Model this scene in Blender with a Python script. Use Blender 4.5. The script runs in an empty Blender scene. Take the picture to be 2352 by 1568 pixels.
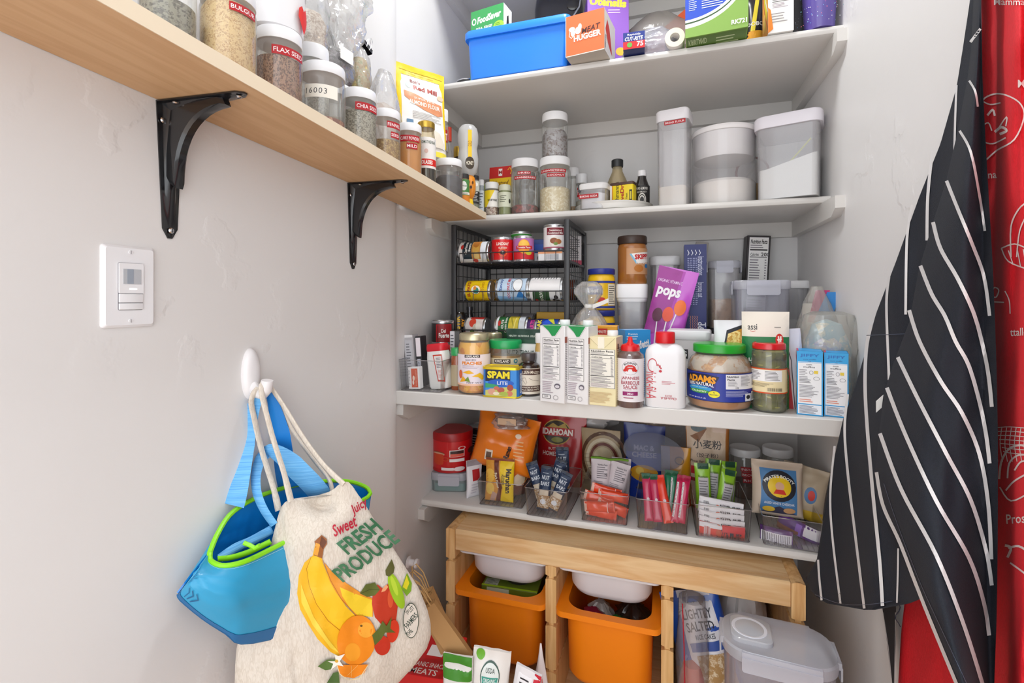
import bpy, math, random
from math import sin, cos, pi, radians as rad, atan2, sqrt
from mathutils import Vector as V, Matrix, noise, Euler
from mathutils.geometry import tessellate_polygon

# ---------------------------------------------------------------- camera, world, lights, exposure
H = 1.19                       # camera height above the floor
F, YAW, CX, CY = 1113.5, .3107, 1176.0, 687.5
sc = bpy.context.scene
cam = bpy.data.cameras.new('camera'); camo = bpy.data.objects.new('camera', cam); sc.collection.objects.link(camo)
cam.sensor_width = 36; cam.lens = 36 * F / 2352; cam.shift_y = -(784 - CY) / 2352; cam.clip_start = .02
camo.location = (0, 0, H); camo.rotation_euler = (pi / 2, 0, YAW); sc.camera = camo
sc.view_settings.view_transform = 'Standard'; sc.view_settings.look = 'None'
sc.view_settings.gamma = 1; sc.view_settings.use_curve_mapping = False
sc.view_settings.exposure = 0.2
w = bpy.data.worlds.new('world'); sc.world = w; w.use_nodes = True
w.node_tree.nodes['Background'].inputs[0].default_value = (.93, .965, 1, 1)
w.node_tree.nodes['Background'].inputs[1].default_value = 1.95      # the bright room behind the doorway
def area(name, loc, rot, sx, sy, power, col):
    l = bpy.data.lights.new(name, 'AREA'); l.shape = 'RECTANGLE'; l.size = sx; l.size_y = sy; l.energy = power; l.color = col
    o = bpy.data.objects.new(name, l); sc.collection.objects.link(o); o.location = loc; o.rotation_euler = rot
    return o
area('ceiling_light', (-.16, 1.16, 2.62), (0, 0, 0), .2, .2, 9.5, (.97, .99, 1))
area('front_fill_light', (-.15, -.75, .95), (pi / 2, 0, 0), 1.3, 1.8, 5, (.96, .98, 1))  # added fill from behind the camera, standing for light through an unseen doorway
sc.cycles.transparent_max_bounces = 32
sc.cycles.max_bounces = 10
sc.cycles.sample_clamp_indirect = 6

# ---------------------------------------------------------------- helpers
def P(px, py, d):                       # world point seen at a pixel, d metres along the view axis
    r = (px - CX) / F * d
    return V((r * cos(YAW) - d * sin(YAW), r * sin(YAW) + d * cos(YAW), H - (py - CY) / F * d))
def dep(p): return p[1] * cos(YAW) - p[0] * sin(YAW)
def ony(px, y, py=CY):
    k = (px - CX) / F; return P(px, py, y / (k * sin(YAW) + cos(YAW)))
def onx(px, x, py=CY):
    k = (px - CX) / F; return P(px, py, x / (k * cos(YAW) - sin(YAW)))
def onz(px, py, z): return P(px, py, F * (H - z) / (py - CY))
def face(p): return atan2(-p[0], p[1])
col = sc.collection
def lin(h):
    h = h.lstrip('#'); c = [int(h[i:i + 2], 16) / 255 for i in (0, 2, 4)]
    return tuple((x / 12.92 if x <= .04045 else ((x + .055) / 1.055) ** 2.4) for x in c) + (1,)
MC = {}
def nm(name):
    m = bpy.data.materials.new(name); m.use_nodes = True; n = m.node_tree.nodes; l = m.node_tree.links
    return m, n, l, n['Principled BSDF']
def M(c, rough=.5, metal=0, coat=0, tr=0, alpha=1, em=0):
    k = (c, rough, metal, coat, tr, alpha, em)
    if k not in MC:
        m, n, l, b = nm('paint_' + c)
        b.inputs['Base Color'].default_value = lin(c); b.inputs['Roughness'].default_value = rough
        b.inputs['Metallic'].default_value = metal; b.inputs['Coat Weight'].default_value = coat
        b.inputs['Coat Roughness'].default_value = .08; b.inputs['Alpha'].default_value = alpha
        if em: b.inputs['Emission Color'].default_value = lin(c); b.inputs['Emission Strength'].default_value = em
        MC[k] = m
    return MC[k]
def nz(n, l, kind='ShaderNodeTexNoise', scale=5, detail=4, stretch=None, rotz=0, co='Object'):
    t = n.new(kind); t.inputs['Scale'].default_value = scale
    if 'Detail' in t.inputs: t.inputs['Detail'].default_value = detail
    tc = n.new('ShaderNodeTexCoord'); mp = n.new('ShaderNodeMapping')
    if stretch: mp.inputs['Scale'].default_value = stretch
    mp.inputs['Rotation'].default_value = (0, 0, rotz)
    l.new(tc.outputs[co], mp.inputs[0]); l.new(mp.outputs[0], t.inputs['Vector'])
    return t
def ramp(n, l, src, stops):
    r = n.new('ShaderNodeValToRGB'); e = r.color_ramp.elements
    while len(e) < len(stops): e.new(.5)
    for i, (p, c) in enumerate(stops): e[i].position = p; e[i].color = lin(c)
    l.new(src, r.inputs[0]); return r
def bump(n, l, b, src, strength=.3, dist=.002):
    u = n.new('ShaderNodeBump'); u.inputs['Strength'].default_value = strength; u.inputs['Distance'].default_value = dist
    l.new(src, u.inputs['Height']); l.new(u.outputs[0], b.inputs['Normal'])
def wallmat():
    m, n, l, b = nm('painted_drywall')
    t = nz(n, l, scale=1.6, detail=6); r = ramp(n, l, t.outputs[0], [(.35, 'e0dedd'), (.7, 'e4e2e1')])
    l.new(r.outputs[0], b.inputs['Base Color']); b.inputs['Roughness'].default_value = .42; b.inputs['Specular IOR Level'].default_value = .35
    a = nz(n, l, scale=9, detail=5); c = ramp(n, l, a.outputs[0], [(.56, '000000'), (.6, 'ffffff')])
    a2 = nz(n, l, scale=2.3, detail=3); mx = n.new('ShaderNodeMath'); mx.operation = 'MULTIPLY'
    c2 = ramp(n, l, a2.outputs[0], [(.5, '000000'), (.62, 'ffffff')])
    l.new(c.outputs[0], mx.inputs[0]); l.new(c2.outputs[0], mx.inputs[1])
    f = nz(n, l, scale=160, detail=2); ad = n.new('ShaderNodeMath'); ad.operation = 'MULTIPLY_ADD'
    l.new(f.outputs[0], ad.inputs[0]); ad.inputs[1].default_value = .12; l.new(mx.outputs[0], ad.inputs[2])
    bump(n, l, b, ad.outputs[0], .35, .0022); return m
def woodmat(name, stops, stretch, sc_=3, rough=.45, bs=.1):
    m, n, l, b = nm(name)
    d = nz(n, l, scale=sc_, detail=8, stretch=stretch)
    wv = n.new('ShaderNodeMath'); wv.operation = 'MULTIPLY'; wv.inputs[1].default_value = 6
    l.new(d.outputs[0], wv.inputs[0]); fr = n.new('ShaderNodeMath'); fr.operation = 'PINGPONG'; fr.inputs[1].default_value = 1
    l.new(wv.outputs[0], fr.inputs[0])
    r = ramp(n, l, fr.outputs[0], stops); l.new(r.outputs[0], b.inputs['Base Color'])
    b.inputs['Roughness'].default_value = rough; bump(n, l, b, fr.outputs[0], bs, .0006); return m
def speck(cs, scale=220, rough=.6, b_=.6, stretch=None):
    k = ('speck', tuple(cs), scale, stretch)
    if k not in MC:
        m, n, l, b = nm('grains_' + cs[0]); t = nz(n, l, 'ShaderNodeTexVoronoi', scale, stretch=stretch)
        s = n.new('ShaderNodeSeparateColor'); l.new(t.outputs['Color'], s.inputs[0])
        r = ramp(n, l, s.outputs[0], [(i / max(1, len(cs) - 1), c) for i, c in enumerate(cs)])
        l.new(r.outputs[0], b.inputs['Base Color']); b.inputs['Roughness'].default_value = rough
        bump(n, l, b, t.outputs['Distance'], -b_, .002); MC[k] = m
    return MC[k]
def clear(tint='ffffff', haze=.06, gloss=.09, hz='e8ecee', wr=0, ref=.05):
    """clear glass or plastic film: straight-through transparency, a little haze and a mirror coat"""
    k = ('clear', tint, haze, gloss, hz, wr, ref)
    if k not in MC:
        m = bpy.data.materials.new('clear_' + tint); m.use_nodes = True; n = m.node_tree.nodes; l = m.node_tree.links; n.clear()
        o = n.new('ShaderNodeOutputMaterial'); t = n.new('ShaderNodeBsdfTransparent'); t.inputs[0].default_value = lin(tint)
        d = n.new('ShaderNodeBsdfDiffuse'); d.inputs[0].default_value = lin(hz)
        g = n.new('ShaderNodeBsdfGlossy'); g.inputs['Roughness'].default_value = gloss
        a = n.new('ShaderNodeMixShader'); a.inputs[0].default_value = haze; l.new(t.outputs[0], a.inputs[1]); l.new(d.outputs[0], a.inputs[2])
        fr = n.new('ShaderNodeLayerWeight'); fr.inputs[0].default_value = .28
        mu = n.new('ShaderNodeMath'); mu.operation = 'MULTIPLY_ADD'; mu.inputs[1].default_value = .55; mu.inputs[2].default_value = ref
        l.new(fr.outputs['Fresnel'], mu.inputs[0])
        x = n.new('ShaderNodeMixShader'); l.new(mu.outputs[0], x.inputs[0]); l.new(a.outputs[0], x.inputs[1]); l.new(g.outputs[0], x.inputs[2])
        l.new(x.outputs[0], o.inputs[0])
        if wr:
            q = nz(n, l, scale=wr, detail=3); u = n.new('ShaderNodeBump'); u.inputs['Strength'].default_value = .8; u.inputs['Distance'].default_value = .006
            l.new(q.outputs[0], u.inputs['Height']); l.new(u.outputs[0], g.inputs['Normal']); l.new(u.outputs[0], d.inputs['Normal'])
        MC[k] = m
    return MC[k]

TX = {}
def glyphs(s, shear=0, bold=0, space=1.0):
    k = (s, shear, bold, space)
    if k not in TX:
        c = bpy.data.curves.new('lettering', 'FONT'); c.body = s; c.resolution_u = 2; c.fill_mode = 'FRONT'; c.shear = shear; c.offset = bold
        c.space_character = space; c.dimensions = '2D'
        o = bpy.data.objects.new('lettering', c); me = bpy.data.meshes.new_from_object(o)
        vs = [(v.co.x, v.co.y) for v in me.vertices]; fs = [tuple(p.vertices) for p in me.polygons]
        bpy.data.objects.remove(o); bpy.data.curves.remove(c); bpy.data.meshes.remove(me)
        x0 = min(v[0] for v in vs); x1 = max(v[0] for v in vs); y0 = min(v[1] for v in vs); y1 = max(v[1] for v in vs)
        TX[k] = ([(v[0] - (x0 + x1) / 2, v[1] - (y0 + y1) / 2) for v in vs], fs, x1 - x0, y1 - y0)
    return TX[k]

class G:
    def __init__(s): s.v = []; s.f = []; s.m = []; s.mats = []
    def add(s, vs, fs, mat, T=None):
        if mat not in s.mats: s.mats.append(mat)
        i = s.mats.index(mat); b = len(s.v)
        s.v += [tuple(T @ V(p)) for p in vs] if T else [tuple(p) for p in vs]
        for f in fs: s.f.append(tuple(b + j for j in f)); s.m.append(i)
        return s
    def loft(s, rings, mat, cap=(1, 1), T=None, closed=True):
        n = len(rings[0]); vs = [p for r in rings for p in r]; fs = []
        for i in range(len(rings) - 1):
            for j in range(n if closed else n - 1):
                a, b = i * n + j, i * n + (j + 1) % n; fs.append((a, b, b + n, a + n))
        if cap[0]: fs.append(tuple(range(n - 1, -1, -1)))
        if cap[1]: fs.append(tuple(range((len(rings) - 1) * n, len(rings) * n)))
        return s.add(vs, fs, mat, T)
    def lathe(s, prof, mat, n=32, cap=(1, 1), T=None, sx=1, sy=1):
        return s.loft([[(r * cos(2 * pi * j / n) * sx, r * sin(2 * pi * j / n) * sy, z) for j in range(n)] for r, z in prof], mat, cap, T)
    def box(s, x0, x1, y0, y1, z0, z1, mat, T=None, b=0):
        if b: return s.rbox(x1 - x0, y1 - y0, z1 - z0, b * 1.01, mat, T=(T or Matrix()) @ Matrix.Translation(((x0 + x1) / 2, (y0 + y1) / 2, z0)), e=b, k=2)
        vs = [(x, y, z) for z in (z0, z1) for y in (y0, y1) for x in (x0, x1)]
        return s.add(vs, [(0, 2, 3, 1), (4, 5, 7, 6), (0, 1, 5, 4), (2, 6, 7, 3), (0, 4, 6, 2), (1, 3, 7, 5)], mat, T)
    def rbox(s, w, d, h, r, mat, T=None, e=.001, k=4, taper=0, cap=(1, 1)):
        rs = [rr(w - 2 * e, d - 2 * e, max(r - e, 1e-4), k, 0), rr(w, d, r, k, e), rr(w + taper * 2, d + taper * 2, r, k, h - e), rr(w + taper * 2 - 2 * e, d + taper * 2 - 2 * e, max(r - e, 1e-4), k, h)]
        return s.loft(rs, mat, cap, T)
    def tube(s, pts, r, mat, n=8, T=None, sy=1, closed=False):
        pts = [V(p) for p in pts]; rings = []; up = V((0, 0, 1)); m = len(pts)
        for i, p in enumerate(pts):
            t = (pts[(i + 1) % m if closed else min(i + 1, m - 1)] - pts[(i - 1) % m if closed else max(i - 1, 0)]).normalized()
            if abs(t.dot(up)) > .95: up = V((1, 0, 0)) if abs(t.x) < .9 else V((0, 1, 0))
            a = t.cross(up).normalized(); up = a.cross(t).normalized()
            q = r[i] if isinstance(r, (list, tuple)) else r
            rings.append([tuple(p + a * cos(2 * pi * j / n) * q + up * sin(2 * pi * j / n) * q * sy) for j in range(n)])
        if closed: rings.append(rings[0])
        return s.loft(rings, mat, (not closed, not closed), T)
    def sheet(s, fn, nu, nv, mat, th=0, T=None, mat2=None):
        """a cloth or film: fn(u,v)->point, with a real back face th behind it"""
        g = [[V(fn(i / nu, j / nv)) for i in range(nu + 1)] for j in range(nv + 1)]; W = nu + 1
        vs = [p for r in g for p in r]
        fs = [(j * W + i, j * W + i + 1, (j + 1) * W + i + 1, (j + 1) * W + i) for j in range(nv) for i in range(nu)]
        if not th: return s.add(vs, fs, mat, T)
        bk = []
        for j in range(nv + 1):
            for i in range(nu + 1):
                a = g[j][min(i + 1, nu)] - g[j][max(i - 1, 0)]; b = g[min(j + 1, nv)][i] - g[max(j - 1, 0)][i]
                nn = a.cross(b); bk.append(g[j][i] - (nn.normalized() if nn.length > 1e-12 else V((0, -1, 0))) * th)
        N = len(vs); s.add(vs, fs, mat, T); s.add(bk, [tuple(reversed(f)) for f in fs], mat2 or mat, T)
        rim = [i for i in range(W)] + [j * W + nu for j in range(1, nv + 1)] + [nv * W + i for i in range(nu - 1, -1, -1)] + [j * W for j in range(nv - 1, 0, -1)]
        m = len(rim); return s.add([vs[i] for i in rim] + [bk[i] for i in rim], [(k, m + k, m + (k + 1) % m, (k + 1) % m) for k in range(m)], mat, T)
    def canvas(s, S, w, h, items, maxd=None, T=None, off=.0003, step=.00012):
        """printed graphics on a surface S(u,v,off); items are laid out in 0..1 x 0..1"""
        for it in items:
            k = it[0]; mat = it[-1] if not isinstance(it[-1], dict) else it[-2]
            if isinstance(mat, str): mat = M(mat, .45)
            if k == 'r': _, x0, y0, x1, y1 = it[:5]; vs = [(x0, y0), (x1, y0), (x1, y1), (x0, y1)]; fs = [(0, 1, 2), (0, 2, 3)]
            elif k == 'e':
                _, cx, cy, rx, ry = it[:5]; n = 24; vs = [(cx, cy)] + [(cx + rx * cos(2 * pi * i / n), cy + ry * sin(2 * pi * i / n)) for i in range(n)]
                fs = [(0, i + 1, (i + 1) % n + 1) for i in range(n)]
            elif k == 'o':
                _, cx, cy, rx, ry, q = it[:6]; n = 28; vs = [(cx + rx * f * cos(2 * pi * i / n), cy + ry * f * sin(2 * pi * i / n)) for f in (1, q) for i in range(n)]
                fs = [t for i in range(n) for t in ((i, (i + 1) % n, n + (i + 1) % n), (i, n + (i + 1) % n, n + i))]
            elif k == 'p':
                vs = list(it[1]); fs = [tuple(t) for t in tessellate_polygon([[V((x, y, 0)) for x, y in vs]])]
            elif k == 's':       # stroke along points, width in metres
                pts = it[1]; wd = it[2]; vs = []; fs = []
                for i, (x, y) in enumerate(pts):
                    a = pts[max(i - 1, 0)]; b = pts[min(i + 1, len(pts) - 1)]; tx, ty = (b[0] - a[0]) * w, (b[1] - a[1]) * h; L = sqrt(tx * tx + ty * ty) or 1
                    vs += [(x - ty / L * wd / 2 / w, y + tx / L * wd / 2 / h), (x + ty / L * wd / 2 / w, y - tx / L * wd / 2 / h)]
                for i in range(len(pts) - 1): fs += [(2 * i, 2 * i + 1, 2 * i + 3), (2 * i, 2 * i + 3, 2 * i + 2)]
            elif k == 'l':
                _, x0, y0, x1, y1, n = it[:6]; rnd = random.Random(int(x0 * 999 + y0 * 777 + n)); vs = []; fs = []; dy = (y1 - y0) / n
                for i in range(n):
                    y = y0 + i * dy; e = x0 + (x1 - x0) * rnd.uniform(.6, 1); b = len(vs); vs += [(x0, y + dy * .3), (e, y + dy * .3), (e, y + dy * .65), (x0, y + dy * .65)]; fs += [(b, b + 1, b + 2), (b, b + 2, b + 3)]
            elif k == 't':       # ('t', text, cx, cy, height, mat, {w: max width, rot, shear, bold, arc, mir})
                _, tx, cx, cy, hh = it[:5]; o = it[-1] if isinstance(it[-1], dict) else {}
                gv, fs, tw, th = glyphs(tx, o.get('shear', 0), o.get('bold', .012), o.get('sp', 1.0)); kk = hh * h / (o.get('cap') or th); kx = kk
                if 'w' in o: kx = o['w'] * w / tw
                an = rad(o.get('rot', 0)); R = o.get('arc'); vs = []
                for x, y in gv:
                    x *= kx; y *= kk
                    if R: a = x / (R * w); x, y = (R * w + y) * sin(a), (R * w + y) * cos(a) - R * w
                    vs.append((cx + (x * cos(an) - y * sin(an)) / w, cy + (x * sin(an) + y * cos(an)) / h))
            if maxd:
                out = []; st = list(fs); mx, my = maxd / w, maxd / h
                while st:
                    f = st.pop()
                    if len(f) > 3: st += [(f[0], f[i], f[i + 1]) for i in range(1, len(f) - 1)]; continue
                    E = [(max(abs(vs[f[i]][0] - vs[f[(i + 1) % 3]][0]) / mx, abs(vs[f[i]][1] - vs[f[(i + 1) % 3]][1]) / my), i) for i in range(3)]
                    L, i = max(E)
                    if L > 1 and len(out) < 6000:
                        a, b, c = f[i], f[(i + 1) % 3], f[(i + 2) % 3]; vs.append(((vs[a][0] + vs[b][0]) / 2, (vs[a][1] + vs[b][1]) / 2)); q = len(vs) - 1; st += [(a, q, c), (q, b, c)]
                    else: out.append(f)
                fs = out
            s.add([S(x, y, off) for x, y in vs], fs, mat, T); off += step
        return s
    def build(s, name, parent=None, T=None, sharp=38, smooth=True):
        me = bpy.data.meshes.new(name); me.from_pydata(s.v, [], s.f)
        for m in s.mats: me.materials.append(m)
        me.polygons.foreach_set('material_index', s.m); me.update()
        if smooth:
            me.polygons.foreach_set('use_smooth', [True] * len(s.f)); me.set_sharp_from_angle(angle=rad(sharp))
        o = bpy.data.objects.new(name, me); col.objects.link(o)
        if parent: o.parent = parent
        if T: o.matrix_local = T
        return o
def rr(w, d, r, k, z):
    r = min(r, w / 2 - 1e-5, d / 2 - 1e-5); o = []
    for cx, cy, a in ((w / 2 - r, d / 2 - r, 0), (-w / 2 + r, d / 2 - r, 90), (-w / 2 + r, -d / 2 + r, 180), (w / 2 - r, -d / 2 + r, 270)):
        for i in range(k + 1): t = rad(a + 90 * i / k); o.append((cx + r * cos(t), cy + r * sin(t), z))
    return o
def tag(o, label, cat, group=None, kind=None):
    if label: o['label'] = label
    if cat: o['category'] = cat
    if group: o['group'] = group
    if kind: o['kind'] = kind
    return o
def thing(name, label, cat, loc=(0, 0, 0), rz=0, group=None, rx=0, ry=0):
    o = bpy.data.objects.new(name, None); o.empty_display_size = .02; col.objects.link(o); o.location = loc; o.rotation_euler = (rx, ry, rz)
    return tag(o, label, cat, group)
def struct(name, g): return tag(g.build(name), None, None, None, 'structure')
def cylS(r, arc, z0, h, rot=0):         # wrap a canvas round a cylinder of radius r (number or function of z); rot turns it about z
    def S(u, v, o):
        a = (u - .5) * arc + rot; z = z0 + v * h; q = (r(z) if callable(r) else r) + o
        return (q * sin(a), -q * cos(a), z)
    return S
def flatS(x0, x1, z0, z1, y): return lambda u, v, o: (x0 + (x1 - x0) * u, y - o, z0 + (z1 - z0) * v)
def sideS(y0, y1, z0, z1, x, sg=-1): return lambda u, v, o: (x + sg * o, y0 + (y1 - y0) * u, z0 + (z1 - z0) * v)
def T3(loc=(0, 0, 0), rx=0, ry=0, rz=0): return Matrix.Translation(loc) @ Euler((rx, ry, rz)).to_matrix().to_4x4()

# ---------------------------------------------------------------- materials of the room
WALL = wallmat(); WHITE = M('d6d3cf', .38); WPL = M('f2f2f2', .3, coat=.3)
PINE = woodmat('pine', [(0, 'e0b884'), (.5, 'eac796'), (1, 'dcae78')], (.9, 9, 9), 2.2)
PINEV = woodmat('pine_upright', [(0, 'd8aa6e'), (.5, 'e8be84'), (1, 'd09c60')], (9, 9, .9), 2.2)
BOARD = woodmat('shelf_board', [(0, 'd2aa7e'), (.5, 'd6af84'), (1, 'cda479')], (14, 1, 14), 2, .6, .03)
BEDGE = M('ead9be', .55)
BLK = M('17171a', .25, coat=.4); CHR = M('d8d8dc', .22, metal=1)
RED = M('c9151f', .35); GOLD = M('c9a548', .28, metal=.85)
XL, XR, YB = -.742, .42, 1.865
S1, S2, S3, S4 = H + .691, H + .282, H - .2606, H - .630
SF = {1: 1.408, 2: 1.511, 3: 1.215, 4: 1.372}
# ---------------------------------------------------------------- room
g = G(); g.box(-.90, -.73, -.3, 1.17, 0, 2.64, WALL)
n = 6; ring = [(-.742 + .012 * cos(a * pi / 2 / n), 1.17 + .05 * sin(a * pi / 2 / n)) for a in range(n + 1)]
pr = [(-.9, 1.17)] + ring + [(-.742, 1.9), (-.9, 1.9)]
g.loft([[(x, y, 0) for x, y in pr], [(x, y, 2.64) for x, y in pr]], WALL)
struct('wall_left', g)
struct('wall_right', G().box(XR, XR + .15, -.3, YB + .15, 0, 2.64, WALL))
struct('wall_back', G().box(XL - .1, XR + .1, YB, YB + .12, 0, 2.64, WALL))
struct('ceiling', G().box(-.9, XR + .15, -.3, YB + .12, 2.64, 2.72, M('e8e6e2', .6)))
FLOOR = woodmat('floor_planks', [(0, 'b9906a'), (.5, 'caa27c'), (1, 'a9825e')], (8, .8, 8), 2.5, .4)
struct('floor', G().box(-.9, XR + .15, -2.5, YB + .12, -.08, 0, FLOOR))
struct('baseboard_left', G().box(-.73, -.718, -.3, 1.16, 0, .1, WHITE))
struct('baseboard_right', G().box(XR - .012, XR, -.3, YB, 0, .1, WHITE))
# white built-in shelves, each with its cleats
def shelf(yf, ztop, th, label, left=True):
    t = thing('wall_shelf', label, 'shelf', (0, 0, ztop), 0, 'white painted pantry shelves')
    e = th * .42; g = G(); sec = [(YB, 0), (YB, -th), (yf + e, -th), (yf + e * .3, -th + e * .3), (yf, -th + e), (yf, -e), (yf + e * .3, -e * .3), (yf + e, 0)]
    if th > .03: e = .002; sec = [(YB, 0), (YB, -th), (yf + e, -th), (yf, -th + e), (yf, -e), (yf + e, 0)]
    g.loft([[(XL, y, z) for y, z in sec], [(XR, y, z) for y, z in sec]], WHITE); g.build('shelf_board', t)
    hc = .05; c = .022
    for sx, name in ((1, 'side_cleat'), (-1, 'side_cleat')):
        x0, x1 = (XL, XL + c) if sx > 0 else (XR - c, XR)
        f = (1.385 if yf > 1.3 else 1.22) if th < .03 else yf + .01
        if yf > 1.5: f = 1.40
        if yf < 1.4 and th < .03: f = 1.352
        sec = [(YB - c, 0), (YB - c, -hc), (f + .03, -hc), (f, -hc + .018), (f, -.001), (f + .006, 0)]
        G().loft([[(x0, y, z - th) for y, z in sec], [(x1, y, z - th) for y, z in sec]], WHITE).build(name, t)
    G().box(XL, XR, YB - c, YB, -th - hc, -th, WHITE).build('back_cleat', t)
    return t
shelf(1.40, H + 1.12, .022, 'white wall shelf highest up the pantry wall, above the blue bin')
shelf(SF[1], S1, .022, 'white wall shelf carrying the blue bin and green wrap box')
shelf(SF[2], S2, .021, 'white wall shelf carrying glass jars and tall flour containers')
shelf(SF[3], S3, .038, 'deep white shelf with thick front edge, carrying sauces and the can rack')
shelf(SF[4], S4, .024, 'lowest white wall shelf, lined with clear snack bins')
# wooden shelf along the left wall, sloping very slightly to the back
SL = .043
def bz(y): return H + .3055 - SL * (y - .4)          # underside height
TB = .021
def btop(y): return bz(y) + TB
t = thing('wooden_shelf', 'long narrow light wood shelf on black brackets along left wall', 'shelf', (-.73, .4, bz(.4)), 0, rx=-math.atan(SL))
g = G(); g.box(.001, .17, -.7, 1.068, 0, TB, BOARD); g.build('board', t)
g = G(); g.box(.17, .1715, -.7, 1.068, 0, TB, BEDGE); g.build('front_edging', t)
def bracket(y, label):
    y0 = y; t = thing('shelf_bracket', label, 'bracket', (-.73, y0, bz(y0) - .0005), 0, 'black shelf brackets')
    def arm(L, w0, w1, up):     # pressed steel leg: flat flange with a raised domed rib
        g = G(); n = 14
        def pt(s, q, o):
            return (o, q, -s) if not up else (s, q, -o)
        rows = []
        for i in range(n + 1):
            s = L * i / n; f = i / n; hw = (w0 * (1 - f) + w1 * f) / 2 if f < .93 else (w0 * (1 - f) + w1 * f) / 2 * sqrt(max(0, 1 - ((f - .93) / .072) ** 2)) + .0008
            hi = .0022 + .019 * (1 - f) ** 1.3 if f < .92 else .0022
            prof = [(-1, 0), (-1, .002), (-.62, .0024), (-.42, hi * .8), (-.2, hi), (.2, hi), (.42, hi * .8), (.62, .0024), (1, .002), (1, 0)]
            rows.append([pt(s, q * hw, o) for q, o in prof])
        return g.loft(rows, BLK)
    arm(.205, .042, .022, False).build('wall_leg', t); arm(.15, .042, .018, True).build('shelf_leg', t)
    g = G(); k = 8; rows = []
    for i in range(k + 1):
        a = i / k * pi / 2; rows.append([(.03 * (1 - sin(a)) * .0 + .002 + .030 * (1 - sin(a)), q * .021, -.002 - .030 * (1 - cos(a))) for q in (-1, -.5, 0, .5, 1)])
    bz2 = lambda t: ((1 - t) ** 2 * .019 + 2 * t * (1 - t) * .022 + t * t * .115, -((1 - t) ** 2 * .13 + 2 * t * (1 - t) * .018 + t * t * .0145)); web = [(.004, -.004), (.004, -.12)] + [bz2(i / 12) for i in range(13)] + [(.11, -.004)]
    g = G(); wd = .009
    g.loft([[(x * k_ + .002, q_, z * k_) for x, z in web] for q_, k_ in ((-wd, .93), (-wd * .6, 1), (wd * .6, 1), (wd, .93))], BLK); g.build('corner_web', t)
    for (x, z, up) in ((.004, -.028, 0), (.0035, -.193, 0), (.03, -.004, 1), (.138, -.0035, 1)):
        g = G(); q = 0 if z < -.1 or x > .1 else .013
        T = T3((x, -q, z), ry=pi / 2) if not up else T3((x, -q, z), rx=pi)
        g.lathe([(.0042, 0), (.0045, .001), (.003, .0026), (.0004, .003)], CHR, 12, T=T)
        g.box(-.003, .003, -.0005, .0005, .0026, .0034, BLK, T); g.build('screw', t)
bracket(.549, 'black metal shelf bracket nearest the light switch'); bracket(1.005, 'black metal shelf bracket further back, above the hanging tote')
# switch
def facewall(px, py): return onx(px, -.73, py)
p = facewall(293, 658); t = thing('light_switch', 'white occupancy sensor light switch on left wall', 'light switch', (-.73, p.y, p.z), pi / 2)
SW = M('ededf0', .3, coat=.2)
G().loft([rr(.071, .115, .004, 4, 0), rr(.071, .115, .004, 4, .002), rr(.064, .108, .004, 4, .006)], SW, (1, 1), T3(rx=pi / 2)).build('cover_plate', t)
GR = M('8d8d92', .5)
g = G(); g.loft([rr(.0335, .0665, .002, 3, .0061), rr(.0335, .0665, .002, 3, .0064)], GR, (1, 1), T3(rx=pi / 2)); g.build('gap', t)
g = G(); g.loft([rr(.0325, .0425, .0015, 3, .006), rr(.0325, .0425, .0015, 3, .0085)], SW, (1, 1), T3((0, 0, .0115), rx=pi / 2)); o = g.build('sensor_body', t)
g = G(); g.box(-.0115, .0125, -.0092, -.006, .0035, .0245, M('b9bcc2', .2, coat=.5)); g.box(-.0065, .002, -.0094, -.009, .0038, .0242, M('9aa3b0', .2)); g.build('sensor_lens', o)
G().box(-.003, .007, -.0089, -.008, -.0045, -.0025, M('ffffff', .3, em=.8)).build('indicator', o)
G().box(-.016, .016, -.0085, -.006, -.0225, -.0105, SW, b=.0006).build('button', t)
G().box(-.016, .016, -.0082, -.006, -.0325, -.0237, SW, b=.0006).build('button', t)
for z in (.0485, -.0485): g = G(); g.lathe([(.0028, 0), (.0026, .001)], SW, 14, T=T3((0, -.006, z), rx=pi / 2)); g.box(-.0004, .0004, -.0073, -.0069, z - .0024, z + .0024, GR); g.build('screw', t)
p = onx(428, -.73, 283)
tag(G().lathe([(.016, 0), (.0155, .002), (.004, .0028), (.004, .0034), (.0005, .0036)], clear(haze=.12), 20, T=Matrix.Translation((-.73, p.y, p.z)) @ Euler((0, pi / 2, 0)).to_matrix().to_4x4()).build('clear_wall_anchor'), 'small clear plastic disc on wall just behind the first bracket', 'disc')
# ---------------------------------------------------------------- product builders
GLASS = clear('fefffe', .10, .05, 'f2efe8'); PLAST = clear('fcfcfc', .17, .10, 'f4f2f6', ref=.03); MILKY = clear('eeeef4', .42, .25, 'e9e9f2', ref=.03); FILM = clear('fcfcfc', .2, .12, 'f4f4f4', wr=42, ref=.10)
LID = M('efeff1', .35, coat=.15)
def csize(pl, pr, pt, d, zb):           # radius and height of an upright round thing centred d away
    k = ((pl + pr) / 2 - CX) / F; r = (pr - pl) / 2 * d / F / sqrt(1 + k * k)
    dd = d - r * .8 if pt < CY else d + r * .8
    return r, H - (pt - CY) / F * dd - zb
def cyl(pl, pr, pb, pt, zb):            # its base front touches the shelf zb at pixel row pb
    pc = (pl + pr) / 2; k = (pc - CX) / F; df = F * (H - zb) / (pb - CY); q = (pr - pl) / 2 / F / sqrt(1 + k * k); d = df / (1 - q)
    p = P(pc, CY, d); p.z = zb; r, h = csize(pl, pr, pt, d, zb); return p, r, h
def cyd(pl, pr, pt, d, zb):
    p = P((pl + pr) / 2, CY, d); p.z = zb; r, h = csize(pl, pr, pt, d, zb); return p, r, h
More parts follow.
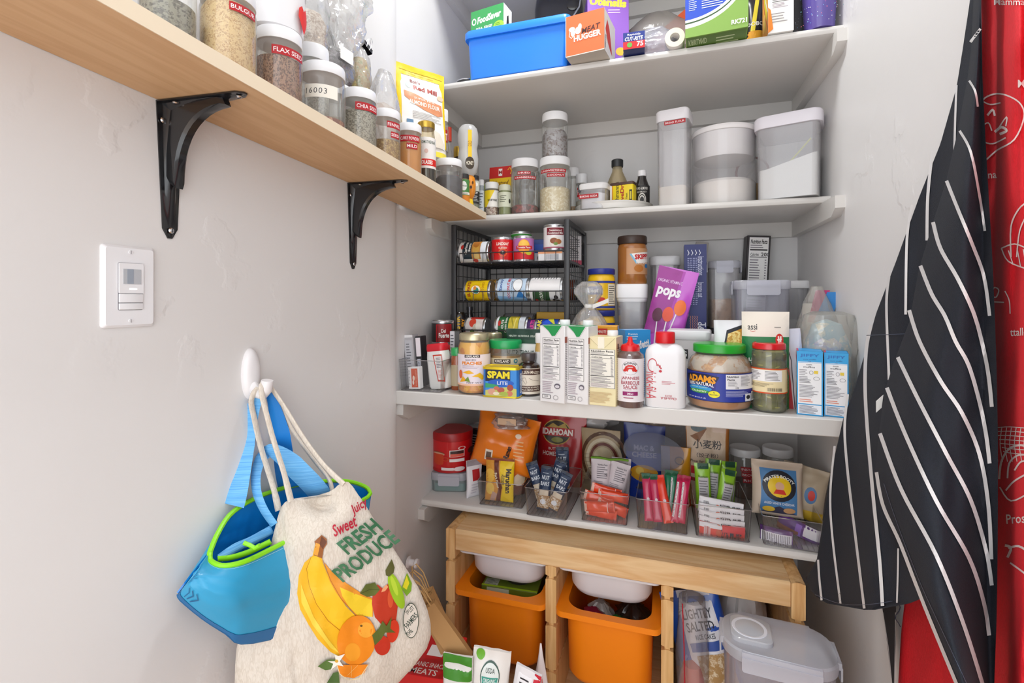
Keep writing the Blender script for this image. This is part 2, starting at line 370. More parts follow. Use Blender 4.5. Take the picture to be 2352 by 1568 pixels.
def wj(pl, pr, pt, x=-.615):            # on the sloping wooden shelf
    p = onx((pl + pr) / 2, x); d = dep(p); r, _ = csize(pl, pr, pt, d, 0); p.z = btop(p.y - r) + .0008
    r, h = csize(pl, pr, pt, d, p.z); return p, r, h
def bxd(pl, pr, pt, y, zb):             # front face of a box standing at depth line y
    a = ony(pl, y); b = ony(pr, y); c = (a + b) / 2; d = dep(c); c.z = zb
    return c, (b - a).length, H - (pt - CY) / F * d - zb
def vessel(name, label, cat, loc, r, h, rz, parts, canv=(), group=None, rx=0, ry=0, sx=1, sy=1):
    t = thing(name, label, cat, loc, rz, group, rx, ry)
    for pn, prof, mat, *n in parts:
        G().lathe([(a * r, b * h) for a, b in prof], mat, n[0] if n else 36, sx=sx, sy=sy).build(pn, t)
    for pn, rf, z0, z1, arc, rot, items in canv:
        arc = rad(arc); g = G(); S0 = cylS(rf * r, arc, z0 * h, (z1 - z0) * h, rad(rot))
        S = (lambda u, v, o: (lambda q: (q[0] * sx, q[1] * sy, q[2]))(S0(u, v, o)))
        g.canvas(S, rf * r * arc, (z1 - z0) * h, items, .005); g.build(pn, t, smooth=True, sharp=60)
    return t
def tapes(rows):
    """red embossed strips: (text, centre height, width in degrees, turn, slope)"""
    o = []
    for tx, zc, wd, rot, hh in rows:
        o.append(('tape_label', 1.012, zc - hh / 2, zc + hh / 2, wd, rot, [('r', 0, 0, 1, 1, 'b3121d'), ('t', tx, .5, .5, .5, 'f6e9ea', {'w': .9})]))
    return o
def jar(label, loc, r, h, lidh=.13, neck=.9, fill=.7, fm=None, tp=(), group='white lidded glass jars', rz=None, glass=None, lid=None, canv=(), name='glass_jar', cat='jar', heap=.02, sh=.07):
    lidh /= 1; b = 1 - lidh; fm = fm or speck(('c9a36a', 'a07a42', 'e4c58c'))
    body = [(.80, 0), (.93, .008), (.99, .03), (1, .06), (1, b - .03 - sh), (.97, b - .02 - sh * .6), (neck + .02, b - .025), (neck, b - .01), (neck, b + lidh * .6)]
    lr = neck + .045
    ld = [(lr, b), (lr + .01, b + .01), (lr, 1 - lidh * .16), (lr - .03, 1 - lidh * .03), (lr - .10, 1), (lr - .14, 1 - lidh * .05), (.01, 1 - lidh * .05)]
    ft = .02 + (b - .02) * fill
    inn = [(.3, .022), (.92, .025), (.945, .06), (.945, max(.07, min(ft, b - .05 - sh))), (.8, ft + heap), (.4, ft - heap * .4), (.01, ft + heap * .5)]
    t = vessel(name, label, cat, loc, r, h, face(loc) if rz is None else rz, [('glass_body', body, glass or GLASS), ('lid', ld, lid or LID)] + ([('contents', inn, fm, 28)] if fill else []), list(canv) + tapes(tp), group)
    return t
def nut(x0, y0, x1, y1, hd='Nutrition Facts', cal='10', bg='f3f1ef', k='2a2628', cols=1):
    """a nutrition panel"""
    X = lambda u: x0 + (x1 - x0) * u; Y = lambda v: y0 + (y1 - y0) * v
    o = [('r', x0, y0, x1, y1, k), ('r', X(.02), Y(.006), X(.98), Y(.994), bg), ('t', hd, X(.5), Y(.95), (y1 - y0) * .05, k, {'w': (x1 - x0) * .86, 'bold': .03}),
         ('l', X(.06), Y(.87), X(.9), Y(.92), 2, '77707a'), ('r', X(.05), Y(.845), X(.95), Y(.862), k), ('t', 'Calories', X(.3), Y(.80), (y1 - y0) * .035, k, {'w': (x1 - x0) * .42}),
         ('t', cal, X(.85), Y(.80), (y1 - y0) * .045, k), ('r', X(.05), Y(.765), X(.95), Y(.772), k), ('l', X(.06), Y(.33), X(.7), Y(.75), 14, '77707a'), ('l', X(.84), Y(.33), X(.94), Y(.75), 14, '77707a'),
         ('r', X(.05), Y(.30), X(.95), Y(.317), k), ('l', X(.06), Y(.16), X(.9), Y(.28), 4, '77707a'), ('r', X(.05), Y(.135), X(.95), Y(.145), k), ('l', X(.06), Y(.02), X(.9), Y(.12), 4, '9a8a98')]
    return o
def bars(x0, y0, x1, y1, k='26242a', bg='f4f4f2', n=16, v=True):
    o = [('r', x0, y0, x1, y1, bg)]; R = random.Random(n)
    for i in range(n):
        a = .06 + .88 * i / n; b = a + .88 / n * R.uniform(.25, .7)
        o.append(('r', x0 + (x1 - x0) * a, y0 + (y1 - y0) * .15, x0 + (x1 - x0) * b, y0 + (y1 - y0) * .95, k) if v else ('r', x0 + (x1 - x0) * .1, y0 + (y1 - y0) * a, x0 + (x1 - x0) * .9, y0 + (y1 - y0) * b, k))
    return o
def carton(name, label, cat, loc, w, d, h, rz, mat, F_=(), L_=(), R_=(), T_=(), B_=(), group=None, rx=0, ry=0, e=.0012, extra=None):
    g = G(); g.rbox(w, d, h, e * 1.2, mat, e=e, k=1)
    g.canvas(flatS(-w / 2, w / 2, 0, h, -d / 2), w, h, F_)
    g.canvas(sideS(d / 2, -d / 2, 0, h, -w / 2, -1), d, h, L_); g.canvas(sideS(-d / 2, d / 2, 0, h, w / 2, 1), d, h, R_)
    g.canvas(lambda u, v, o: (-w / 2 + w * u, -d / 2 + d * v, h + o), w, d, T_); g.canvas(lambda u, v, o: (-w / 2 + w * u, -d / 2 + d * v, -o), w, d, B_)
    if extra: extra(g)
    o = g.build(name, smooth=False); o.location = loc; o.rotation_euler = (rx, ry, rz); return tag(o, label, cat, group)
def pouchS(w, h, t, gus=0, wr=.002, seed=0, taper=.05, seal=.93, bend=0, nf=14, side=-1):
    def S(u, v, o):
        vv = max(0, min(1, v / seal)); e = max(0, 1 - abs(2 * u - 1) ** 2.6)
        bl = (1 - vv ** 2.2) if gus else max(0, sin(pi * vv)) ** .55
        b = t / 2 * e ** .6 * bl if vv < 1 else 0
        x = (u - .5) * w * (1 - taper * sin(pi * vv) * (1 if not gus else vv)); z = v * h
        n = noise.noise(V((u * w * nf + seed, z * nf, seed * 3.1 + side))) * wr * 2 + noise.noise(V((u * w * nf * 3 + seed, z * nf * 3, 7))) * wr
        y = side * (b + o + .0008 + abs(wr)) + n * min(1, e * 3 + .25)
        return (x, y + bend * sin(pi * .5 * v) * h, z)
    return S
def pouch(name, label, cat, loc, w, h, t, rz, mat, items=(), back=None, group=None, rx=0, ry=0, gus=0, wr=.002, seed=0, taper=.05, seal=.93, bend=0, nf=14, nu=18, nv=22, T=None, bmat=None, seals=None, kids=None):
    g = G(); f = pouchS(w, h, t, gus, wr, seed, taper, seal, bend, nf, -1); b = pouchS(w, h, t, gus, wr, seed, taper, seal, bend, nf, 1)
    A = [[f(i / nu, j / nv, 0) for i in range(nu + 1)] + [b(i / nu, j / nv, 0) for i in range(nu, -1, -1)] for j in range(nv + 1)]
    g.loft(A, mat, (1, 1))
    g.canvas(f, w, h, items, .008, off=.0006, step=.0002)
    if back: g.canvas(lambda u, v, o: b(1 - u, v, o), w, h, back, .008, off=.0006)
    o = g.build(name, sharp=70)
    if T: o.matrix_world = T
    else: o.location = loc; o.rotation_euler = (rx, ry, rz)
    return tag(o, label, cat, group)
def blob(g, rx_, ry_, h, mat, seed=0, amp=.2, prof=None, nu=28, nv=18, nf=1.6, T=None):
    prof = prof or [(.7, 0), (.95, .12), (1, .35), (.9, .7), (.5, .93), (.05, 1)]
    def pr(v):
        for i in range(len(prof) - 1):
            if v <= prof[i + 1][1]:
                a = (v - prof[i][1]) / max(1e-6, prof[i + 1][1] - prof[i][1]); return prof[i][0] * (1 - a) + prof[i + 1][0] * a
        return prof[-1][0]
    rs = []
    for j in range(nv + 1):
        v = j / nv; q = pr(v); row = []
        for i in range(nu):
            a = 2 * pi * i / nu; n = 1 + amp * noise.noise(V((cos(a) * nf + seed, sin(a) * nf, v * nf * 2.2))) + amp * .6 * noise.noise(V((cos(a) * nf * 3 + seed, sin(a) * nf * 3, v * nf * 5)))
            row.append((rx_ * q * n * cos(a), ry_ * q * n * sin(a), h * v))
        rs.append(row)
    return g.loft(rs, mat, (1, 1), T)
def filmbag(name, label, loc, rx_, ry_, h, rz=0, fm=None, fh=.45, seed=0, prof=None, amp=.25, film=None, group=None, rx=0, ry=0, cat='bag', extra=None):
    t = thing(name, label, cat, loc, rz, group, rx, ry); g = G(); blob(g, rx_, ry_, h, film or FILM, seed, amp, prof, 40, 26); g.build('clear_film', t)
    if fm: g = G(); blob(g, rx_ * .9, ry_ * .9, h * fh, fm, seed + 1, amp * .5, [(.75, .0), (.95, .2), (.95, .7), (.6, .95), (.05, 1)]); g.build('contents', t)
    if extra: extra(t)
    return t
def shell(g, w, d, h, r, th, mat, taper=0, T=None, k=5):
    """an open-topped thin-walled box"""
    A = lambda q, i, z: rr(w + 2 * q - 2 * i, d + 2 * q - 2 * i, max(r - i, .001), k, z)
    return g.loft([A(0, .002, 0), A(0, 0, .002), A(taper, 0, h), A(taper, th, h), A(0, th, th), ], mat, (1, 1), T)
def tub(name, label, cat, loc, w, d, h, rz, lidm=None, lidh=.016, fm=None, fh=0, clips=(), canv=(), group=None, r=.018, taper=.002, body=None, lidout=.004, rx=0, ry=0, extra=None):
    t = thing(name, label, cat, loc, rz, group, rx, ry); body = body or PLAST; hb = h - lidh
    shell(g := G(), w, d, hb, r, .0018, body, taper); g.build('clear_body', t)
    q = taper + lidout
    g = G(); g.loft([rr(w + 2 * q - .002, d + 2 * q - .002, r + q, 6, hb - .004), rr(w + 2 * q, d + 2 * q, r + q, 6, hb), rr(w + 2 * q, d + 2 * q, r + q, 6, h - .004), rr(w + 2 * q - .006, d + 2 * q - .006, r + q - .002, 6, h)], lidm or LID); lo = g.build('lid', t)
    if fm:
        a = lambda z, s, j=0: [(x * s, y * s, z + (.006 * noise.noise(V((x * 30, y * 30, 3))) if j else 0)) for x, y, _ in rr(w - .006, d - .006, r, 6, 0)]
        G().loft([a(.003, 1), a(fh, 1, 1), a(fh + .003, .6, 1), a(fh, .15, 1)], fm).build('contents', t)
    for sd, cw in clips:        # hinged snap clips
        g = G(); T = {'f': T3((0, -d / 2 - q, 0)), 'b': T3((0, d / 2 + q, 0), rz=pi), 'l': T3((-w / 2 - q, 0, 0), rz=-pi / 2), 'r': T3((w / 2 + q, 0, 0), rz=pi / 2)}[sd]
        g.loft([[(x, y, z) for x, z in ((-cw / 2, h - lidh * .5), (-cw / 2, hb - .016), (-cw / 2 + .004, hb - .02), (cw / 2 - .004, hb - .02), (cw / 2, hb - .016), (cw / 2, h - lidh * .5))] for y in (0, -.0035)], lidm or LID, T=T)
        g.box(-cw / 2, cw / 2, -.002, .006, h - lidh * .7, h - .001, lidm or LID, T); g.build('clip', lo)
    for items, x0, x1, z0, z1 in canv:
        G().canvas(flatS(x0, x1, z0, z1, -d / 2 - taper), x1 - x0, z1 - z0, items).build('tape_label', t)
    if extra: extra(t)
    return t
BIN = clear('fdfdfd', .015, .06, 'f0eef0', ref=.015); BINE = clear('d4d1d3', .3, .08, 'c8c4c8', ref=.12)
def snackbin(label, loc, w, d, h, rz=0, lowfront=0, group='clear snack bins on the lowest shelf'):
    t = thing('clear_bin', label, 'bin', loc, rz, group); tp = .006; th = .0022; hb = h
    def ring(q, i, z0, f=1): return [(x, y, (z0 if not f else (h if y > -d * .15 else lowfront or h))) for x, y, _ in rr(w + 2 * q - 2 * i, d + 2 * q - 2 * i, .007 - i, 3, 0)]
    g = G(); g.loft([ring(0, 0, .001, 0), ring(tp, 0, 0), ring(tp, th, 0), ring(0, th, th, 0)], BIN, (1, 1)); g.build('clear_walls', t)
    top = ring(tp, th / 2, 0); g = G(); g.tube(top, .0011, BINE, 6, closed=True); g.build('rim', t)
    bt = [(x, y, .0012) for x, y, _ in rr(w, d, .006, 3, 0)]; g = G(); g.tube(bt, .0012, M('6f6a6c', .25, coat=.4), 6, closed=True)
    for i in range(9): x = -w / 2 + w * (i + 1) / 10; g.box(x - .0006, x + .0006, -d / 2 + .004, d / 2 - .004, .0024, .003, BINE)
    g.build('base_edge', t); return t
def packet(name, label, cat, c, w, h, t, rot, mat, items=(), group=None, seed=0, wr=.0012, mt=None, taper=.03, nu=10, nv=16):
    """a small sealed packet centred at c with euler rot"""
    T = T3(c, *rot) @ Matrix.Translation((0, 0, -h / 2))
    return pouch(name, label, cat, None, w, h, t, 0, mat, items, group=group, T=T, seed=seed, wr=wr, taper=taper, nu=nu, nv=nv, nf=30)
# ---------------------------------------------------------------- jars and bags on the wooden shelf
OAT = speck(('c08f4e', 'e2bf85', 'f0d9a6', 'b98242', 'e8c990'), 260); FLAX = speck(('5a2c1a', '8a4a2c', '3f2016', 'b08468'), 520, stretch=(1, 1, .7))
CHIA = speck(('3a362f', '8c8472', '57503f', 'b9b2a0'), 420); SUN = speck(('6f5a4a', 'd9c3aa', 'b99a7c', 'efe0cc'), 260, stretch=(1, .5, 1))
p, r, h = wj(318, 455, -150, -.635); jar('clear glass jar of dark dried herbs, nearest the camera on the wooden shelf', p, r, h, fill=.5, fm=speck(('6e6a5c', '4c4a40', 'a09c8a'), 300), lid=LID)
p, r, h = wj(458, 592, -45); jar('big jar of golden bulgur with a red tape strip under its lid', p, r, h, .15, .93, .93, OAT, [('BULGUR', .72, 62, 32, .095)])
p, r, h = wj(590, 690, 12, -.675); jar('wide jar with white lid standing behind the flax seed jar', p, r, h + .015, .22, .95, .8, M('d9d2c8', .7), group=None)
p, r, h = wj(585, 697, 57); jar('jar of reddish brown flax seed, lid taller than the numbered jar', p, r, h, .17, .92, .72, FLAX, [('FLAX SEED', .66, 86, 26, .12)])
p, r, h = wj(690, 795, 139); jar('nearly empty jar with a handwritten paper strip reading 16003', p, r, h, .17, .93, .16, speck(('b97a5a', 'd9a88a', '8a4a34'), 90), canv=[('paper_strip', 1.012, .42, .62, 86, -6, [('r', 0, 0, 1, 1, 'f3eee2'), ('t', '16003', .36, .5, .42, '2a2a30', {'bold': -.004, 'shear': .1, 'sp': 1.2})])])
p, r, h = wj(785, 866, 200); jar('jar of grey chia seed between the numbered jar and fennel jar', p, r, h, .17, .93, .76, CHIA, [('CHIA SEED', .68, 86, 30, .13)])
p, r, h = wj(851, 920, 248); jar('half full jar of fennel seed beside the orange curry jar', p, r, h, .16, .93, .5, speck(('b98a3c', 'd9b872', '9a6f2c'), 260), [('FENNEL', .70, 62, 36, .12), ('SEED', .52, 40, 40, .11)])
p, r, h = wj(910, 969, 281); jar('jar of bright yellow orange curry powder on the wooden shelf', p, r, h, .15, .93, .88, M('e0930f', .8), [('CURRY POWDER', .70, 96, 4, .12), ('MILD', .56, 50, 14, .11)])
p, r, h = wj(999, 1063, 362, -.605); jar('low jar of dark raisins near the end of the wooden shelf', p, r, h, .19, .9, .62, speck(('15131a', '3a3644', '25202c'), 60), heap=.06)
p, r, h = wj(957, 1001, 276, -.61)
vessel('molasses_bottle', 'dark molasses bottle with a white wraparound label and gold cap', 'bottle', p, r, h, face(p), [('glass_body', [(.85, 0), (1, .03), (1, .62), (.96, .72), (.84, .84), (.84, .93)], clear('f0ead8', .06)), ('cap', [(.88, .9), (.9, .91), (.9, .985), (.8, 1), (.01, 1)], GOLD),
    ('contents', [(.9, .02), (.93, .04), (.93, .3), (.01, .3)], M('150d0b', .15, coat=1))],
    [('label', 1.012, .27, .74, 190, 0, [('r', 0, 0, 1, 1, 'eeeae6'), ('r', 0, .08, 1, .3, 'd8231b'), ('t', 'MOLASSES', .5, .19, .13, 'f8f0ea', {'w': .42, 'bold': .03}), ('t', 'GRANDMOTHER RAE', .5, .84, .1, '2e4a34', {'w': .62}), ('e', .5, .55, .06, .07, 'd9b8ae')])])
# things behind the front row on the shelf
p, r, h = wj(1008, 1030, 250, -.68); jar('tall slim white capped spice tube behind the molasses bottle', p, r, h, .12, .9, .5, M('e9c9c4', .7), [('SALT', .72, 100, 0, .14)], group=None, name='spice_tube', cat='spice jar')
p, r, h = wj(1000, 1030, 326, -.66)
jar('dark glass jar with silver metal lid behind the raisin jar', p, r, h, .14, .95, .6, M('4a2c22', .6), lid=CHR, group=None, canv=[('label', 1.01, .2, .4, 80, 0, [('r', 0, 0, 1, 1, 'c8303a')])])
p, r, h = wj(1018, 1042, 290, -.69)
vessel('sauce_bottle', 'small clear bottle with an orange red cap, back of the wooden shelf', 'bottle', p, r, h, 0, [('glass_body', [(.9, 0), (1, .03), (1, .6), (.5, .78), (.45, .86)], GLASS), ('cap', [(.62, .84), (.62, 1), (.01, 1)], M('e04a33', .35)), ('contents', [(.9, .02), (.9, .45), (.01, .45)], M('c9c0ae', .5))])
p, r, h = wj(1040, 1070, 335, -.645)
vessel('dressing_bottle', 'dark dressing bottle with a shiny gold screw cap', 'bottle', p, r, h, face(p), [('glass_body', [(.9, 0), (1, .03), (1, .58), (.9, .68), (.72, .78), (.7, .86)], M('3a2620', .15, coat=.8)), ('cap', [(.86, .84), (.88, .86), (.88, .98), (.8, 1), (.01, 1)], GOLD)], [('label', 1.01, .15, .55, 180, 0, [('r', 0, 0, 1, 1, '8a1f24'), ('r', 0, .1, 1, .35, 'e9c23a')])])
p, r, h = wj(1053, 1078, 398, -.605)
vessel('spice_jar', 'spice jar with green label and orange pumpkin spice picture', 'spice jar', p, r, h, face(p), [('glass_body', [(.9, 0), (1, .03), (1, .8), (.9, .86)], M('6a5a3c', .3, coat=.5)), ('cap', [(.95, .86), (.95, .98), (.85, 1), (.01, 1)], M('2c2a2a', .4))],
    [('label', 1.012, .12, .82, 200, 0, [('r', 0, 0, 1, 1, '4e8a45'), ('e', .5, .72, .16, .2, 'f0f2ea'), ('t', 'SPICE', .5, .72, .07, '35502c'), ('r', 0, .36, 1, .46, 'f3f0e6'), ('t', 'GARBANZO', .5, .41, .06, '2c3a26', {'w': .4}), ('r', 0, .05, 1, .33, 'e08a2c')])], 'spice jars at the shelf corner')
p, r, h = wj(1077, 1101, 402, -.598)
vessel('spice_jar', 'spice jar with a black and white label at the wooden shelf end', 'spice jar', p, r, h, face(p), [('glass_body', [(.9, 0), (1, .03), (1, .84), (.9, .9)], clear('d8e0c8', .2)), ('contents', [(.85, .02), (.92, .05), (.92, .2), (.01, .2)], M('8f9c6a', .8)), ('cap', [(.97, .88), (.97, .985), (.87, 1), (.01, 1)], M('232326', .35))],
    [('label', 1.012, .22, .84, 200, 0, [('r', 0, 0, 1, 1, 'c9ccc0'), ('r', 0, 0, 1, .55, '232424'), ('t', 'COCK', .45, .62, .1, '1c1c1c', {'w': .3}), ('t', 'BOUQUET', .5, .46, .1, 'f0f0ee', {'w': .42}), ('l', .2, .08, .8, .36, 4, 'd8d8d4'), ('e', .36, .84, .1, .09, '1e1e1e'), ('e', .62, .84, .1, .09, 'f4f4f0')])], 'spice jars at the shelf corner')
p, r, h = wj(1098, 1112, 412, -.60)
vessel('spice_tube', 'slim silvery spice tube with a pale cap beside the black labelled jar', 'spice jar', p, r, h, 0, [('glass_body', [(.95, 0), (1, .03), (1, .84)], clear('dfe6ea', .5, .1, 'c8d0d8')), ('cap', [(1, .84), (1, .98), (.9, 1), (.01, 1)], M('e8e8ea', .3))], [('label', 1.015, .15, .7, 200, 0, [('r', 0, 0, 1, 1, 'cdd6de'), ('l', .2, .1, .8, .9, 6, '4a5560')])])
# flour bag standing at the back of the wooden shelf
def wood(px, x): q = onx(px, x); q.z = btop(q.y) + .0015; return q
p = wood(975, -.69); jar('back row jar standing beneath the yellow and white flour bag', p, .034, .125, .15, .93, .5, FLAX, group='back row jars on the wooden shelf'); p = wood(970, -.684); p.z += .127
pouch('flour_bag', 'yellow and white stand-up flour bag leaning at the back of the shelf', 'bag', p, .160, .262, .045, .98, M('efe9e0', .45), [
    ('r', 0, .0, 1, .06, 'f2dd4a'), ('r', 0, .88, 1, 1, 'f3cf21'), ('r', 0, .1, .1, .9, 'f3cf21'), ('r', .88, .12, 1, .9, 'f3cf21'), ('r', .07, .93, .95, .936, 'a8860f'),
    ('p', [(.14, .86), (.86, .86), (.93, .78), (.93, .1), (.07, .1), (.07, .78)], 'f4f1ec'), ('t', 'A Family Owned Company', .5, .905, .014, '9a7a18', {'w': .5}),
    ('t', "Bob's", .36, .815, .04, '8a3428', {'w': .2, 'bold': .03}), ('t', 'Red Mill', .56, .745, .055, 'a83a2a', {'w': .5, 'bold': .035}), ('e', .22, .77, .06, .045, 'b9c4bc'),
    ('p', [(.12, .69), (.3, .67), (.55, .63), (.9, .62), (.92, .5), (.8, .47), (.5, .5), (.26, .55), (.12, .62)], 'd98f62'), ('t', 'SUPER FINE', .52, .618, .022, 'f7ece0', {'w': .44}), ('t', 'ALMOND FLOUR', .52, .565, .05, 'faf2e6', {'w': .66, 'bold': .03}),
    ('l', .25, .38, .9, .47, 5, 'a8a4a0'), ('r', .14, .3, .26, .36, '5f86a8'), ('p', [(.2, .1), (.16, .2), (.3, .28), (.55, .32), (.8, .27), (.9, .16), (.86, .1)], 'eadfce'), ('e', .88, .70, .07, .03, 'eec9a8')],
    gus=1, wr=.0016, seed=3, rx=-.06)
# crumpled clear bags leaning behind the jars
WHT = M('f4f2ee', .5)
def tagcard(t, w, h, loc, rot, items=()):
    g = G(); g.box(-w / 2, w / 2, -.0004, .0004, 0, h, WHT); g.canvas(flatS(-w / 2, w / 2, 0, h, -.0005), w, h, items); g.build('paper_tag', t, T3(loc, *rot))
def back(px, pt, r, lab, fm=None, x=-.69):
    p = wood(px, x); h = H - (pt - CY) / F * (dep(p) - r) - p.z; jar(lab, p, r, h, .15, .93, .6, fm or M('cbb9a2', .8), group='back row jars on the wooden shelf'); q = p.copy(); q.z += h + .0006; return q
p = back(716, 92, .034, 'back row jar under the striped sunflower seed bag', CHIA)
filmbag('seed_bag', 'clear bag of striped sunflower seeds standing on a back row jar', p, .036, .027, .15, 1.3, SUN, .5, 2, [(.9, 0), (1, .2), (1, .6), (.8, .8), (.6, 1)], .18)
p = back(772, 186, .032, 'back row jar under the dark drooping chia bag')
def cl(t): G().box(-.02, .02, -.030, -.029, .05, .078, WHT).build('paper_tag', t)
filmbag('seed_bag', 'drooping clear bag of dark chia seed above the back row jars', p, .052, .026, .082, 1.5, speck(('5c5050', '8e8488', '3e3436'), 340), .9, 9, [(.8, 0), (1, .4), (1, .8), (.7, .95), (.2, 1)], .25, extra=cl)
p.z += .083
filmbag('air_bag', 'big airy clear bag puffed up against the wall above the chia bag', p + V((0, .03, 0)), .074, .03, .19, 1.45, None, 0, 5, [(.3, 0), (.5, .12), (.85, .4), (1, .7), (.9, .92), (.3, 1)], .3, film=clear('fcfcfc', .3, .1, 'f4f4f2', wr=38, ref=.14))
def binder(t):
    c = G(); w = .032; c.loft([[(x, -.007, 0), (x, -.001, .014), (x, .001, .014), (x, .007, 0)] for x in (-w / 2, w / 2)], BLK, closed=False)
    c.box(-w / 2, w / 2, -.0012, .0012, .013, .0155, BLK); c.build('binder_clip', t, T3((.01, -.01, .116), ry=.5))
    for s in (-1, 1): G().tube([(-.005, s * .006, 0), (-.006, s * .004, -.012 + .03), (-.005, s * .003, .030), (0, s * .003, .035), (.005, s * .003, .030), (.006, s * .004, .018), (.005, s * .006, 0)], .0007, CHR, 6).build('clip_handle', t, T3((.01, -.01, .116), ry=.5))
p = back(826, 212, .030, 'back row jar under the lentil bag with the black clip')
filmbag('seed_bag', 'clear bag of green lentils closed with a black binder clip', p, .030, .024, .118, 1.4, speck(('b9b06a', '8f9a55', 'd9cf9a', 'c9a86a'), 150), .8, 12, [(.7, 0), (1, .3), (.9, .7), (.5, .95), (.3, 1)], .2, extra=binder)
p = wood(884, -.69)
filmbag('crumpled_bag', 'tall crumpled clear bag gathered behind the chia and fennel jars', p, .052, .032, .285, 1.4, speck(('ead9cc', 'f2e6da', 'dcc4b4'), 60, .8, .3), .72, 17, [(.8, 0), (1, .5), (.95, .7), (.7, .85), (.35, 1)], .35)
p = wood(935, -.693)
filmbag('crumpled_bag', 'small folded clear bag with a printed card behind the curry jar', p, .034, .024, .135, 1.3, speck(('e6dccf', 'd2b89a', 'f4efe8'), 60), .8, 23, None, .3, extra=lambda t: tagcard(t, .03, .045, (0, -.034, .07), (-.2, .5, 0), [('l', .1, .1, .9, .9, 5, '6a5a50')]))
p = onx(632, -.655); p.z = btop(p.y) + .145
vessel('plastic_tub', 'white tub with a red heart tag stacked on the jar behind flax', 'tub', p, .048, .10, face(p), [('tub_body', [(.8, 0), (.95, .03), (1, .6), (1, .8)], M('e9e7e8', .35)), ('lid', [(1.04, .76), (1.04, .95), (.98, 1), (.01, 1)], LID)], [('heart_tag', 1.06, .02, .5, 34, 62, [('p', [(.5, 0), (1, .55), (.95, .85), (.7, 1), (.5, .85), (.3, 1), (.05, .85), (0, .55)], 'e0281e')])])
# ---------------------------------------------------------------- second shelf (jars, baking goods, tall flour containers)
RIM = 1.52
p, r, h = cyl(1113, 1147, 494, 417, S2)
def sp(pn, pl, pr, pb, pt, label, fm, items, cap='f0f0ee', fill=.55, z=S2, arc=170):
    p, r, h = cyl(pl, pr, pb, pt, z)
    vessel('spice_jar', label, 'spice jar', p, r, h, face(p), [('glass_body', [(.9, 0), (1, .02), (1, .78), (.85, .84)], GLASS), ('contents', [(.9, .02), (.94, .04), (.94, fill), (.01, fill)], fm, 24), ('cap', [(.92, .8), (.93, .97), (.85, 1), (.01, 1)], M(cap, .35))], [('label', 1.012, .25, .74, arc, 0, items)], 'spice jars at the shelf corner')
sp(0, 1113, 1147, 494, 417, 'spice jar with a split yellow and white label, white cap', speck(('a83a3a', 'e9dccb', '8a5a3c'), 160), [('r', 0, 0, 1, 1, 'f2f0ea'), ('p', [(0, 0), (.25, 0), (.62, 1), (0, 1)], 'f0d21c'), ('t', 'SOFTIES', .52, .4, .13, '25221a', {'w': .44, 'bold': .04})], fill=.3)
sp(0, 1145, 1174, 492, 423, 'spice jar of green dried herbs, right of the yellow labelled one', M('7f8a45', .9), [('r', 0, 0, 1, 1, 'cfd3bd'), ('l', .2, .3, .6, .8, 4, '555a48'), ('e', .78, .4, .07, .16, '2e3224')], 'cfd0b8', .8)
p, w_, h = bxd(1122, 1176, 381, 1.60, S2)
carton('seasoning_packet', 'red and yellow seasoning packet standing behind the small spice jars', 'packet', p, w_, .012, h, -.05, M('f0c419', .4), [('r', 0, .78, 1, 1, 'c8201a'), ('r', .4, .82, .56, .96, 'f2ece6'), ('t', 'M', .48, .89, .07, 'a81a18'), ('t', 'Mustard', .5, .68, .1, '8a5a08', {'w': .7, 'shear': .3}), ('s', [(.8, .92), (.88, .97), (.96, .9), (.92, .84)], .003, 'f0c419'), ('e', .25, .5, .16, .05, '6a8a8a'), ('e', .55, .5, .16, .05, 'c84a2a'), ('e', .82, .52, .13, .05, '9ab8b0')], rx=-.08)
p = ony(1124, 1.68); p.z = S2
pouch('avocado_bag', 'flat green printed bag leaning behind the spice jars', 'bag', p, .115, .15, .02, -.1, M('9ab35a', .5), [('r', .0, .84, 1, 1, 'a8b86a'), ('p', [(.1, .1), (.45, .9), (.62, .86), (.3, .05)], '5f7a34'), ('t', 'ORGANIC', .45, .5, .12, '46602a', {'rot': 55, 'w': .6})], rx=-.12)
p = ony(1122, 1.76); p.z = S2
pouch('zip_bag', 'grey clear zipper bag pressed against the back wall corner', 'bag', p, .11, .185, .03, 0, clear('d8d4cc', .45, .2, 'b8b2a8', wr=30), [], rx=-.05)
# upside-down honey bear on its cap
p, r, h = cyd(1050, 1099, 289, 1.66, S2); p.z = btop(1.44) ; p = onx(1075, -.60); p.z = btop(1.45) + .001; d = dep(p); r = 24 * d / F; h = H - (289 - CY) / F * d - p.z
vessel('honey_bottle', 'nearly empty bear shaped honey bottle standing upside down on a yellow cap', 'bottle', p, r, h, face(p), [
    ('cap', [(.5, 0), (.52, .08), (.42, .14)], M('f0c81a', .35)), ('bear_head', [(.45, .13), (.62, .17), (.72, .22), (.76, .30), (.66, .38), (.5, .405)], M('e08a14', .2, coat=.8)),
    ('bear_body', [(.5, .40), (.82, .44), (.97, .52), (1, .60), (.9, .68), (.84, .72), (.97, .79), (1, .88), (.88, .96), (.6, 1), (.01, 1)], clear('f4f2ea', .5, .15, 'e9e9ea'))],
    [('label', 1.02, .46, .92, 50, 10, [('r', .3, .1, .7, 1, 'f0c21a'), ('e', .5, .16, .5, .16, '3a2c1a'), ('t', 'HONEY', .5, .16, .1, 'f4ecd8', {'w': .8}), ('t', 'GOLD', .5, .65, .1, 'a87a10', {'rot': 90, 'w': .6})]),
     ('face_print', .8, .2, .36, 70, 20, [('e', .3, .7, .08, .12, '3a1c08'), ('e', .7, .7, .08, .12, '3a1c08'), ('e', .5, .35, .12, .12, '3a1c08')])], sy=.8)
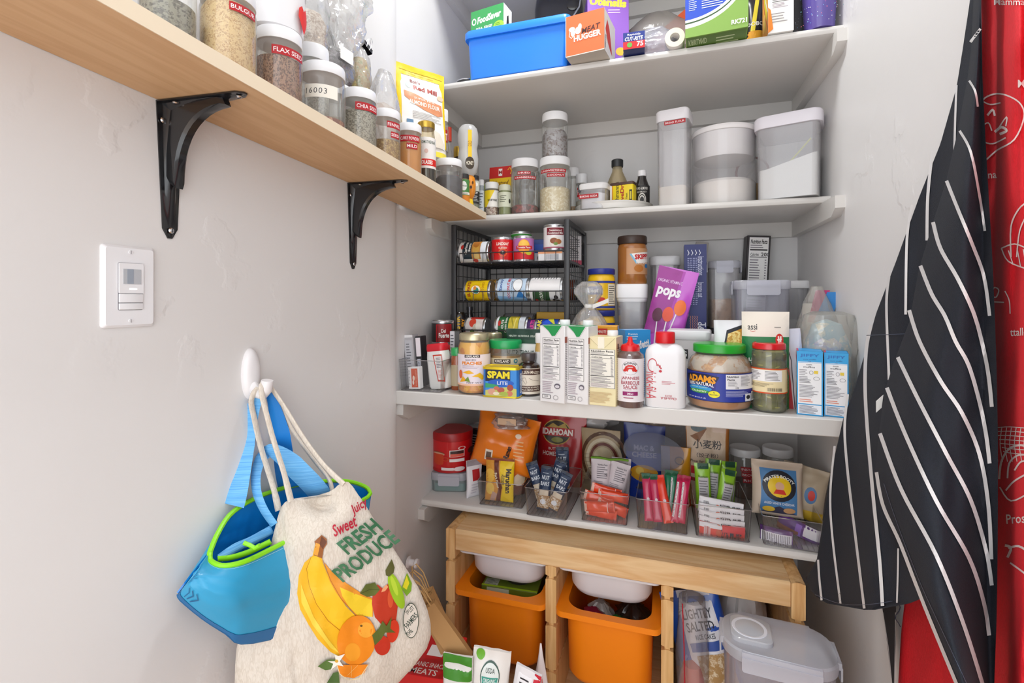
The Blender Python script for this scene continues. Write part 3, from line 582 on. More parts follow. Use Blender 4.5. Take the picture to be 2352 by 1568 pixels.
CRAN = speck(('6f1c22', '9a3a3c', '4a1218'), 90); COCO = speck(('e9dcbc', 'f4ecd6', 'd9c8a0'), 200)
p, r, h = cyl(1173, 1239, 490, 362, S2)
jar('jar with only a few dried cranberries left at the bottom', p, r, h, .15, .9, .15, CRAN, [('DRIED', .72, 52, -4, .06), ('CRANBERRIES', .64, 92, 0, .06)], heap=.03, group='quart jars on the second shelf')
p, r, h = cyl(1238, 1311, 487, 357, S2)
jar('jar half full of cream coconut with another jar stacked on it', p, r, h, .15, .9, .5, COCO, [('UNSWEETENED', .73, 100, -8, .06), ('COCONUT', .65, 66, 4, .065)], heap=.03, group='quart jars on the second shelf')
pz = p.copy(); pz.z += h - .001; _, r2, h2 = cyd(1243, 1303, 254, dep(p), p.z + h)
jar('jar of bagged grey pebbly seeds stacked on top of the coconut jar', pz, r2, h2, .19, .93, .62, speck(('4a4446', '8a8488', '6a5248', 'a8a4a8'), 110), heap=.1, group='quart jars on the second shelf')
p = ony(1192, 1.76); p.z = S2
filmbag('crumpled_bag', 'tall crumpled clear produce bag behind the cranberry jar', p, .058, .04, .235, 0, M('9ab87a', .7), .5, 31, [(.7, 0), (.8, .3), (.9, .6), (1, .85), (.55, .97), (.1, 1)], .35, film=clear('d9d4ca', .38, .2, 'd2ccc0', wr=30))
p = ony(1222, 1.69); p.z = S2
filmbag('prune_bag', 'bag of shiny black prunes peeping above the cranberry jar lid', p, .05, .03, .178, 0, None, 0, 37, [(.8, 0), (.9, .5), (1, .8), (.9, .93), (.4, 1)], .3, film=M('26242a', .15, coat=1))
p, r, h = cyd(1301, 1330, 384, 1.78, S2); jar('white lidded jar mostly hidden behind the coconut jar', p, r, h, .16, .92, .3, M('b08a5a', .8), group=None)
p, r, h = cyd(1322, 1350, 398, 1.76, S2); jar('small jar with red tape between coconut jar and baking soda', p, r, h, .2, .92, .5, M('c9c2b4', .8), [('PEPPER', .6, 90, 0, .2)], group=None)
# white turntable with its load
p = onz(1408, 481, S2); dd = dep(p); R = (1501 - 1317) / 2 * (dd + .09) / F / 1.02; c = P(1409, CY, dd + R); c.z = S2
t = thing('turntable', 'round white turntable tray holding baking soda, yeast and extract', 'turntable', c)
G().lathe([(R * .78, 0), (R * .80, .004), (R * .97, .024), (R, .030), (R * .985, .031), (R * .93, .009), (.001, .007)], M('efece6', .35, coat=.2), 56).build('tray', t)
zt = S2 + .0085
def ond(px, d, z): q = P(px, CY, d); q.z = z; return q
p = ond(1366, dd + .065, zt); 
def clipx(t): G().box(-.047, -.03, -.034, -.006, .057, .083, M('4a4a50', .3), b=.002).build('latch', t)
tub('baking_soda_tub', 'clear tub of white baking soda with dark latch on the turntable', 'container', p, .086, .07, .083, -.12, M('e9e8e8', .3), .016, M('eceaec', .7), .05, canv=[([('r', 0, 0, 1, 1, 'b3121d'), ('t', 'BAKING SODA', .5, .5, .5, 'f6e9ea', {'w': .88})], -.043, .022, .034, .048)], extra=clipx)
p = ond(1432, dd + .05, zt); sw = 54 * (dd + .03) / F
g = G(); g.rbox(sw, .042, .078, .006, M('f0d512', .35), k=3); t = thing('yeast_tin', 'yellow active dry yeast tin with brown lid on the turntable', 'tin', p, -.22); g.canvas(flatS(-sw / 2, sw / 2, 0, .078, -.021), sw, .078, [('r', 0, 0, .08, 1, 'f2ece8'), ('r', .09, 0, .11, 1, 'c8281c'), ('t', 'Fleischmann’s', .3, .5, .17, '3a3a10', {'rot': 90, 'w': 1.3}), ('t', 'ActiveDry', .55, .48, .2, 'b02818', {'rot': 90, 'w': 1.3, 'bold': .03}), ('t', 'Yeast', .72, .5, .08, '4a4410', {'rot': 90}), ('r', .84, .3, .96, .75, '3a3a2a'), ('r', .87, .36, .93, .68, 'd8c850')]); g.build('tin_body', t)
G().rbox(sw + .003, .045, .009, .007, M('4a2f26', .4), T3((0, 0, .076)), k=3).build('lid', t)
p, r, h = cyd(1396, 1440, 362, dd + .14, zt)
vessel('vinegar_bottle', 'pale square shouldered bottle with black cap behind the yeast tin', 'bottle', p, r, h, 0, [('glass_body', [(.9, 0), (1, .03), (1, .6), (.55, .78), (.5, .88)], clear('e9dcc0', .35, .1, 'd9cba8')), ('cap', [(.6, .86), (.62, .88), (.62, .985), (.5, 1), (.01, 1)], M('26282a', .4))])
p, r, h = cyd(1457, 1492, 388, dd + .07, zt)
vessel('extract_bottle', 'small dark extract bottle with white cap, right side of the turntable', 'bottle', p, r, h, face(p), [('glass_body', [(.9, 0), (1, .03), (1, .58), (.6, .78), (.55, .86)], M('1c1614', .12, coat=1)), ('cap', [(.6, .85), (.62, .87), (.62, .985), (.5, 1), (.01, 1)], LID)], [('label', 1.012, .05, .6, 180, 0, [('r', 0, 0, 1, 1, '2c2a2a'), ('t', 'PURE ALMOND', .5, .86, .12, 'e9e6e0', {'w': .5}), ('t', 'EXTRACT', .5, .7, .07, 'e9e6e0'), ('o', .5, .35, .17, .3, .82, 'e4e0da'), ('o', .5, .35, .11, .2, .7, 'e4e0da')])])
# tall flour containers
FLR = M('eee8e2', .85)
p, r, h = cyl(1508, 1591, 472, 249, S2)
tub('flour_container', 'tall slim clear container with a BREAD FLOUR strip', 'container', p, r * 1.62, r * 1.62, h, -.2, M('e9e6ea', .35), .030, M('e6ddd0', .85), .062, r=.012, canv=[([('r', 0, 0, 1, 1, 'b3121d'), ('t', 'BREAD FLOUR', .5, .5, .5, 'f6e9ea', {'w': .9})], -.022, .040, h - .047, h - .035)], group='tall flour containers')
p, r, h = cyl(1587, 1736, 467, 285, S2)
body = [(.96, 0), (.99, .01), (1, .03), (1, .93)]
vessel('sugar_container', 'wide round clear container with white plug lid, a third full', 'container', p, r, h, 0, [('clear_body', body, PLAST, 56), ('lid', [(.93, .62), (.95, .66), (.97, .93), (1.02, .935), (1.03, .95), (1.03, .98), (1, 1), (.01, 1)], M('ece8e8', .4), 56), ('contents', [(.94, .01), (.975, .03), (.975, .30), (.9, .335), (.5, .345), (.01, .34)], FLR, 40)], (), 'tall flour containers')
p, w_, h = bxd(1757, 1893, 243, 1.50, S2); p.y += .095; ww = .150
p = ony(1815, 1.6); p.z = S2
def scoop(t): G().tube([(-.03, -.02, .08), (.055, -.055, .165)], .0022, M('c9cf4a', .4), 8).build('scoop', t)
FM = M('f3f3f0', .8)
tub('flour_container', 'big square clear container of white flour with a green scoop', 'container', p, .152, .176, .236, -.30, M('e6e2ea', .35), .03, None, 0, r=.02, lidout=.007, group='tall flour containers', extra=scoop)
bpy.context.view_layer.update()
par = [o for o in bpy.data.objects if o.get('label', '').startswith('big square clear')][0]
g = G(); w_, d_ = .146, .17; N = 14; top = []
vs = []; fs = []
def fh(x, y): return .088 + .045 * max(0, (x / w_ + .1)) * 1.3 + .006 * noise.noise(V((x * 40, y * 40, 0)))
base = rr(w_, d_, .018, 5, .003); up = [(x, y, fh(x, y)) for x, y, _ in base]; mid = [(x * .6, y * .6, fh(x * .6, y * .6)) for x, y, _ in base]; ce = [(x * .1, y * .1, fh(0, 0)) for x, y, _ in base]
g.loft([base, up, mid, ce], FM); g.build('contents', par)
p = ony(1728, 1.8); p.z = S2
G_ = G(); G_.tube([(.05 * cos(a * pi / 8), 0, .145 + .05 * sin(a * pi / 8)) for a in range(16)], .004, M('8a2f2c', .3), 8, closed=True); G_.lathe([(.03, 0), (.034, .01), (.04, .1)], M('b98a3a', .4), 24)
o = G_.build('wire_whisk'); o.name = 'ring_handle_jar'; o.location = p; tag(o, 'amber jar with a red ring on top hidden between the big containers', 'jar')
# ---------------------------------------------------------------- top shelf
def put(c, rz, d): return V((c.x - sin(rz) * d / 2, c.y + cos(rz) * d / 2, c.z))
a = ony(1078, 1.412); b = ony(1301, 1.412); c = (a + b) / 2; c.z = S1 + .0005; BW = (b - a).length
BLU = M('2484f4', .33, coat=.1)
t = thing('storage_bin', 'bright blue open plastic bin with a rolled rim on the top shelf', 'bin', put(c, 0, .2))
g = G(); shell(g, BW, .2, .137, .016, .003, BLU, .006); g.build('bin_body', t)
g = G(); q = .006; g.loft([rr(BW + 2 * q + a, .2 + 2 * q + a, .02, 6, z) for a, z in ((.0, .122), (.016, .122), (.018, .127), (.017, .142), (.010, .147), (-.002, .146), (-.004, .12))], BLU, (0, 0)); g.build('rim', t)
zb = S1 + .004
p = ony(1127, 1.455); p.z = zb
GRN = M('3fa45c', .35)
carton('wrap_box', 'green and white vacuum bag box sticking up out of the blue bin', 'box', p, .118, .055, .225, -.16, M('e9ebe6', .4), [('r', 0, 0, 1, 1, '3fa35b'), ('t', 'FoodSaver', .56, .86, .1, 'f4f8f2', {'w': .74, 'shear': .25, 'bold': .04, 'rot': 4}), ('o', .1, .845, .07, .05, .6, 'f0f4ee'), ('t', 'BPA FREE', .42, .72, .055, 'f4f8f2', {'w': .5, 'bold': .03}), ('t', 'SEALER', .55, .655, .05, 'f4f8f2', {'w': .4}), ('e', .86, .7, .16, .07, 'a8d84a'), ('l', .76, .66, .96, .75, 4, '5a9a2c')], [('r', 0, 0, 1, 1, 'e9ebe6')], [('r', 0, 0, 1, 1, 'eceeea'), ('p', [(.3, .6), (.7, .7), (.6, .9), (.4, .86)], '3a3a38')], rx=-.02)
p = ony(1284, 1.70); p.z = S1 + .0005
g = G(); g.loft([rr(.172 * s, .09 * s, .03, 6, z) for s, z in ((.9, 0), (1, .01), (1, .33), (.93, .38), (.7, .40))], M('1b1c24', .08, coat=1)); 
t = thing('vacuum_sealer', 'glossy black rounded appliance standing behind the blue bin', 'appliance', p, .2); g.build('body', t)
G().tube([(.02, -.048, .24), (.045, -.05, .28), (.07, -.048, .32), (.075, -.046, .35)], .003, M('b8bcc6', .2, metal=.6), 8).build('grip_strip', t)
G().lathe([(.02, 0), (.02, .003), (.012, .005), (.01, .005)], M('0c0c10', .1, coat=1), 24, T=T3((.048, -.0455, .33), rx=pi / 2)).build('dial', t)
p = ony(1073, 1.54); p.z = S1
t = thing('black_pan', 'black thing mostly hidden, left of the blue bin on the top shelf', 'pan', p); G().lathe([(.03, 0), (.034, .005), (.036, .05), (.03, .055), (.01, .055)], M('18181a', .3, coat=.5), 28).build('pan_body', t); G().lathe([(.034, .05), (.037, .05), (.037, .053), (.034, .053)], CHR, 28).build('rim_band', t)
# orange meat hugger box
a = ony(1299, 1.368); b = ony(1388, 1.352); c = (a + b) / 2; c.z = S1 + .0003; rz = atan2(b.y - a.y, b.x - a.x); w_ = (b - a).length
pig = [('e', .17, .66, .08, .06, 'f7ece4'), ('e', .2, .56, .06, .08, 'f7ece4'), ('e', .33, .6, .08, .09, 'f7ece4'), ('e', .38, .68, .05, .08, 'f7ece4'), ('s', [(.12, .62), (.1, .5), (.16, .44), (.22, .5)], .002, 'f7ece4')]
carton('meat_wrap_box', 'orange fronted cardboard box overhanging the top shelf edge', 'box', put(c, rz, .12), w_, .12, .115, rz, M('cfc6bb', .6), [('r', 0, 0, 1, 1, 'e8e2da'), ('r', .015, .02, 1, 1, 'ea7444')] + pig + [('t', 'MEAT', .66, .58, .13, '4a2c2a', {'w': .5, 'shear': .3, 'rot': 6, 'bold': .02}), ('t', 'HUGGER', .57, .42, .15, 'f7ece4', {'w': .7, 'bold': .04, 'rot': 2})],
    [], [('r', 0, 0, 1, 1, 'efece8'), ('p', [(.1, .55), (.25, .85), (.45, .7), (.6, .4), (.7, .15), (.5, .2), (.3, .3)], 'd8372c')] + bars(.02, .05, .12, .4, v=False))
p = ony(1392, 1.57); p.z = S1
carton('utensil_box', 'tall purple cardboard box with yellow lettering behind the orange one', 'box', p, .128, .09, .262, .28, M('7c4fa8', .4), [('r', 0, 0, 1, 1, '8a58bb'), ('t', 'Utensils', .5, .9, .1, 'f2e03a', {'w': .9, 'bold': .05, 'rot': -6}), ('l', .5, .76, .85, .82, 2, 'e9c8e9'), ('e', .8, .3, .12, .05, 'e9b83a')], [], [('r', 0, 0, 1, 1, '6a3a94'), ('e', .5, .7, .15, .12, '8a5ab4')], rx=-.03)
p = ony(1510, 1.64); p.z = S1
ORF = M('e8643a', .4)
def inner(t):
    G().sheet(lambda u, v: (-.09 + .19 * u, -.03 + .02 * v, .02 + v * (.08 + .14 * u)), 4, 4, ORF, .002).build('orange_sheet', t)
filmbag('sheet_bag', 'big hazy plastic bag with orange sheets leaning at the back of top shelf', p, .115, .045, .235, 0, None, 0, 41, [(.9, 0), (1, .2), (1, .5), (.85, .8), (.3, 1)], .15, film=clear('dcd8d4', .4, .2, 'cfcac6', wr=24), extra=inner)
p = ony(1456, 1.375); p.z = S1 + .0003; dd = dep(p)
w_ = .058; carton('wax_paper_box', 'small blue and red box end poking over the top shelf edge', 'box', put(p, .05, .16), w_, .16, .046, .05, M('1d2a6a', .4), [('r', 0, .45, 1, 1, '1f3488'), ('r', 0, 0, 1, .45, 'cf2026'), ('t', 'Reynolds', .5, .84, .16, 'f2f2f4', {'w': .6}), ('t', 'CUT-RITE', .5, .6, .24, 'f2f2f4', {'w': .84, 'shear': .2, 'bold': .03}), ('t', '75', .78, .26, .3, 'f4eaea', {'bold': .03}), ('e', .3, .24, .12, .15, '6ab04a')])
p = ony(1550, 1.40); p.z = S1 + .0268
g = G(); g.lathe([(.026, 0), (.0265, .002), (.0265, .2), (.026, .202), (.012, .202), (.012, 0)], M('efeae4', .7), 32, (0, 0), T3(rx=-pi / 2)); 
g.loft([[(q * cos(2 * pi * i / 32), y, q * sin(2 * pi * i / 32)) for i in range(32)] for q, y in ((.026, 0), (.0125, 0), (.012, .04))], M('e6dfcf', .7), (0, 0)); o = g.build('paper_roll'); o.location = p; tag(o, 'white paper roll lying end-on beside the green and blue box', 'roll')
p = ony(1500, 1.46); p.z = S1 + .001
filmbag('film_bag', 'low crumpled clear bag draped around the wax paper box', p, .085, .05, .085, 0, None, 0, 44, [(.95, 0), (1, .2), (.9, .6), (.5, .95), (.1, 1)], .3, film=clear('ececf2', .25, .15, 'e4e4ee', wr=30))
a = ony(1574, 1.363); b = ony(1719, 1.352); c = (a + b) / 2; c.z = S1 + .0003; w_ = (b - a).length; rz = atan2(b.y - a.y, b.x - a.x)
arc = lambda r0, r1: [(cos(rad(270 + 90 * i / 16)) * r1 * .93, .95 + sin(rad(270 + 90 * i / 16)) * r1 * 1.02) for i in range(17)] + [(cos(rad(360 - 90 * i / 16)) * r0 * .93, .95 + sin(rad(360 - 90 * i / 16)) * r0 * 1.02) for i in range(17)]
pie = [(0, .95), ] + [(cos(rad(270 + 90 * i / 16)) * .78 * .93, .95 + sin(rad(270 + 90 * i / 16)) * .78) for i in range(17)] + [(.72, 1), (0, 1)]
carton('foil_box', 'green and blue printed box overhanging the middle of the top shelf', 'box', put(c, rz, .1), w_, .1, .135, rz, M('7ba344', .4), [('r', 0, 0, 1, 1, '86ad50'), ('p', [(x, max(.02, y - .1)) for x, y in [(0, 1.1), (0, .32)] + [(cos(rad(270 + 90 * i / 16)) * .97, 1.1 + sin(rad(270 + 90 * i / 16)) * .82) for i in range(17)]], 'f2f2ee'),
    ('p', [(0, 1), (0, .26)] + [(cos(rad(270 + 90 * i / 16)) * .93, 1 + sin(rad(270 + 90 * i / 16)) * .74) for i in range(17)], '3a5a34'), ('p', [(0, 1), (0, .29)] + [(cos(rad(270 + 90 * i / 16)) * .915, 1 + sin(rad(270 + 90 * i / 16)) * .71) for i in range(17)], 'f2f2ee'),
    ('p', [(0, 1), (0, .34)] + [(cos(rad(270 + 90 * i / 16)) * .86, 1 + sin(rad(270 + 90 * i / 16)) * .66) for i in range(17)], '2a50c4'), ('r', .27, .8, .68, 1, 'f4f2ee'), ('r', .3, .84, .65, .88, 'd84a20'), ('t', 'KIRKLAND', .475, .92, .09, '1f1f22', {'w': .34, 'bold': .03, 'rot': 2}), ('l', .06, .5, .2, .95, 12, 'cdd8f6'), ('l', .27, .5, .62, .76, 6, 'dce4fa'), ('t', 'RK721', .86, .13, .09, 'f2f4ea', {'w': .24, 'bold': .03}), ('o', .76, .93, .05, .07, .7, 'e9eefa')],
    [], [('r', 0, 0, 1, 1, '7ba344')], [], [('r', .02, .05, .98, .95, '5d7f34'), ('t', 'KIRKLAND', .2, .3, .3, 'c8d8a8', {'w': .3, 'mir': 1}), ('l', .5, .2, .95, .8, 4, 'c8d8a8')])
p = ony(1733, 1.56); p.z = S1
pouch('snack_bag', 'dark snack bag with yellow swirls squeezed behind the foil box', 'bag', p, .05, .2, .04, 0, M('2a2428', .3), [('r', 0, 0, 1, .4, 'e8a32a'), ('p', [(.2, .4), (.6, 1), (.8, 1), (.45, .4)], 'e9d23a'), ('t', 'ADOBO', .35, .5, .06, 'e9e4e0')], seed=4)
a = ony(1764, 1.405); b = ony(1823, 1.405); c = (a + b) / 2; c.z = S1; w_ = (b - a).length
carton('snack_box', 'white snack box with nutrition panel and a colourful orange side', 'box', put(c, 0, .075), w_, .075, .2, 0, M('f0efec', .4), [('r', 0, 0, 1, 1, 'f2f1ee')] + nut(.12, .3, .92, .98)[2:] + [('l', .1, .12, .9, .26, 4, '9a9494'), ('p', [(0, 0), (.2, .05), (.1, .3), (0, .34)], 'f08a2a')], [('r', 0, 0, 1, 1, 'f2a13a'), ('p', [(.1, 1), (.5, 1), (.9, .3), (.5, .1)], 'e9d42a'), ('s', [(.2, 1), (.6, .5), (.95, .3)], .006, 'f4f0ea'), ('s', [(.0, .8), (.4, .4), (.9, .1)], .005, 'd8402a'), ('e', .35, .25, .25, .12, 'f7c05a')])
p = ony(1838, 1.50); p.z = S1
carton('black_box', 'matte black box with a red edge beside the sparkly cup', 'box', p, .05, .08, .18, 0, M('343436', .5), [('r', .7, 0, 1, 1, 'b81d3a')])
p, r, h = cyl(1846, 1918, 57, -120, S1); 
GAL = M('5a4a9c', .25, coat=.6)
t = thing('party_cup', 'purple cup with confetti of tiny bright dots at shelf end', 'cup', p); r = .034
g = G(); g.lathe([(r * .96, 0), (r, .004), (r * 1.25, .15), (r * 1.25, .152), (r * 1.2, .15), (r * .9, .006)], GAL, 40); 
R = random.Random(5); it = [('e', R.random(), R.random(), .004 + R.random() * .004, .004 + R.random() * .004, R.choice(['f4f4fa', '8ad8e8', 'f4f4fa', 'f0708a', '6ab8f0'])) for _ in range(170)]
g.canvas(cylS(lambda z: r + (r * .25) * z / .15, rad(230), .006, .14, face(p)), r * 4, .14, it); g.build('cup_body', t)

# ---------------------------------------------------------------- black wire can rack
RX0, RX1, RY0, RY1 = -.676, -.296, 1.478, 1.80; RC = V(((RX0 + RX1) / 2, RY0, S3 + .0005))
t = thing('can_rack', 'black wire three tier can rack standing on the deep shelf', 'rack', RC); hw = (RX1 - RX0) / 2; RD = RY1 - RY0; RH = .508
BM = M('26262a', .4, coat=.2)
for sx in (-1, 1):
    for y in (0, RD): G().box(sx * hw - .008, sx * hw + .008, y - .008, y + .008, 0, RH, BM, b=.0015).build('post', t)
    G().box(sx * hw - .006, sx * hw + .006, 0, RD, RH - .012, RH, BM).build('side_rail', t)
    g = G()
    for i in range(1, 9): y = RD * i / 9; g.tube([(sx * hw, y, .004), (sx * hw, y, RH - .006)], .0014, BM, 5)
    for i in range(1, 12): z = RH * i / 12; g.tube([(sx * hw, .004, z), (sx * hw, RD - .004, z)], .0014, BM, 5)
    g.build('side_grid', t)
g = G()
for i in range(1, 11): x = -hw + 2 * hw * i / 11; g.tube([(x, RD, .02), (x, RD, RH - .05)], .0014, BM, 5)
for z in (.02, .11, .235, .36, .46): g.tube([(-hw, RD, z), (hw, RD, z)], .0016, BM, 5)
g.build('back_grid', t)
TZ = [.128, .254, .380]
for z in TZ:
    g = G()
    for i in range(12): y = .004 + (RD - .008) * i / 11; g.tube([(-hw, y, z), (hw, y, z)], .0013, BM, 5)
    for i in range(1, 11): x = -hw + 2 * hw * i / 11; g.tube([(x, -.004, z + .03), (x, -.004, z), (x, RD, z)], .0013, BM, 5)
    g.tube([(-hw + .02, -.004, z), (-hw + .02, -.004, z + .032), (hw - .004, -.004, z + .032), (hw - .004, -.004, z)], .0019, BM, 6); g.tube([(-hw, -.004, z), (hw, -.004, z)], .0019, BM, 6)
    for sx in (-1, 1): g.box(sx * hw - .004, sx * hw + .004, 0, RD, z - .004, z + .004, BM)
    g.build('tier_tray', t)
TIN = M('c6c8cc', .25, metal=.9)
def can(name, label, loc, r, h, base, items, lying=False, rz=0, rot=0, group='cans in the black wire rack', rx=0, cat='can'):
    t = thing(name, label, cat, loc, rz, group, rx, -pi / 2 if lying else 0)
    G().lathe([(r * .9, .002), (r * .97, 0), (r, .002), (r * .985, .006), (r * .985, h - .006), (r, h - .002), (r * .97, h), (r * .94, h - .002), (r * .92, h - .004), (.001, h - .004)], TIN, 36).build('tin_body', t)
    g = G(); g.lathe([(r, .008), (r, h - .008)], M(base, .3, coat=.3), 36, (0, 0)); g.canvas(cylS(r, rad(220), .008, h - .016, rad(rot)), r * rad(220), h - .016, items, .006); g.build('label', t)
    return t
def tier(k): return S3 + TZ[k] + .0018
def rx_(px, y=1.53): return ony(px, y).x
y = 1.522
T1, T2, T3_ = tier(2), tier(1), tier(0)
can('food_can', 'can of chickpeas lying on its side at top left of the rack', (rx_(1131), y, T1 + .0365), .036, .112, '22323c', [('r', 0, .86, 1, 1, 'efe9e6'), ('r', .0, 0, 1, .2, 'dfe3ea'), ('r', .0, 0, .32, 1, 'f0ece8'), ('r', .32, .2, 1, .52, 'c98f45'), ('e', .55, .36, .12, .12, 'd9a84a'), ('e', .4, .34, .1, .1, 'e6c47a'), ('e', .72, .36, .12, .12, 'b9742a'), ('t', 'Garbanzo', .62, .73, .1, 'f0efe9', {'w': .36, 'bold': .03}), ('t', 'Beans', .62, .6, .09, 'f0efe9', {'w': .22, 'bold': .03}), ('e', .62, .87, .06, .05, 'c8342c'), ('e', .27, .4, .06, .09, 'd04a44')], True)
can('food_can', 'standing red can of sliced olives in the top rack tier', (rx_(1156), y, T1), .0365, .082, 'd3161a', [('t', 'LINDSAY', .5, .78, .15, 'f4e6da', {'w': .3, 'bold': .03}), ('t', 'SLICED', .5, .58, .09, 'f4e6da', {'w': .2}), ('o', .5, .35, .1, .2, .8, 'e8702a'), ('e', .5, .35, .06, .1, '26201e'), ('e', .5, .37, .03, .05, 'd9d2ca')], rot=-20 + 40)
can('food_can', 'purple and red can leaning a little, beside the red olive can', (rx_(1204), y + .002, T1), .0345, .084, 'b26fae', [('r', 0, 0, 1, .35, 'd3222c'), ('e', .5, .6, .15, .34, 'f09a2c'), ('e', .5, .72, .12, .18, 'f4c04a'), ('r', .3, .48, .72, .64, 'c81e26'), ('t', 'Tomato Paste', .5, .56, .09, 'f8eee6', {'w': .34}), ('e', .62, .3, .08, .1, 'c8c83a')], rot=20, rz=-.04)
can('food_can', 'white topped green can in the second row of the rack', (rx_(1197, 1.61), 1.612, T1), .036, .112, 'e9e9e4', [('r', 0, .76, 1, .98, '3f9a3c'), ('t', 'NATURE', .5, .86, .08, '1f3a1c', {'w': .2}), ('l', .4, .5, .7, .7, 4, '7a7a76')], rot=20)
can('food_can', 'can of sweetened milk with maroon banner, stacked at the rack post', (rx_(1274, 1.525), 1.524, T1 + .0325), .0355, .083, 'ece6e6', [('r', .28, .62, .72, .96, '7a1c2c'), ('t', 'Sweetened', .5, .84, .1, 'f2e9e4', {'w': .3}), ('t', 'Condensed Milk', .5, .71, .1, 'f2e9e4', {'w': .38}), ('e', .5, .3, .16, .24, 'e4ddd4'), ('e', .46, .34, .09, .14, '8a4a26'), ('e', .56, .3, .08, .12, 'a8683a'), ('e', .5, .2, .05, .07, '6a8a3a'), ('r', 0, 0, 1, .06, 'a8586a')], rot=18)
carton('small_carton', 'short white carton under the condensed milk can', 'box', (rx_(1268, 1.525), 1.53, T1), .078, .066, .030, 0, M('e4e3e4', .4), [('r', 0, .8, 1, 1, 'e9a070'), *bars(.3, .05, .9, .75, '9a9aa2', 'e4e3e4')])
carton('stock_box', 'blue box seen between the purple can and condensed milk can', 'box', (rx_(1237, 1.62), 1.64, T1), .05, .05, .085, .1, M('23489a', .4), [('r', 0, 0, 1, .45, 'd9d9e0'), ('r', .2, .5, .8, .8, '2a5ac0'), ('o', .6, .25, .2, .14, .6, '2a2a30')])
can('food_can', 'silver ended can lying behind the chickpeas', (rx_(1160, 1.62), 1.62, T1 + .0375), .036, .112, 'b98a3c', [('r', 0, .3, 1, .7, '7a4a2c'), ('e', .6, .5, .2, .3, 'd9a85a')], True)
can('food_can', 'yellow chilli sauce can lying in the middle rack tier', (rx_(1134), y, T2 + .0345), .034, .094, 'efc80f', [('e', .52, .52, .12, .22, 'f6f0e0'), ('o', .52, .52, .13, .24, .85, 'e0a010'), ('e', .5, .5, .08, .12, '2f8a7a'), ('e', .56, .56, .05, .07, 'e08a2a'), ('t', 'EL PATO', .55, .84, .14, 'a82a1c', {'w': .42, 'bold': .04}), ('t', 'TOMATO SAUCE', .52, .2, .1, 'b87a0a', {'w': .42}), ('l', .06, .1, .26, .9, 9, 'b8860a')], True)
can('food_can', 'pale blue coconut milk can lying in the middle rack tier', (rx_(1221), y, T2 + .0375), .037, .112, 'c4daf0', [('p', [(.0, 0), (.3, 0), (.34, 1), (0, 1)], '8ab8e4'), ('p', [(.28, 0), (.5, .2), (.3, .35)], '2a78c0'), ('t', 'Savoy', .62, .86, .14, '1d4a9a', {'w': .34, 'shear': .2}), ('t', 'COCONUT MILK', .56, .6, .1, 'c43a4a', {'w': .58, 'bold': .02}), ('e', .62, .28, .16, .16, 'f4f6f8'), ('o', .62, .28, .17, .17, .9, '6a5a50'), ('t', 'for Cooking', .56, .48, .05, '4a5a6a', {'w': .3})], True)
can('food_can', 'white and green can of black olives lying by the rack post', (rx_(1306, 1.53) - .012, y, T2 + .0375), .037, .113, 'eceaea', [('p', [(0, .35), (.44, .35), (.44, .9), (0, .95)], '2f5430'), ('t', 'RIPE OLIVES', .3, .62, .11, 'eef0e6', {'w': .4, 'bold': .02}), ('e', .2, .2, .06, .07, '1e1a1c'), ('e', .3, .14, .06, .07, '2a2226'), ('e', .16, .1, .06, .07, '1e1a1c'), ('r', .74, .05, .94, .95, 'f6f4f4'), ('l', .76, .1, .92, .9, 9, '6a6a70'), ('e', .2, .8, .05, .05, 'c83a34')], True)
can('food_can', 'golden can lying behind the yellow chilli sauce can', (rx_(1172, 1.6), 1.602, T2 + .0375), .037, .112, 'c8922c', [('e', .7, .5, .2, .3, 'e9b85a'), ('t', 'BEANS', .75, .5, .12, '4a2c14', {'w': .3})], True)
can('food_can', 'grey topped can lying behind the coconut milk', (rx_(1275, 1.6), 1.602, T2 + .0375), .037, .112, '8a8488', [('r', 0, .4, 1, .6, '5a5458')], True)
for k, (px, c1, lb) in enumerate(((1330, 'e0dcdc', 'white packet standing inside the upper right of the rack'), )):
    carton('packet_box', lb, 'packet', (rx_(1318, 1.68), 1.68, T1), .05, .02, .10, .5, M(c1, .4), [('l', .1, .2, .9, .9, 9, '6a6468'), ('r', 0, 0, 1, .15, 'c8506a')], [], [('l', .1, .2, .9, .9, 9, '6a6468')])
can('food_can', 'brown patterned can lying behind the olives near the rack side', (rx_(1326, 1.68), 1.69, T2 + .0375), .037, .11, '7a3a24', [('r', 0, .3, 1, .6, 'e0c48a'), ('e', .5, .8, .2, .1, 'd8d4cc')], True)
vessel('sauce_jar', 'round black jar with yellow letters at left of lowest rack tier', 'jar', (rx_(1052, 1.51), 1.512, T3_ ), .0285, .088, .35, [('jar_body', [(.9, 0), (1, .04), (1, .7), (.93, .9), (.7, 1), (.01, 1)], M('1b181a', .2, coat=.8))], [('label', 1.01, .25, .9, 150, 0, [('t', 'STIR', .5, .55, .3, 'f0c030', {'rot': 90, 'bold': .04}), ('t', 'FRY', .75, .55, .2, 'f0a02a', {'rot': 90, 'bold': .04})])])
can('food_can', 'can of mushroom pieces lying in the lowest rack tier', (rx_(1123), y, T3_ + .0355), .035, .075, 'e9dedc', [('r', 0, .75, 1, 1, 'd8d0cc'), ('e', .65, .6, .12, .2, 'd8442c'), ('e', .5, .4, .12, .18, 'cfc6b2'), ('e', .4, .6, .08, .14, '6a8a3a'), ('e', .56, .26, .1, .14, 'ece6da'), ('r', .76, 0, 1, .8, 'c4342c')], True)
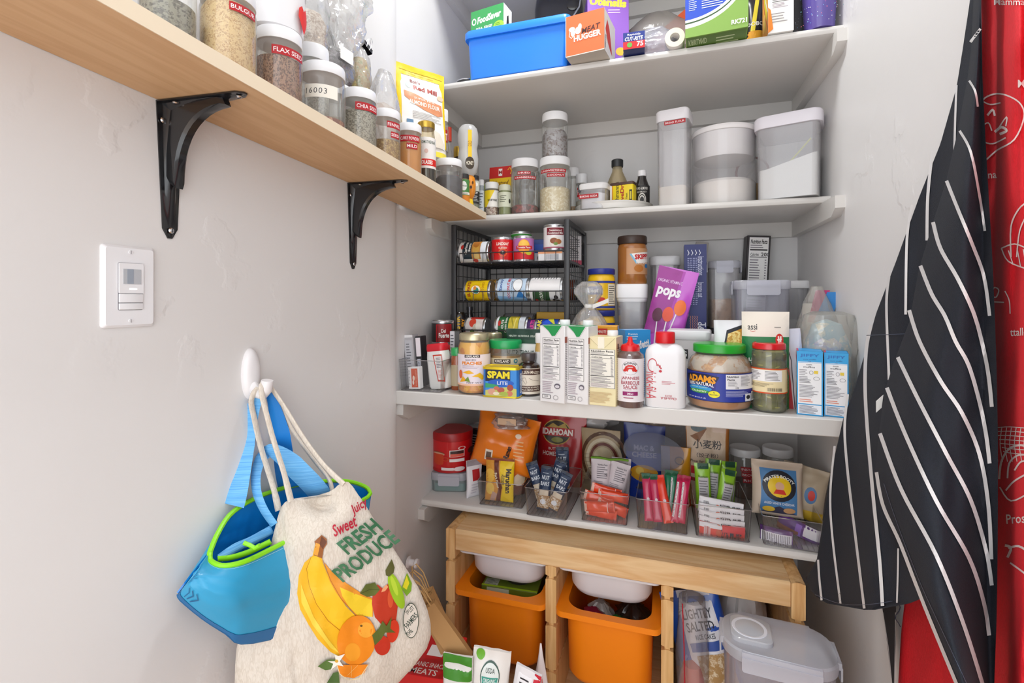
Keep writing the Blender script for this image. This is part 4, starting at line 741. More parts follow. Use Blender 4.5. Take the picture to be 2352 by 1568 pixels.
vessel('dark_bottle', 'narrow clear necked dark bottle in the lowest rack tier', 'bottle', (rx_(1079, 1.6), 1.60, T3_), .017, .105, 0, [('glass_body', [(.9, 0), (1, .03), (1, .6), (.6, .8), (.6, .9)], M('2c2a2c', .1, coat=1)), ('cap', [(.7, .88), (.7, 1), (.01, 1)], M('4a4a50', .2, metal=.6))])
can('food_can', 'can of cut green beans lying in the lowest rack tier', (rx_(1218), y, T3_ + .0375), .037, .112, '2f6a3c', [('r', 0, 0, 1, .2, 'dfe4ea'), ('r', 0, .22, 1, .56, 'd9c23c'), ('r', 0, .93, 1, 1, 'e9ecec'), ('s', [(.3, .25), (.8, .5)], .004, 'a89a2c'), ('s', [(.3, .4), (.8, .3)], .004, 'efe07a'), ('t', 'Green Beans', .6, .66, .08, 'eef2ea', {'w': .4}), ('t', 'CUTE', .6, .77, .08, 'eef2ea', {'w': .22, 'bold': .04}), ('e', .62, .88, .07, .05, 'c8342c')], True)
can('food_can', 'purple and pink labelled can next to the green bean can', (rx_(1246), y, T3_ + .0335), .033, .05, '4a2c6a', [('t', 'PARTS', .6, .5, .4, 'e0409a', {'w': .4, 'bold': .04})], True)
can('food_can', 'blue and yellow can lying at right of lowest rack tier', (rx_(1302, 1.53) - .014, y, T3_ + .0345), .034, .085, '2a4ab0', [('r', 0, .75, 1, 1, '2a2c6a'), ('t', 'PEAK', .6, .87, .2, 'f0e03a', {'w': .4, 'bold': .04}), ('p', [(.3, .2), (.9, .4), (.7, .7), (.4, .6)], '1e5ae0'), ('p', [(.6, .1), (.95, .3), (.8, .5)], 'e9e23a'), ('r', 0, 0, .5, .3, 'e8e8ec')], True)
carton('tin_box', 'flat yellow box behind the blue and yellow can', 'box', (rx_(1268, 1.62), 1.63, T3_), .1, .06, .088, 0, M('d9a51c', .4))
can('food_can', 'dull grey can lying on its side behind the green beans', (rx_(1232, 1.61), 1.615, T3_ + .042), .041, .115, '8a868a', [('r', 0, .4, 1, .5, '6a6a70')], True)

# ---------------------------------------------------------------- deep shelf, front row
def bxz(pl, pr, pbl, pbr, pt, zb=S3):
    A = onz(pl, pbl, zb); B = onz(pr, pbr, zb); c = (A + B) / 2; c.z = zb + .0004
    return c, (B - A).length, atan2(B.y - A.y, B.x - A.x), H - (pt - CY) / F * dep(c) - zb
# clear bin with tea boxes and white bottle
BB = Matrix
cA = onz(923, 899, S3); cB = onz(1048, 911, S3); c = (cA + cB) / 2; w_ = .125; c = V((XL + .012 + w_ / 2, 1.228, S3 + .0005))
t = snackbin('clear bin at left end of the deep shelf holding boxes and bottle', (c.x, c.y + .14, c.z), w_, .28, .088, 0, group=None)
def tb(px, pt, y, w, d, rz, ry, lab, base, items, name='tea_box', side=(), z=S3 + .004, hh=None):
    p = ony(px, y); p.z = z; h = hh or H - (pt - CY) / F * dep(p) - z
    return carton(name, lab, 'box', p, w, d, h, rz, base, items, side, side, ry=ry)
BKB = M('2b2a2e', .4)
tb(950, 768, 1.288, .032, .036, 0, -.07, 'tall silver and black box standing in the clear bin', M('b8b6ba', .35), [('r', 0, 0, .12, 1, '2b2a2e'), ('r', .18, .05, .9, .9, 'c4c4ca'), ('l', .3, .2, .8, .85, 12, '6a6a72'), ('r', 0, .95, 1, 1, 'e9e8ea')])
tb(973, 771, 1.295, .018, .036, 0, -.07, 'narrow black edged box leaning between silver box and white bottle', BKB, [('r', .08, .6, .92, .97, 'efe6ec'), ('r', .2, .05, .8, .55, 'c2c6d2'), ('l', .3, .1, .7, .5, 14, '4a4c5a')])
tb(956, 842, 1.248, .036, .022, 0, -.06, 'small orange and white sideways printed box at front of clear bin', M('efeeee', .4), [('r', .3, .08, .86, .94, 'd9552a'), ('e', .5, .5, .1, .12, 'f2d9c8'), ('e', .45, .3, .08, .1, 'f2e4da'), ('l', .66, .15, .8, .88, 12, 'f0b89c'), ('l', .05, .1, .2, .9, 12, '8a8a90')])
p = ony(1014, 1.28); p.z = S3 + .004; hb = .128; cr = M('ecebe8', .35, coat=.15)
t = thing('powder_bottle', 'white plastic bottle with red cap leaning in the clear bin', 'bottle', p, -.12, ry=-.11)
sec = [(.9, 0), (1, .006), (1.02, .07), (1.02, .09), (.96, .108)]
G().loft([rr(.062 * s, .045 * s, .014, 6, z) for s, z in sec], cr).build('bottle_body', t)
G().loft([rr(.062 * s, .045 * s, .014, 6, z) for s, z in ((.97, .108), (1.0, .112), (.98, .124), (.9, .129))], M('cf2230', .35)).build('cap', t)
g = G(); g.canvas(flatS(-.004, .030, .02, .098, -.0235), .034, .078, [('p', [(0, 1), (.9, 1), (1, 0), (.3, .02)], 'd2402c'), ('p', [(.1, .95), (.85, .95), (.92, .06), (.37, .08)], 'efeae8'), ('l', .3, .5, .85, .9, 7, '5a5458'), ('l', .4, .15, .85, .45, 6, 'e08a80')]); g.build('label', t)
p = ony(1015, 1.45); p.z = S3
can('food_can', 'black can with red panel lettered in white, stacked behind clear bin', (rx_(1014, 1.41), 1.42, S3 + .118), .036, .075, '1c191b', [('r', .34, 0, .72, .95, 'b3121d'), ('r', .37, 0, .69, .9, '2a1416'), ('r', .38, 0, .68, .92, '8f1018'), ('t', 'Del', .52, .6, .2, 'f4efe9', {'w': .1}), ('t', 'Fuerte', .53, .36, .26, 'f4efe9', {'w': .24, 'bold': .03})], group=None, rot=25)
p, r, h = cyd(986, 1031, 757, dep(ony(1008, 1.40)), S3); p.z = S3 + .0005
vessel('salsa_jar', 'jar with a wide red lid beneath the black can', 'jar', (rx_(1010, 1.40), 1.42, S3), .037, .117, 0, [('jar_body', [(.9, 0), (1, .03), (1, .8), (.9, .85)], M('c9bfb6', .3, coat=.6)), ('lid', [(1, .84), (1.03, .86), (1.03, .96), (.95, 1), (.01, 1)], M('d9261c', .3, coat=.4))])
p = ony(1047, 1.36); p.z = S3
carton('spice_box', 'upright dark box with pale printed edge behind the white bottle', 'box', p, .03, .04, .165, .3, M('35302f', .4), [('r', .0, 0, .45, 1, 'c8c6cc'), ('l', .05, .05, .4, .95, 16, '4a4a54')])
p, r, h = cyd(1036, 1064, 797, dep(ony(1050, 1.29)), S3)
vessel('sauce_jar', 'small orange brown jar with green lid beside the peach jar', 'jar', p, r, h, 0, [('jar_body', [(.9, 0), (1, .03), (1, .76), (.9, .82)], M('9a4a1c', .2, coat=1)), ('lid', [(1, .82), (1.03, .84), (1.03, .97), (.96, 1), (.01, 1)], M('28a558', .3, coat=.3))], [('label', 1.01, .1, .6, 150, 0, [('r', 0, 0, 1, 1, 'b8a88a')])])
# peaches
PEACH = speck(('e08a0c', 'f2ac1e', 'd97d08', 'f7bb38'), 26, .25, .25)
p, r, h = cyl(1052, 1126, 907, 762, S3)
fr = face(p)
vessel('peach_jar', 'large glass jar of sliced orange peaches with silver gold lid', 'jar', p, r, h, fr, [('glass_body', [(.85, 0), (.96, .02), (1, .06), (1, .78), (.93, .86), (.86, .885)], GLASS), ('contents', [(.8, .02), (.95, .06), (.95, .76), (.88, .85), (.01, .85)], PEACH), ('lid', [(.9, .885), (.92, .89), (.92, .975), (.88, .99), (.84, 1), (.01, .992)], M('cfc6a4', .3, metal=.75))],
    [('label', 1.012, .15, .66, 170, 0, [('r', 0, 0, 1, 1, 'efe3ea'), ('r', 0, 0, 1, .06, 'f6c6a8'), ('r', .3, .9, .62, .99, '2f1c1c'), ('t', 'KIRKLAND', .46, .945, .06, 'f4efe8', {'w': .27, 'bold': .03}), ('t', 'SLICED', .43, .83, .055, '5a4a54', {'w': .22}), ('t', 'PEACHES', .45, .725, .1, 'e88a1c', {'w': .42, 'bold': .04}), ('l', .25, .55, .62, .66, 3, 'b8a8b4'), ('e', .86, .38, .13, .16, 'f08a28'), ('e', .84, .44, .03, .03, 'c86418'), ('p', [(.25, .42), (.4, .5), (.5, .4), (.38, .38)], 'f4b81c'), ('p', [(.45, .3), (.62, .42), (.72, .26), (.66, .18), (.58, .28)], 'f7c022'), ('p', [(.18, .1), (.26, .3), (.36, .16)], 'f2b01c'), ('p', [(.3, .16), (.38, .3), (.42, .12)], '7a9a3c'), ('e', .2, .36, .05, .14, 'e06a3a'), ('t', 'NET WT', .5, .1, .035, '5a4a50', {'w': .3})])])
p, r, h = cyd(1112, 1152, 762, dep(ony(1132, 1.42)), S3)
vessel('jam_jar', 'jar with pale gold lid half hidden behind the peach jar', 'jar', p, r, h, 0, [('jar_body', [(.9, 0), (1, .03), (1, .8), (.9, .87)], M('a8622a', .2, coat=1)), ('lid', [(1, .87), (1.02, .88), (1.02, .98), (.9, 1), (.01, .995)], M('cfc6a4', .3, metal=.75))])
p, r, h = cyd(1124, 1198, 777, dep(ony(1160, 1.33)), S3)
vessel('pesto_jar', 'organic jar with bright green lid behind the luncheon meat tin', 'jar', p, r, h, face(p), [('glass_body', [(.9, 0), (1, .04), (1, .74), (.96, .8), (.94, .86)], GLASS), ('contents', [(.9, .02), (.94, .05), (.94, .70), (.01, .70)], M('b8862a', .3, coat=.5)), ('lid', [(1.0, .84), (1.02, .86), (1.02, .975), (.97, 1), (.01, 1)], M('14a058', .3, coat=.2))],
    [('label', 1.012, .1, .66, 170, 0, [('r', 0, 0, 1, 1, 'e4d8b8'), ('r', .26, .82, .6, .97, '2f1c1c'), ('t', 'KIRKLAND', .43, .9, .09, 'f4efe8', {'w': .3, 'bold': .03}), ('o', .72, .9, .05, .08, .5, '3a8a9a'), ('t', 'ORGANIC', .5, .64, .16, '86b03c', {'w': .58, 'bold': .05})])])
# luncheon meat tin
c, w_, rz, h = bxz(1107, 1190, 911, 916, 843)
t = thing('meat_tin', 'blue luncheon meat tin lettered SPAM LITE at the shelf edge', 'tin', put(c, rz, .052), rz); d_ = .052
YEL = M('e6c92c', .28, metal=.55)
g = G(); g.loft([rr(w_, d_, .014, 6, z) for z in (.003, h - .006)], M('2a7ad0', .3, coat=.4))
g.canvas(flatS(-w_ / 2 + .01, w_ / 2 - .004, .004, h - .007, -d_ / 2), w_ - .014, h - .011, [('r', 0, 0, 1, 1, '3a8fe0'), ('r', 0, .55, .8, 1, '101c3a'), ('t', 'SPAM', .42, .8, .28, 'f4e018', {'w': .72, 'bold': .05}), ('e', .5, .5, .42, .14, '1c5fc4'), ('t', 'LITE', .55, .50, .13, 'e8f0fa', {'w': .34}), ('p', [(0, .48), (.4, .42), (.45, .34), (0, .3)], '3aa06a'), ('p', [(0, 0), (1, 0), (1, .3), (.7, .36), (.3, .3), (0, .2)], 'c9c86a'), ('e', .2, .16, .12, .12, 'd8a088'), ('e', .5, .24, .12, .1, 'b85a48'), ('e', .36, .3, .09, .07, 'c86a58'), ('e', .8, .34, .1, .12, 'a84a3c'), ('e', .78, .12, .1, .1, 'd07a5c'), ('e', .6, .1, .14, .08, 'a8b84a'), ('e', .35, .1, .1, .06, 'e9dcc0')])
g.canvas(sideS(-d_ / 2 + .012, d_ / 2 - .012, .004, h - .007, w_ / 2, 1), .03, h, [('r', 0, 0, 1, 1, '1d6fd0')] + nut(.2, .1, .8, .85, bg='cfe0f4')[1:2] + [('l', .25, .15, .75, .8, 12, '2a3a6a')]); g.build('tin_body', t)
for z0, z1, nmx in ((0, .004, 'base_rim'), (h - .008, h, 'lid')): G().loft([rr(w_ + e, d_ + e, .0145, 6, z) for e, z in ((.000, z0), (.0035, z0 + .001), (.0035, z1 - .0012), (.001, z1))] + ([rr(w_ - .006, d_ - .006, .012, 6, z1), rr(w_ - .008, d_ - .008, .011, 6, z1 - .002)] if nmx == 'lid' else []), YEL).build(nmx, t)
p, r, h = cyl(1187, 1242, 911, 807, S3)
vessel('vanilla_bottle', 'brown vanilla bottle with cream label between tin and first carton', 'bottle', p, r, h, face(p), [('glass_body', [(.85, 0), (1, .03), (1, .62), (.9, .72), (.55, .78), (.5, .84)], M('2c1c16', .08, coat=1)), ('cap', [(.60, .82), (.62, .83), (.62, .985), (.55, 1), (.01, 1)], M('4a4448', .3, coat=.4))], [('label', 1.012, .06, .66, 170, 0, [('r', 0, 0, 1, 1, 'e4d8c6'), ('r', .1, .74, .9, .97, '4a2c22'), ('t', 'NIELSEN-MASSEY', .52, .855, .12, 'f0e4d0', {'w': .66, 'arc': 1.2}), ('s', [(.3, .6), (.4, .64), (.45, .45), (.42, .38), (.35, .5), (.3, .6)], .0008, '6a5a4a'), ('s', [(.5, .62), (.6, .55), (.7, .52), (.8, .5)], .0008, '6a5a4a'), ('r', .14, .1, .88, .32, '4a2c22'), ('t', 'MADAGASCAR BOURBON', .5, .26, .06, 'f0e4d0', {'w': .6}), ('t', 'VANILLA BEAN PASTE', .5, .17, .06, 'f0e4d0', {'w': .6})])])
p = ony(1205, 1.36); p.z = S3
pouch('granola_bag', 'white stand-up bag with dark green top band behind first carton', 'bag', p, .112, .175, .04, -.05, M('e6e7e4', .45), [('r', 0, .82, 1, 1, '14382c'), ('t', 'HEALTHY · NUTRITIOUS · DELICIOUS', .5, .88, .03, 'd8e0d4', {'w': .86}), ('r', 0, .76, 1, .82, '204a34'), ('t', 'NUTRITIOUS', .4, .6, .1, '2c4440', {'w': .8}), ('s', [(.86, .5), (.86, .72)], .0008, '3aa06a'), ('l', .3, .45, .8, .5, 1, '5a6060')], gus=1, wr=.001, seed=6)
p, r, h = cyd(1229, 1252, 764, dep(ony(1240, 1.30)), S3)
vessel('pill_bottle', 'small white capped bottle with red label peeking behind first carton', 'bottle', p, r, h, 0, [('bottle_body', [(.9, 0), (1, .03), (1, .75), (.8, .85)], M('c9a45a', .3, coat=.5)), ('cap', [(.95, .84), (.97, .86), (.97, .98), (.9, 1), (.01, 1)], LID)], [('label', 1.01, .3, .7, 160, -20, [('r', 0, 0, 1, 1, 'd8d8da'), ('r', 0, 0, 1, .35, 'c02028'), ('t', 'NO', .5, .17, .2, 'f4eaea')])])
# three drink cartons
def milk(pl, pr, pbl, pbr, pt, d, lab, base, cream):
    c, w, rz, h = bxz(pl, pr, pbl, pbr, pt); hh = h
    t = thing('drink_carton', lab, 'carton', put(c, rz, d), rz, 'cartons in the front row of the deep shelf')
    g = G(); g.rbox(w, d, hh, .0015, M(base, .35, coat=.15), e=.001, k=1); f = flatS(-w / 2, w / 2, 0, hh, -d / 2)
    if not cream: it = [('p', [(.12, 1), (.88, 1), (.62, .87), (.5, .865), (.36, .93)], '17924a'), ('s', [(.08, 1), (.36, .925), (.5, .86), (.64, .865), (.92, 1)], .0008, 'b8b4b6')] + nut(.12, .30, .82, .84) + [('l', .12, .12, .6, .28, 7, 'a898a4'), ('e', .72, .22, .12, .035, '6a6470'), ('e', .72, .215, .085, .02, 'd8d4da'), ('r', .12, .05, .45, .1, '4a444a'), ('r', .14, .055, .43, .095, 'eceaea'), ('t', '100%', .28, .078, .022, '3a343a'), ('o', .66, .07, .1, .03, .85, '8a848c')]
    else: it = [('p', [(.02, 1), (.3, 1), (.45, .84), (.4, .83)], 'efe2b8'), ('s', [(.02, .985), (.45, .83), (.55, .83), (.96, .985)], .0008, 'b8a878'), ('r', .34, .83, .58, 1, 'f6f0dc')] + nut(.03, .26, .97, .82, bg='f4f0e4') + [('l', .05, .04, .9, .2, 9, 'c8a87a')]
    g.canvas(f, w, hh, it)
    g.canvas(sideS(-d / 2, d / 2, 0, hh, w / 2, 1), d, hh, [('l', .05, .1, .3, .8, 30, '8a8488'), ('r', .0, .78, .5, .86, '9a4a34')] if not cream else [('l', .1, .1, .9, .85, 24, 'b8a06a'), ('r', .2, .82, .35, .9, '3a342c')])
    if not cream: g.canvas(lambda u, v, o: (-w / 2 + w * u, -d / 2 + d * v, hh + o), w, d, [('r', .03, .02, .97, .98, '17924a'), ('r', 0, .1, 1, .3, 'd8efe0')])
    g.build('carton_body', t)
    G().lathe([(.0125, 0), (.0135, .001), (.0135, .012), (.0125, .014), (.001, .014)], LID, 28, T=T3((w * .22, d * .12, hh))).build('cap', t)
milk(1240, 1297, 921, 928, 748, .07, 'white carton with green folded top, next to the vanilla bottle', 'eae8e8', 0)
milk(1299, 1351, 925, 931, 750, .07, 'white carton with green folded top, touching the cream carton', 'eae8e8', 0)
milk(1352, 1415, 929, 935, 774, .075, 'shorter cream coloured carton with bold nutrition panel', 'ecdfae', 1)
# barbecue sauce
p, r, h = cyl(1416, 1479, 938, 771, S3); f = face(p)
BBQ = M('6a5552', .15, coat=1)
vessel('barbecue_sauce_bottle', 'squeeze bottle of barbecue sauce with white label and red nozzle cap', 'bottle', p, r, h, f, [('bottle_body', [(.93, 0), (1, .02), (1, .70), (.97, .745), (.72, .785), (.7, .8)], BBQ), ('nozzle_cap', [(.68, .78), (.7, .79), (.7, .86), (.62, .885), (.28, .905), (.19, .93), (.16, .985), (.1, 1), (.01, 1)], M('d8141c', .3, coat=.3))],
    [('label', 1.012, .09, .70, 180, 0, [('r', 0, 0, 1, 1, 'efeaed'), ('o', .5, .79, .19, .165, .975, '3a3034'), ('t', 'BACHAN’S', .5, .905, .05, '2a2226', {'w': .3, 'arc': .22, 'bold': .03}), ('p', [(.36, .74), (.39, .82), (.46, .86), (.54, .86), (.61, .82), (.64, .74), (.56, .70), (.53, .76), (.47, .76), (.44, .70)], 'd4281e'), ('e', .38, .73, .04, .03, 'd4281e'), ('e', .62, .73, .04, .03, 'd4281e'), ('r', .44, .8, .56, .815, 'efeaed'), ('t', 'JAPANESE', .5, .545, .085, 'a8203a', {'w': .42, 'bold': .01}), ('t', 'BARBECUE', .5, .445, .085, 'a8203a', {'w': .42, 'bold': .01}), ('t', 'SAUCE', .5, .345, .085, 'a8203a', {'w': .32, 'bold': .01}), ('r', .33, .15, .67, .24, '96246a'), ('t', 'Miso', .5, .195, .05, 'f4e4ee', {'shear': .3}), ('l', .35, .07, .7, .12, 1, 'a8506a'), ('l', .38, .27, .62, .3, 1, 'c08a9a'), ('l', .86, .05, .95, .95, 20, '8a7a80')])])
# white sauce bottle
c, w_, rz, h = bxz(1480, 1575, 934, 941, 764); d_ = .052; WB = M('ebeaec', .3, coat=.3)
t = thing('dressing_bottle', 'white flat bottle with red screw cap and sideways red script', 'bottle', put(c, rz, d_), rz)
hb = h * .86; sec = [(.96, .0), (1, .004), (1, hb * .80), (.95, hb * .88), (.78, hb * .95), (.5, hb * .985), (.38, hb), (.36, hb + .004)]
G().loft([rr(w_ * s, d_ * (s if s > .9 else .9 * s + .1), min(.02, w_ * s * .45), 7, z) for s, z in sec], WB).build('bottle_body', t)
G().lathe([(.0225, hb - .001), (.0232, hb + .001), (.0228, h - .003), (.0215, h), (.001, h)], M('d8101e', .35), 40).build('cap', t)
def arcdots(): return [('e', .40, .735, .02, .017, 'c81a30'), ('p', [(.30, .80), (.325, .83), (.345, .79), (.325, .77)], 'c81a30'), ('e', .37, .77, .022, .03, 'c81a30'), ('e', .385, .68, .04, .025, 'c81a30')]
g = G(); g.canvas(flatS(-w_ / 2 + .004, w_ / 2 - .004, .004, hb * .82, -d_ / 2), w_ - .008, hb * .82 - .004, [('o', .17, .79, .13, .135, .86, 'c81a30'), ('r', .2, .66, .34, .78, 'ebeaec'), ('t', 'hick-fil-A', .14, .40, .19, 'c81a30', {'rot': -90, 'w': .74, 'shear': .2, 'bold': .0})] + arcdots() + [('l', .42, .42, .78, .5, 3, 'd0808a'), ('t', 'Chick-fil-A', .6, .16, .045, 'b8203a', {'w': .42, 'rot': 180}), ('t', 'SAUCE', .6, .21, .03, 'c8505a', {'rot': 180})]); g.build('lettering', t)
# peanut butter
p, r, h = cyl(1577, 1726, 947, 783, S3); f = face(p)
PB = M('bf7f3e', .4, coat=.3); PBS = speck(('c9935a', 'd9ab78', 'b8804a', 'cfc0b0'), 40, .4, .2)
vessel('peanut_butter_jar', 'wide peanut butter jar with green lid and blue label', 'jar', p, r, h, f, [('glass_body', [(.80, 0), (.93, .02), (1, .09), (1, .62), (.97, .70), (.88, .78), (.76, .83), (.72, .88)], GLASS), ('contents', [(.8, .015), (.92, .035), (.975, .1), (.975, .62), (.94, .69), (.82, .77), (.7, .82), (.01, .82)], PB), ('smear', [(.976, .60), (.977, .62), (.95, .69), (.86, .77), (.73, .83)], PBS), ('lid', [(.80, .865), (.82, .875), (.82, .975), (.79, .995), (.74, 1), (.01, .995)], M('1f9e26', .35, coat=.25))],
    [('label', 1.010, .145, .585, 176, 4, [('r', 0, 0, 1, 1, '1a1c46'), ('r', .01, .02, .99, .98, '26379c'), ('p', [(.1, .95), (.46, .95), (.44, .3), (.14, .3)], '2a2c88'), ('p', [(.06, .84), (.2, .93), (.36, .93), (.48, .86), (.46, .72), (.42, .55), (.13, .55)], '171a3e'), ('t', 'ADAMS', .28, .77, .24, 'f0a01c', {'w': .34, 'bold': .05, 'arc': .9}), ('t', '100% NATURAL', .28, .585, .12, 'f2eef0', {'w': .3, 'bold': .03, 'arc': 1.2}), ('e', .27, .42, .14, .1, '3a9ad8'), ('t', 'peanut butter', .27, .46, .06, 'c8e4c0', {'w': .2}), ('e', .27, .32, .12, .07, '3f9a3a'), ('t', 'CRUNCHY', .27, .32, .07, 'e9f4d8', {'w': .18, 'bold': .02}), ('e', .43, .26, .055, .12, 'f0e41a'), ('t', '6g', .43, .32, .06, '2a2a4a'), ('t', 'PROTEIN', .43, .24, .045, '2a2a4a', {'w': .08}), ('t', 'NET WT 80 OZ (5 LB)', .24, .09, .05, 'e9e9f4', {'w': .22}),
     ('r', .54, .46, .985, .96, 'f2f0f2'), ('t', 'Nutrition', .61, .89, .07, '2a2628', {'w': .12, 'bold': .03}), ('t', 'Facts', .59, .79, .07, '2a2628', {'w': .07, 'bold': .03}), ('l', .56, .56, .66, .74, 5, '8a8488'), ('l', .69, .56, .82, .93, 9, '8a8488'), ('l', .85, .56, .97, .93, 9, '8a8488'), ('t', '190', .65, .51, .06, '2a2628'), ('l', .54, .2, .8, .42, 6, 'c8ccf0'), ('r', .74, .04, .83, .3, 'e9e9f0'), ('e', .785, .18, .03, .07, '20202a')] + bars(.84, .04, .97, .36) + [('r', .015, .1, .04, .5, 'd8d8ea')])], sy=1)
# olives
p, r, h = cyl(1725, 1807, 950, 783, S3); f = face(p)
t = vessel('olive_jar', 'jar of big green olives with red lid and cream label', 'jar', p, r, h, f, [('glass_body', [(.88, 0), (.97, .02), (1, .05), (1, .83), (.96, .88), (.88, .905)], GLASS), ('lid', [(.93, .905), (.96, .91), (.96, .97), (.92, .99), (.86, .995), (.82, .985), (.01, .985)], M('cf1720', .25, coat=.4)), ('brine', [(.85, .015), (.955, .03), (.955, .87), (.01, .875)], clear('c9cc84', .10, .05, '8f8f3a', ref=.0))],
    [('label', 1.012, .28, .64, 200, 0, [('r', 0, 0, 1, 1, 'eedcae'), ('r', 0, 0, 1, .05, 'd8501c'), ('r', 0, .95, 1, 1, 'd8501c'), ('r', .14, .48, .72, .93, 'f4f2f2'), ('l', .18, .52, .4, .9, 7, '6a6468'), ('l', .44, .52, .7, .9, 7, '6a6468'), ('l', .14, .25, .6, .42, 4, '8a7a60')] + bars(.46, .08, .72, .24, bg='eedcae') + [('p', [(.84, .95), (1, .95), (1, .7), (.92, .68)], 'c8281c'), ('l', .82, .1, .96, .6, 8, '8a7a60')])])
OL = M('9a9624', .22, coat=.7); R = random.Random(8); ob = G(); ob.lathe([(.0135 * sin(pi * i / 10) + 1e-5, .0185 * (1 - cos(pi * i / 10)) - .0185) for i in range(11)], OL, 18, (0, 0)); o0 = None
for lay in range(6):
    zz = h * (.085 + .148 * lay); nn = 6
    for i in range(nn):
        a = 2 * pi * (i + .5 * (lay % 2)) / nn; q = r * .60
        o = ob.build('olive', t) if o0 is None else o0.copy()
        if o0 is None: o0 = o
        else: col.objects.link(o); o.parent = t
        o.location = (q * cos(a), q * sin(a), zz + R.uniform(-.003, .003)); o.rotation_euler = (pi / 2 + R.uniform(-.45, .45), 0, a)
# jiffy boxes
def jiffy(pl, pr, bl, br, pt, lab):
    c, w, rz, h = bxz(pl, pr, bl, br, pt); d = .083
    it = [('r', 0, 0, 1, 1, '2aa2e0'), ('t', 'JIFFY', .5, .93, .055, '1c6ab8', {'w': .74, 'bold': .04, 'sp': 1.1}), ('t', 'corn muffin', .5, .875, .02, '1c5a9a', {'w': .5}), ('t', 'mix', .5, .845, .018, '1c5a9a'), ('r', .05, .18, .95, .82, 'f0f0f2'), ('r', .05, .826, .95, .835, 'e0f0fa'), ('r', .05, .02, .95, .165, 'e6eaf2'), ('t', 'corn', .48, .79, .02, '4a464c'), ('t', 'muffins', .48, .755, .028, '4a464c', {'w': .44}), ('l', .1, .62, .45, .72, 4, '8a868c'), ('r', .66, .655, .82, .70, 'e8ca3a'), ('o', .56, .67, .08, .03, .8, '8a868c'), ('o', .76, .58, .12, .028, .88, '6a666c'), ('l', .1, .50, .55, .61, 5, '6a666c'), ('l', .1, .28, .85, .48, 9, '8a868c'), ('l', .1, .20, .8, .26, 2, 'e07a5a'), ('l', .1, .03, .88, .155, 7, '6a6670')]
    carton('muffin_mix_box', lab, 'box', put(c, rz, d), w, d, h, rz, M('2aa2e0', .4), it, [('r', 0, 0, 1, 1, 'f0eeee'), ('p', [(0, .86), (1, .82), (1, .93), (0, .97)], 'd02a44'), ('e', .5, .3, .5, .2, 'f2c21e'), ('e', .6, .16, .4, .1, 'e09a1c'), ('l', .2, .55, .9, .75, 4, '8a868c')], [('r', 0, 0, 1, 1, '2aa2e0')], [('r', .02, .02, .98, .98, '2a9adc'), ('r', .0, 0, .08, 1, 'c02a5a')], group='pair of blue muffin mix boxes')
jiffy(1830, 1890, 951, 957, 807, 'blue and white muffin mix box, left one of the pair')
jiffy(1893, 1949, 955, 961, 811, 'blue and white muffin mix box, right one touching the striped apron')
# white plastic basket and pasta behind olives
p = ony(1824, 1.36); p.z = S3
g = G(); bw, bd, bh = .075, .1, .085; WP = M('eeecec', .4)
for z in (.0, .026, .052, .078): g.loft([rr(bw + e, bd + e, .008, 3, z + dz) for e, dz in ((0, 0), (.003, 0), (.003, .007), (0, .007))], WP, (1 if z == 0 else 0, 0))
for sx, sy, n_ in ((1, 0, 6), (0, 1, 6)):
    for i in range(n_ + 1):
        q = -1 + 2 * i / n_
        for s in (-1, 1):
            x0, y0 = (q * (bw / 2 - .004), s * bd / 2) if sy else (s * bw / 2, q * (bd / 2 - .004)); dx = .006 * (1 if i % 2 else -1)
            g.tube([(x0, y0, .003), (x0 + (dx if sy else 0), y0 + (0 if sy else dx), .04), (x0, y0, .08)], .0016, WP, 5)
t = thing('basket', 'small white openwork plastic basket between olives and muffin boxes', 'basket', p); g.build('lattice', t)
blob(g2 := G(), .03, .038, .112, speck(('e9c470', 'f2d896', 'd9a850'), 90), 4, .2); o = g2.build('pasta_bag'); o.location = (p.x, p.y + .003, S3 + .006); tag(o, 'clear bag of yellow pasta sitting in the white basket', 'bag')
# ---------------------------------------------------------------- deep shelf, middle and back
STEP = M('1c1a1c', .5)
for (y0, y1, zt_, lab) in ((1.665, 1.855, .165, 'black riser at the back of the deep shelf under the clear canisters'), (1.50, 1.655, .095, 'lower black riser in the middle of the deep shelf')):
    t = thing('shelf_riser', lab, 'riser', (.03, (y0 + y1) / 2, S3), 0, 'black step risers'); hd = (y1 - y0) / 2; hwx = .30
    G().box(-hwx, hwx, -hd, hd, zt_ - .006, zt_, STEP).build('top', t)
    for sx in (-1, 1): G().box(sx * hwx - (.004 if sx > 0 else 0), sx * hwx + (.004 if sx < 0 else 0), -hd, hd, 0, zt_ - .006, STEP).build('leg', t)
Z1_, Z2_ = S3 + .1655, S3 + .0955
# mayonnaise
def yz(px, y, z): q = ony(px, y); q.z = z; return q
def mayo(p, lab, h, r, grp='stacked yellow jars with blue lids'):
    return vessel('sauce_jar', lab, 'jar', p, r, h, face(p), [('jar_body', [(.92, 0), (1, .03), (1, .40), (.96, .46), (1, .52), (1, .72), (.95, .80), (.86, .86)], M('efbf10', .3, coat=.4)), ('lid', [(.97, .86), (.99, .87), (.99, .98), (.93, 1), (.01, 1)], M('27348c', .35))],
        [('label', 1.01, .05, .70, 175, 0, [('r', 0, .0, 1, .08, '2a3a8c'), ('r', 0, .92, 1, 1, '2a3a8c'), ('r', .1, .5, .52, .8, '2a3a8c'), ('t', 'Best', .3, .65, .16, 'f2f0ea', {'w': .3, 'bold': .04}), ('e', .5, .3, .1, .1, 'd0301c'), ('r', .66, .1, .9, .88, 'e9dfc8'), ('l', .68, .14, .88, .84, 9, '4a4640')])], grp)
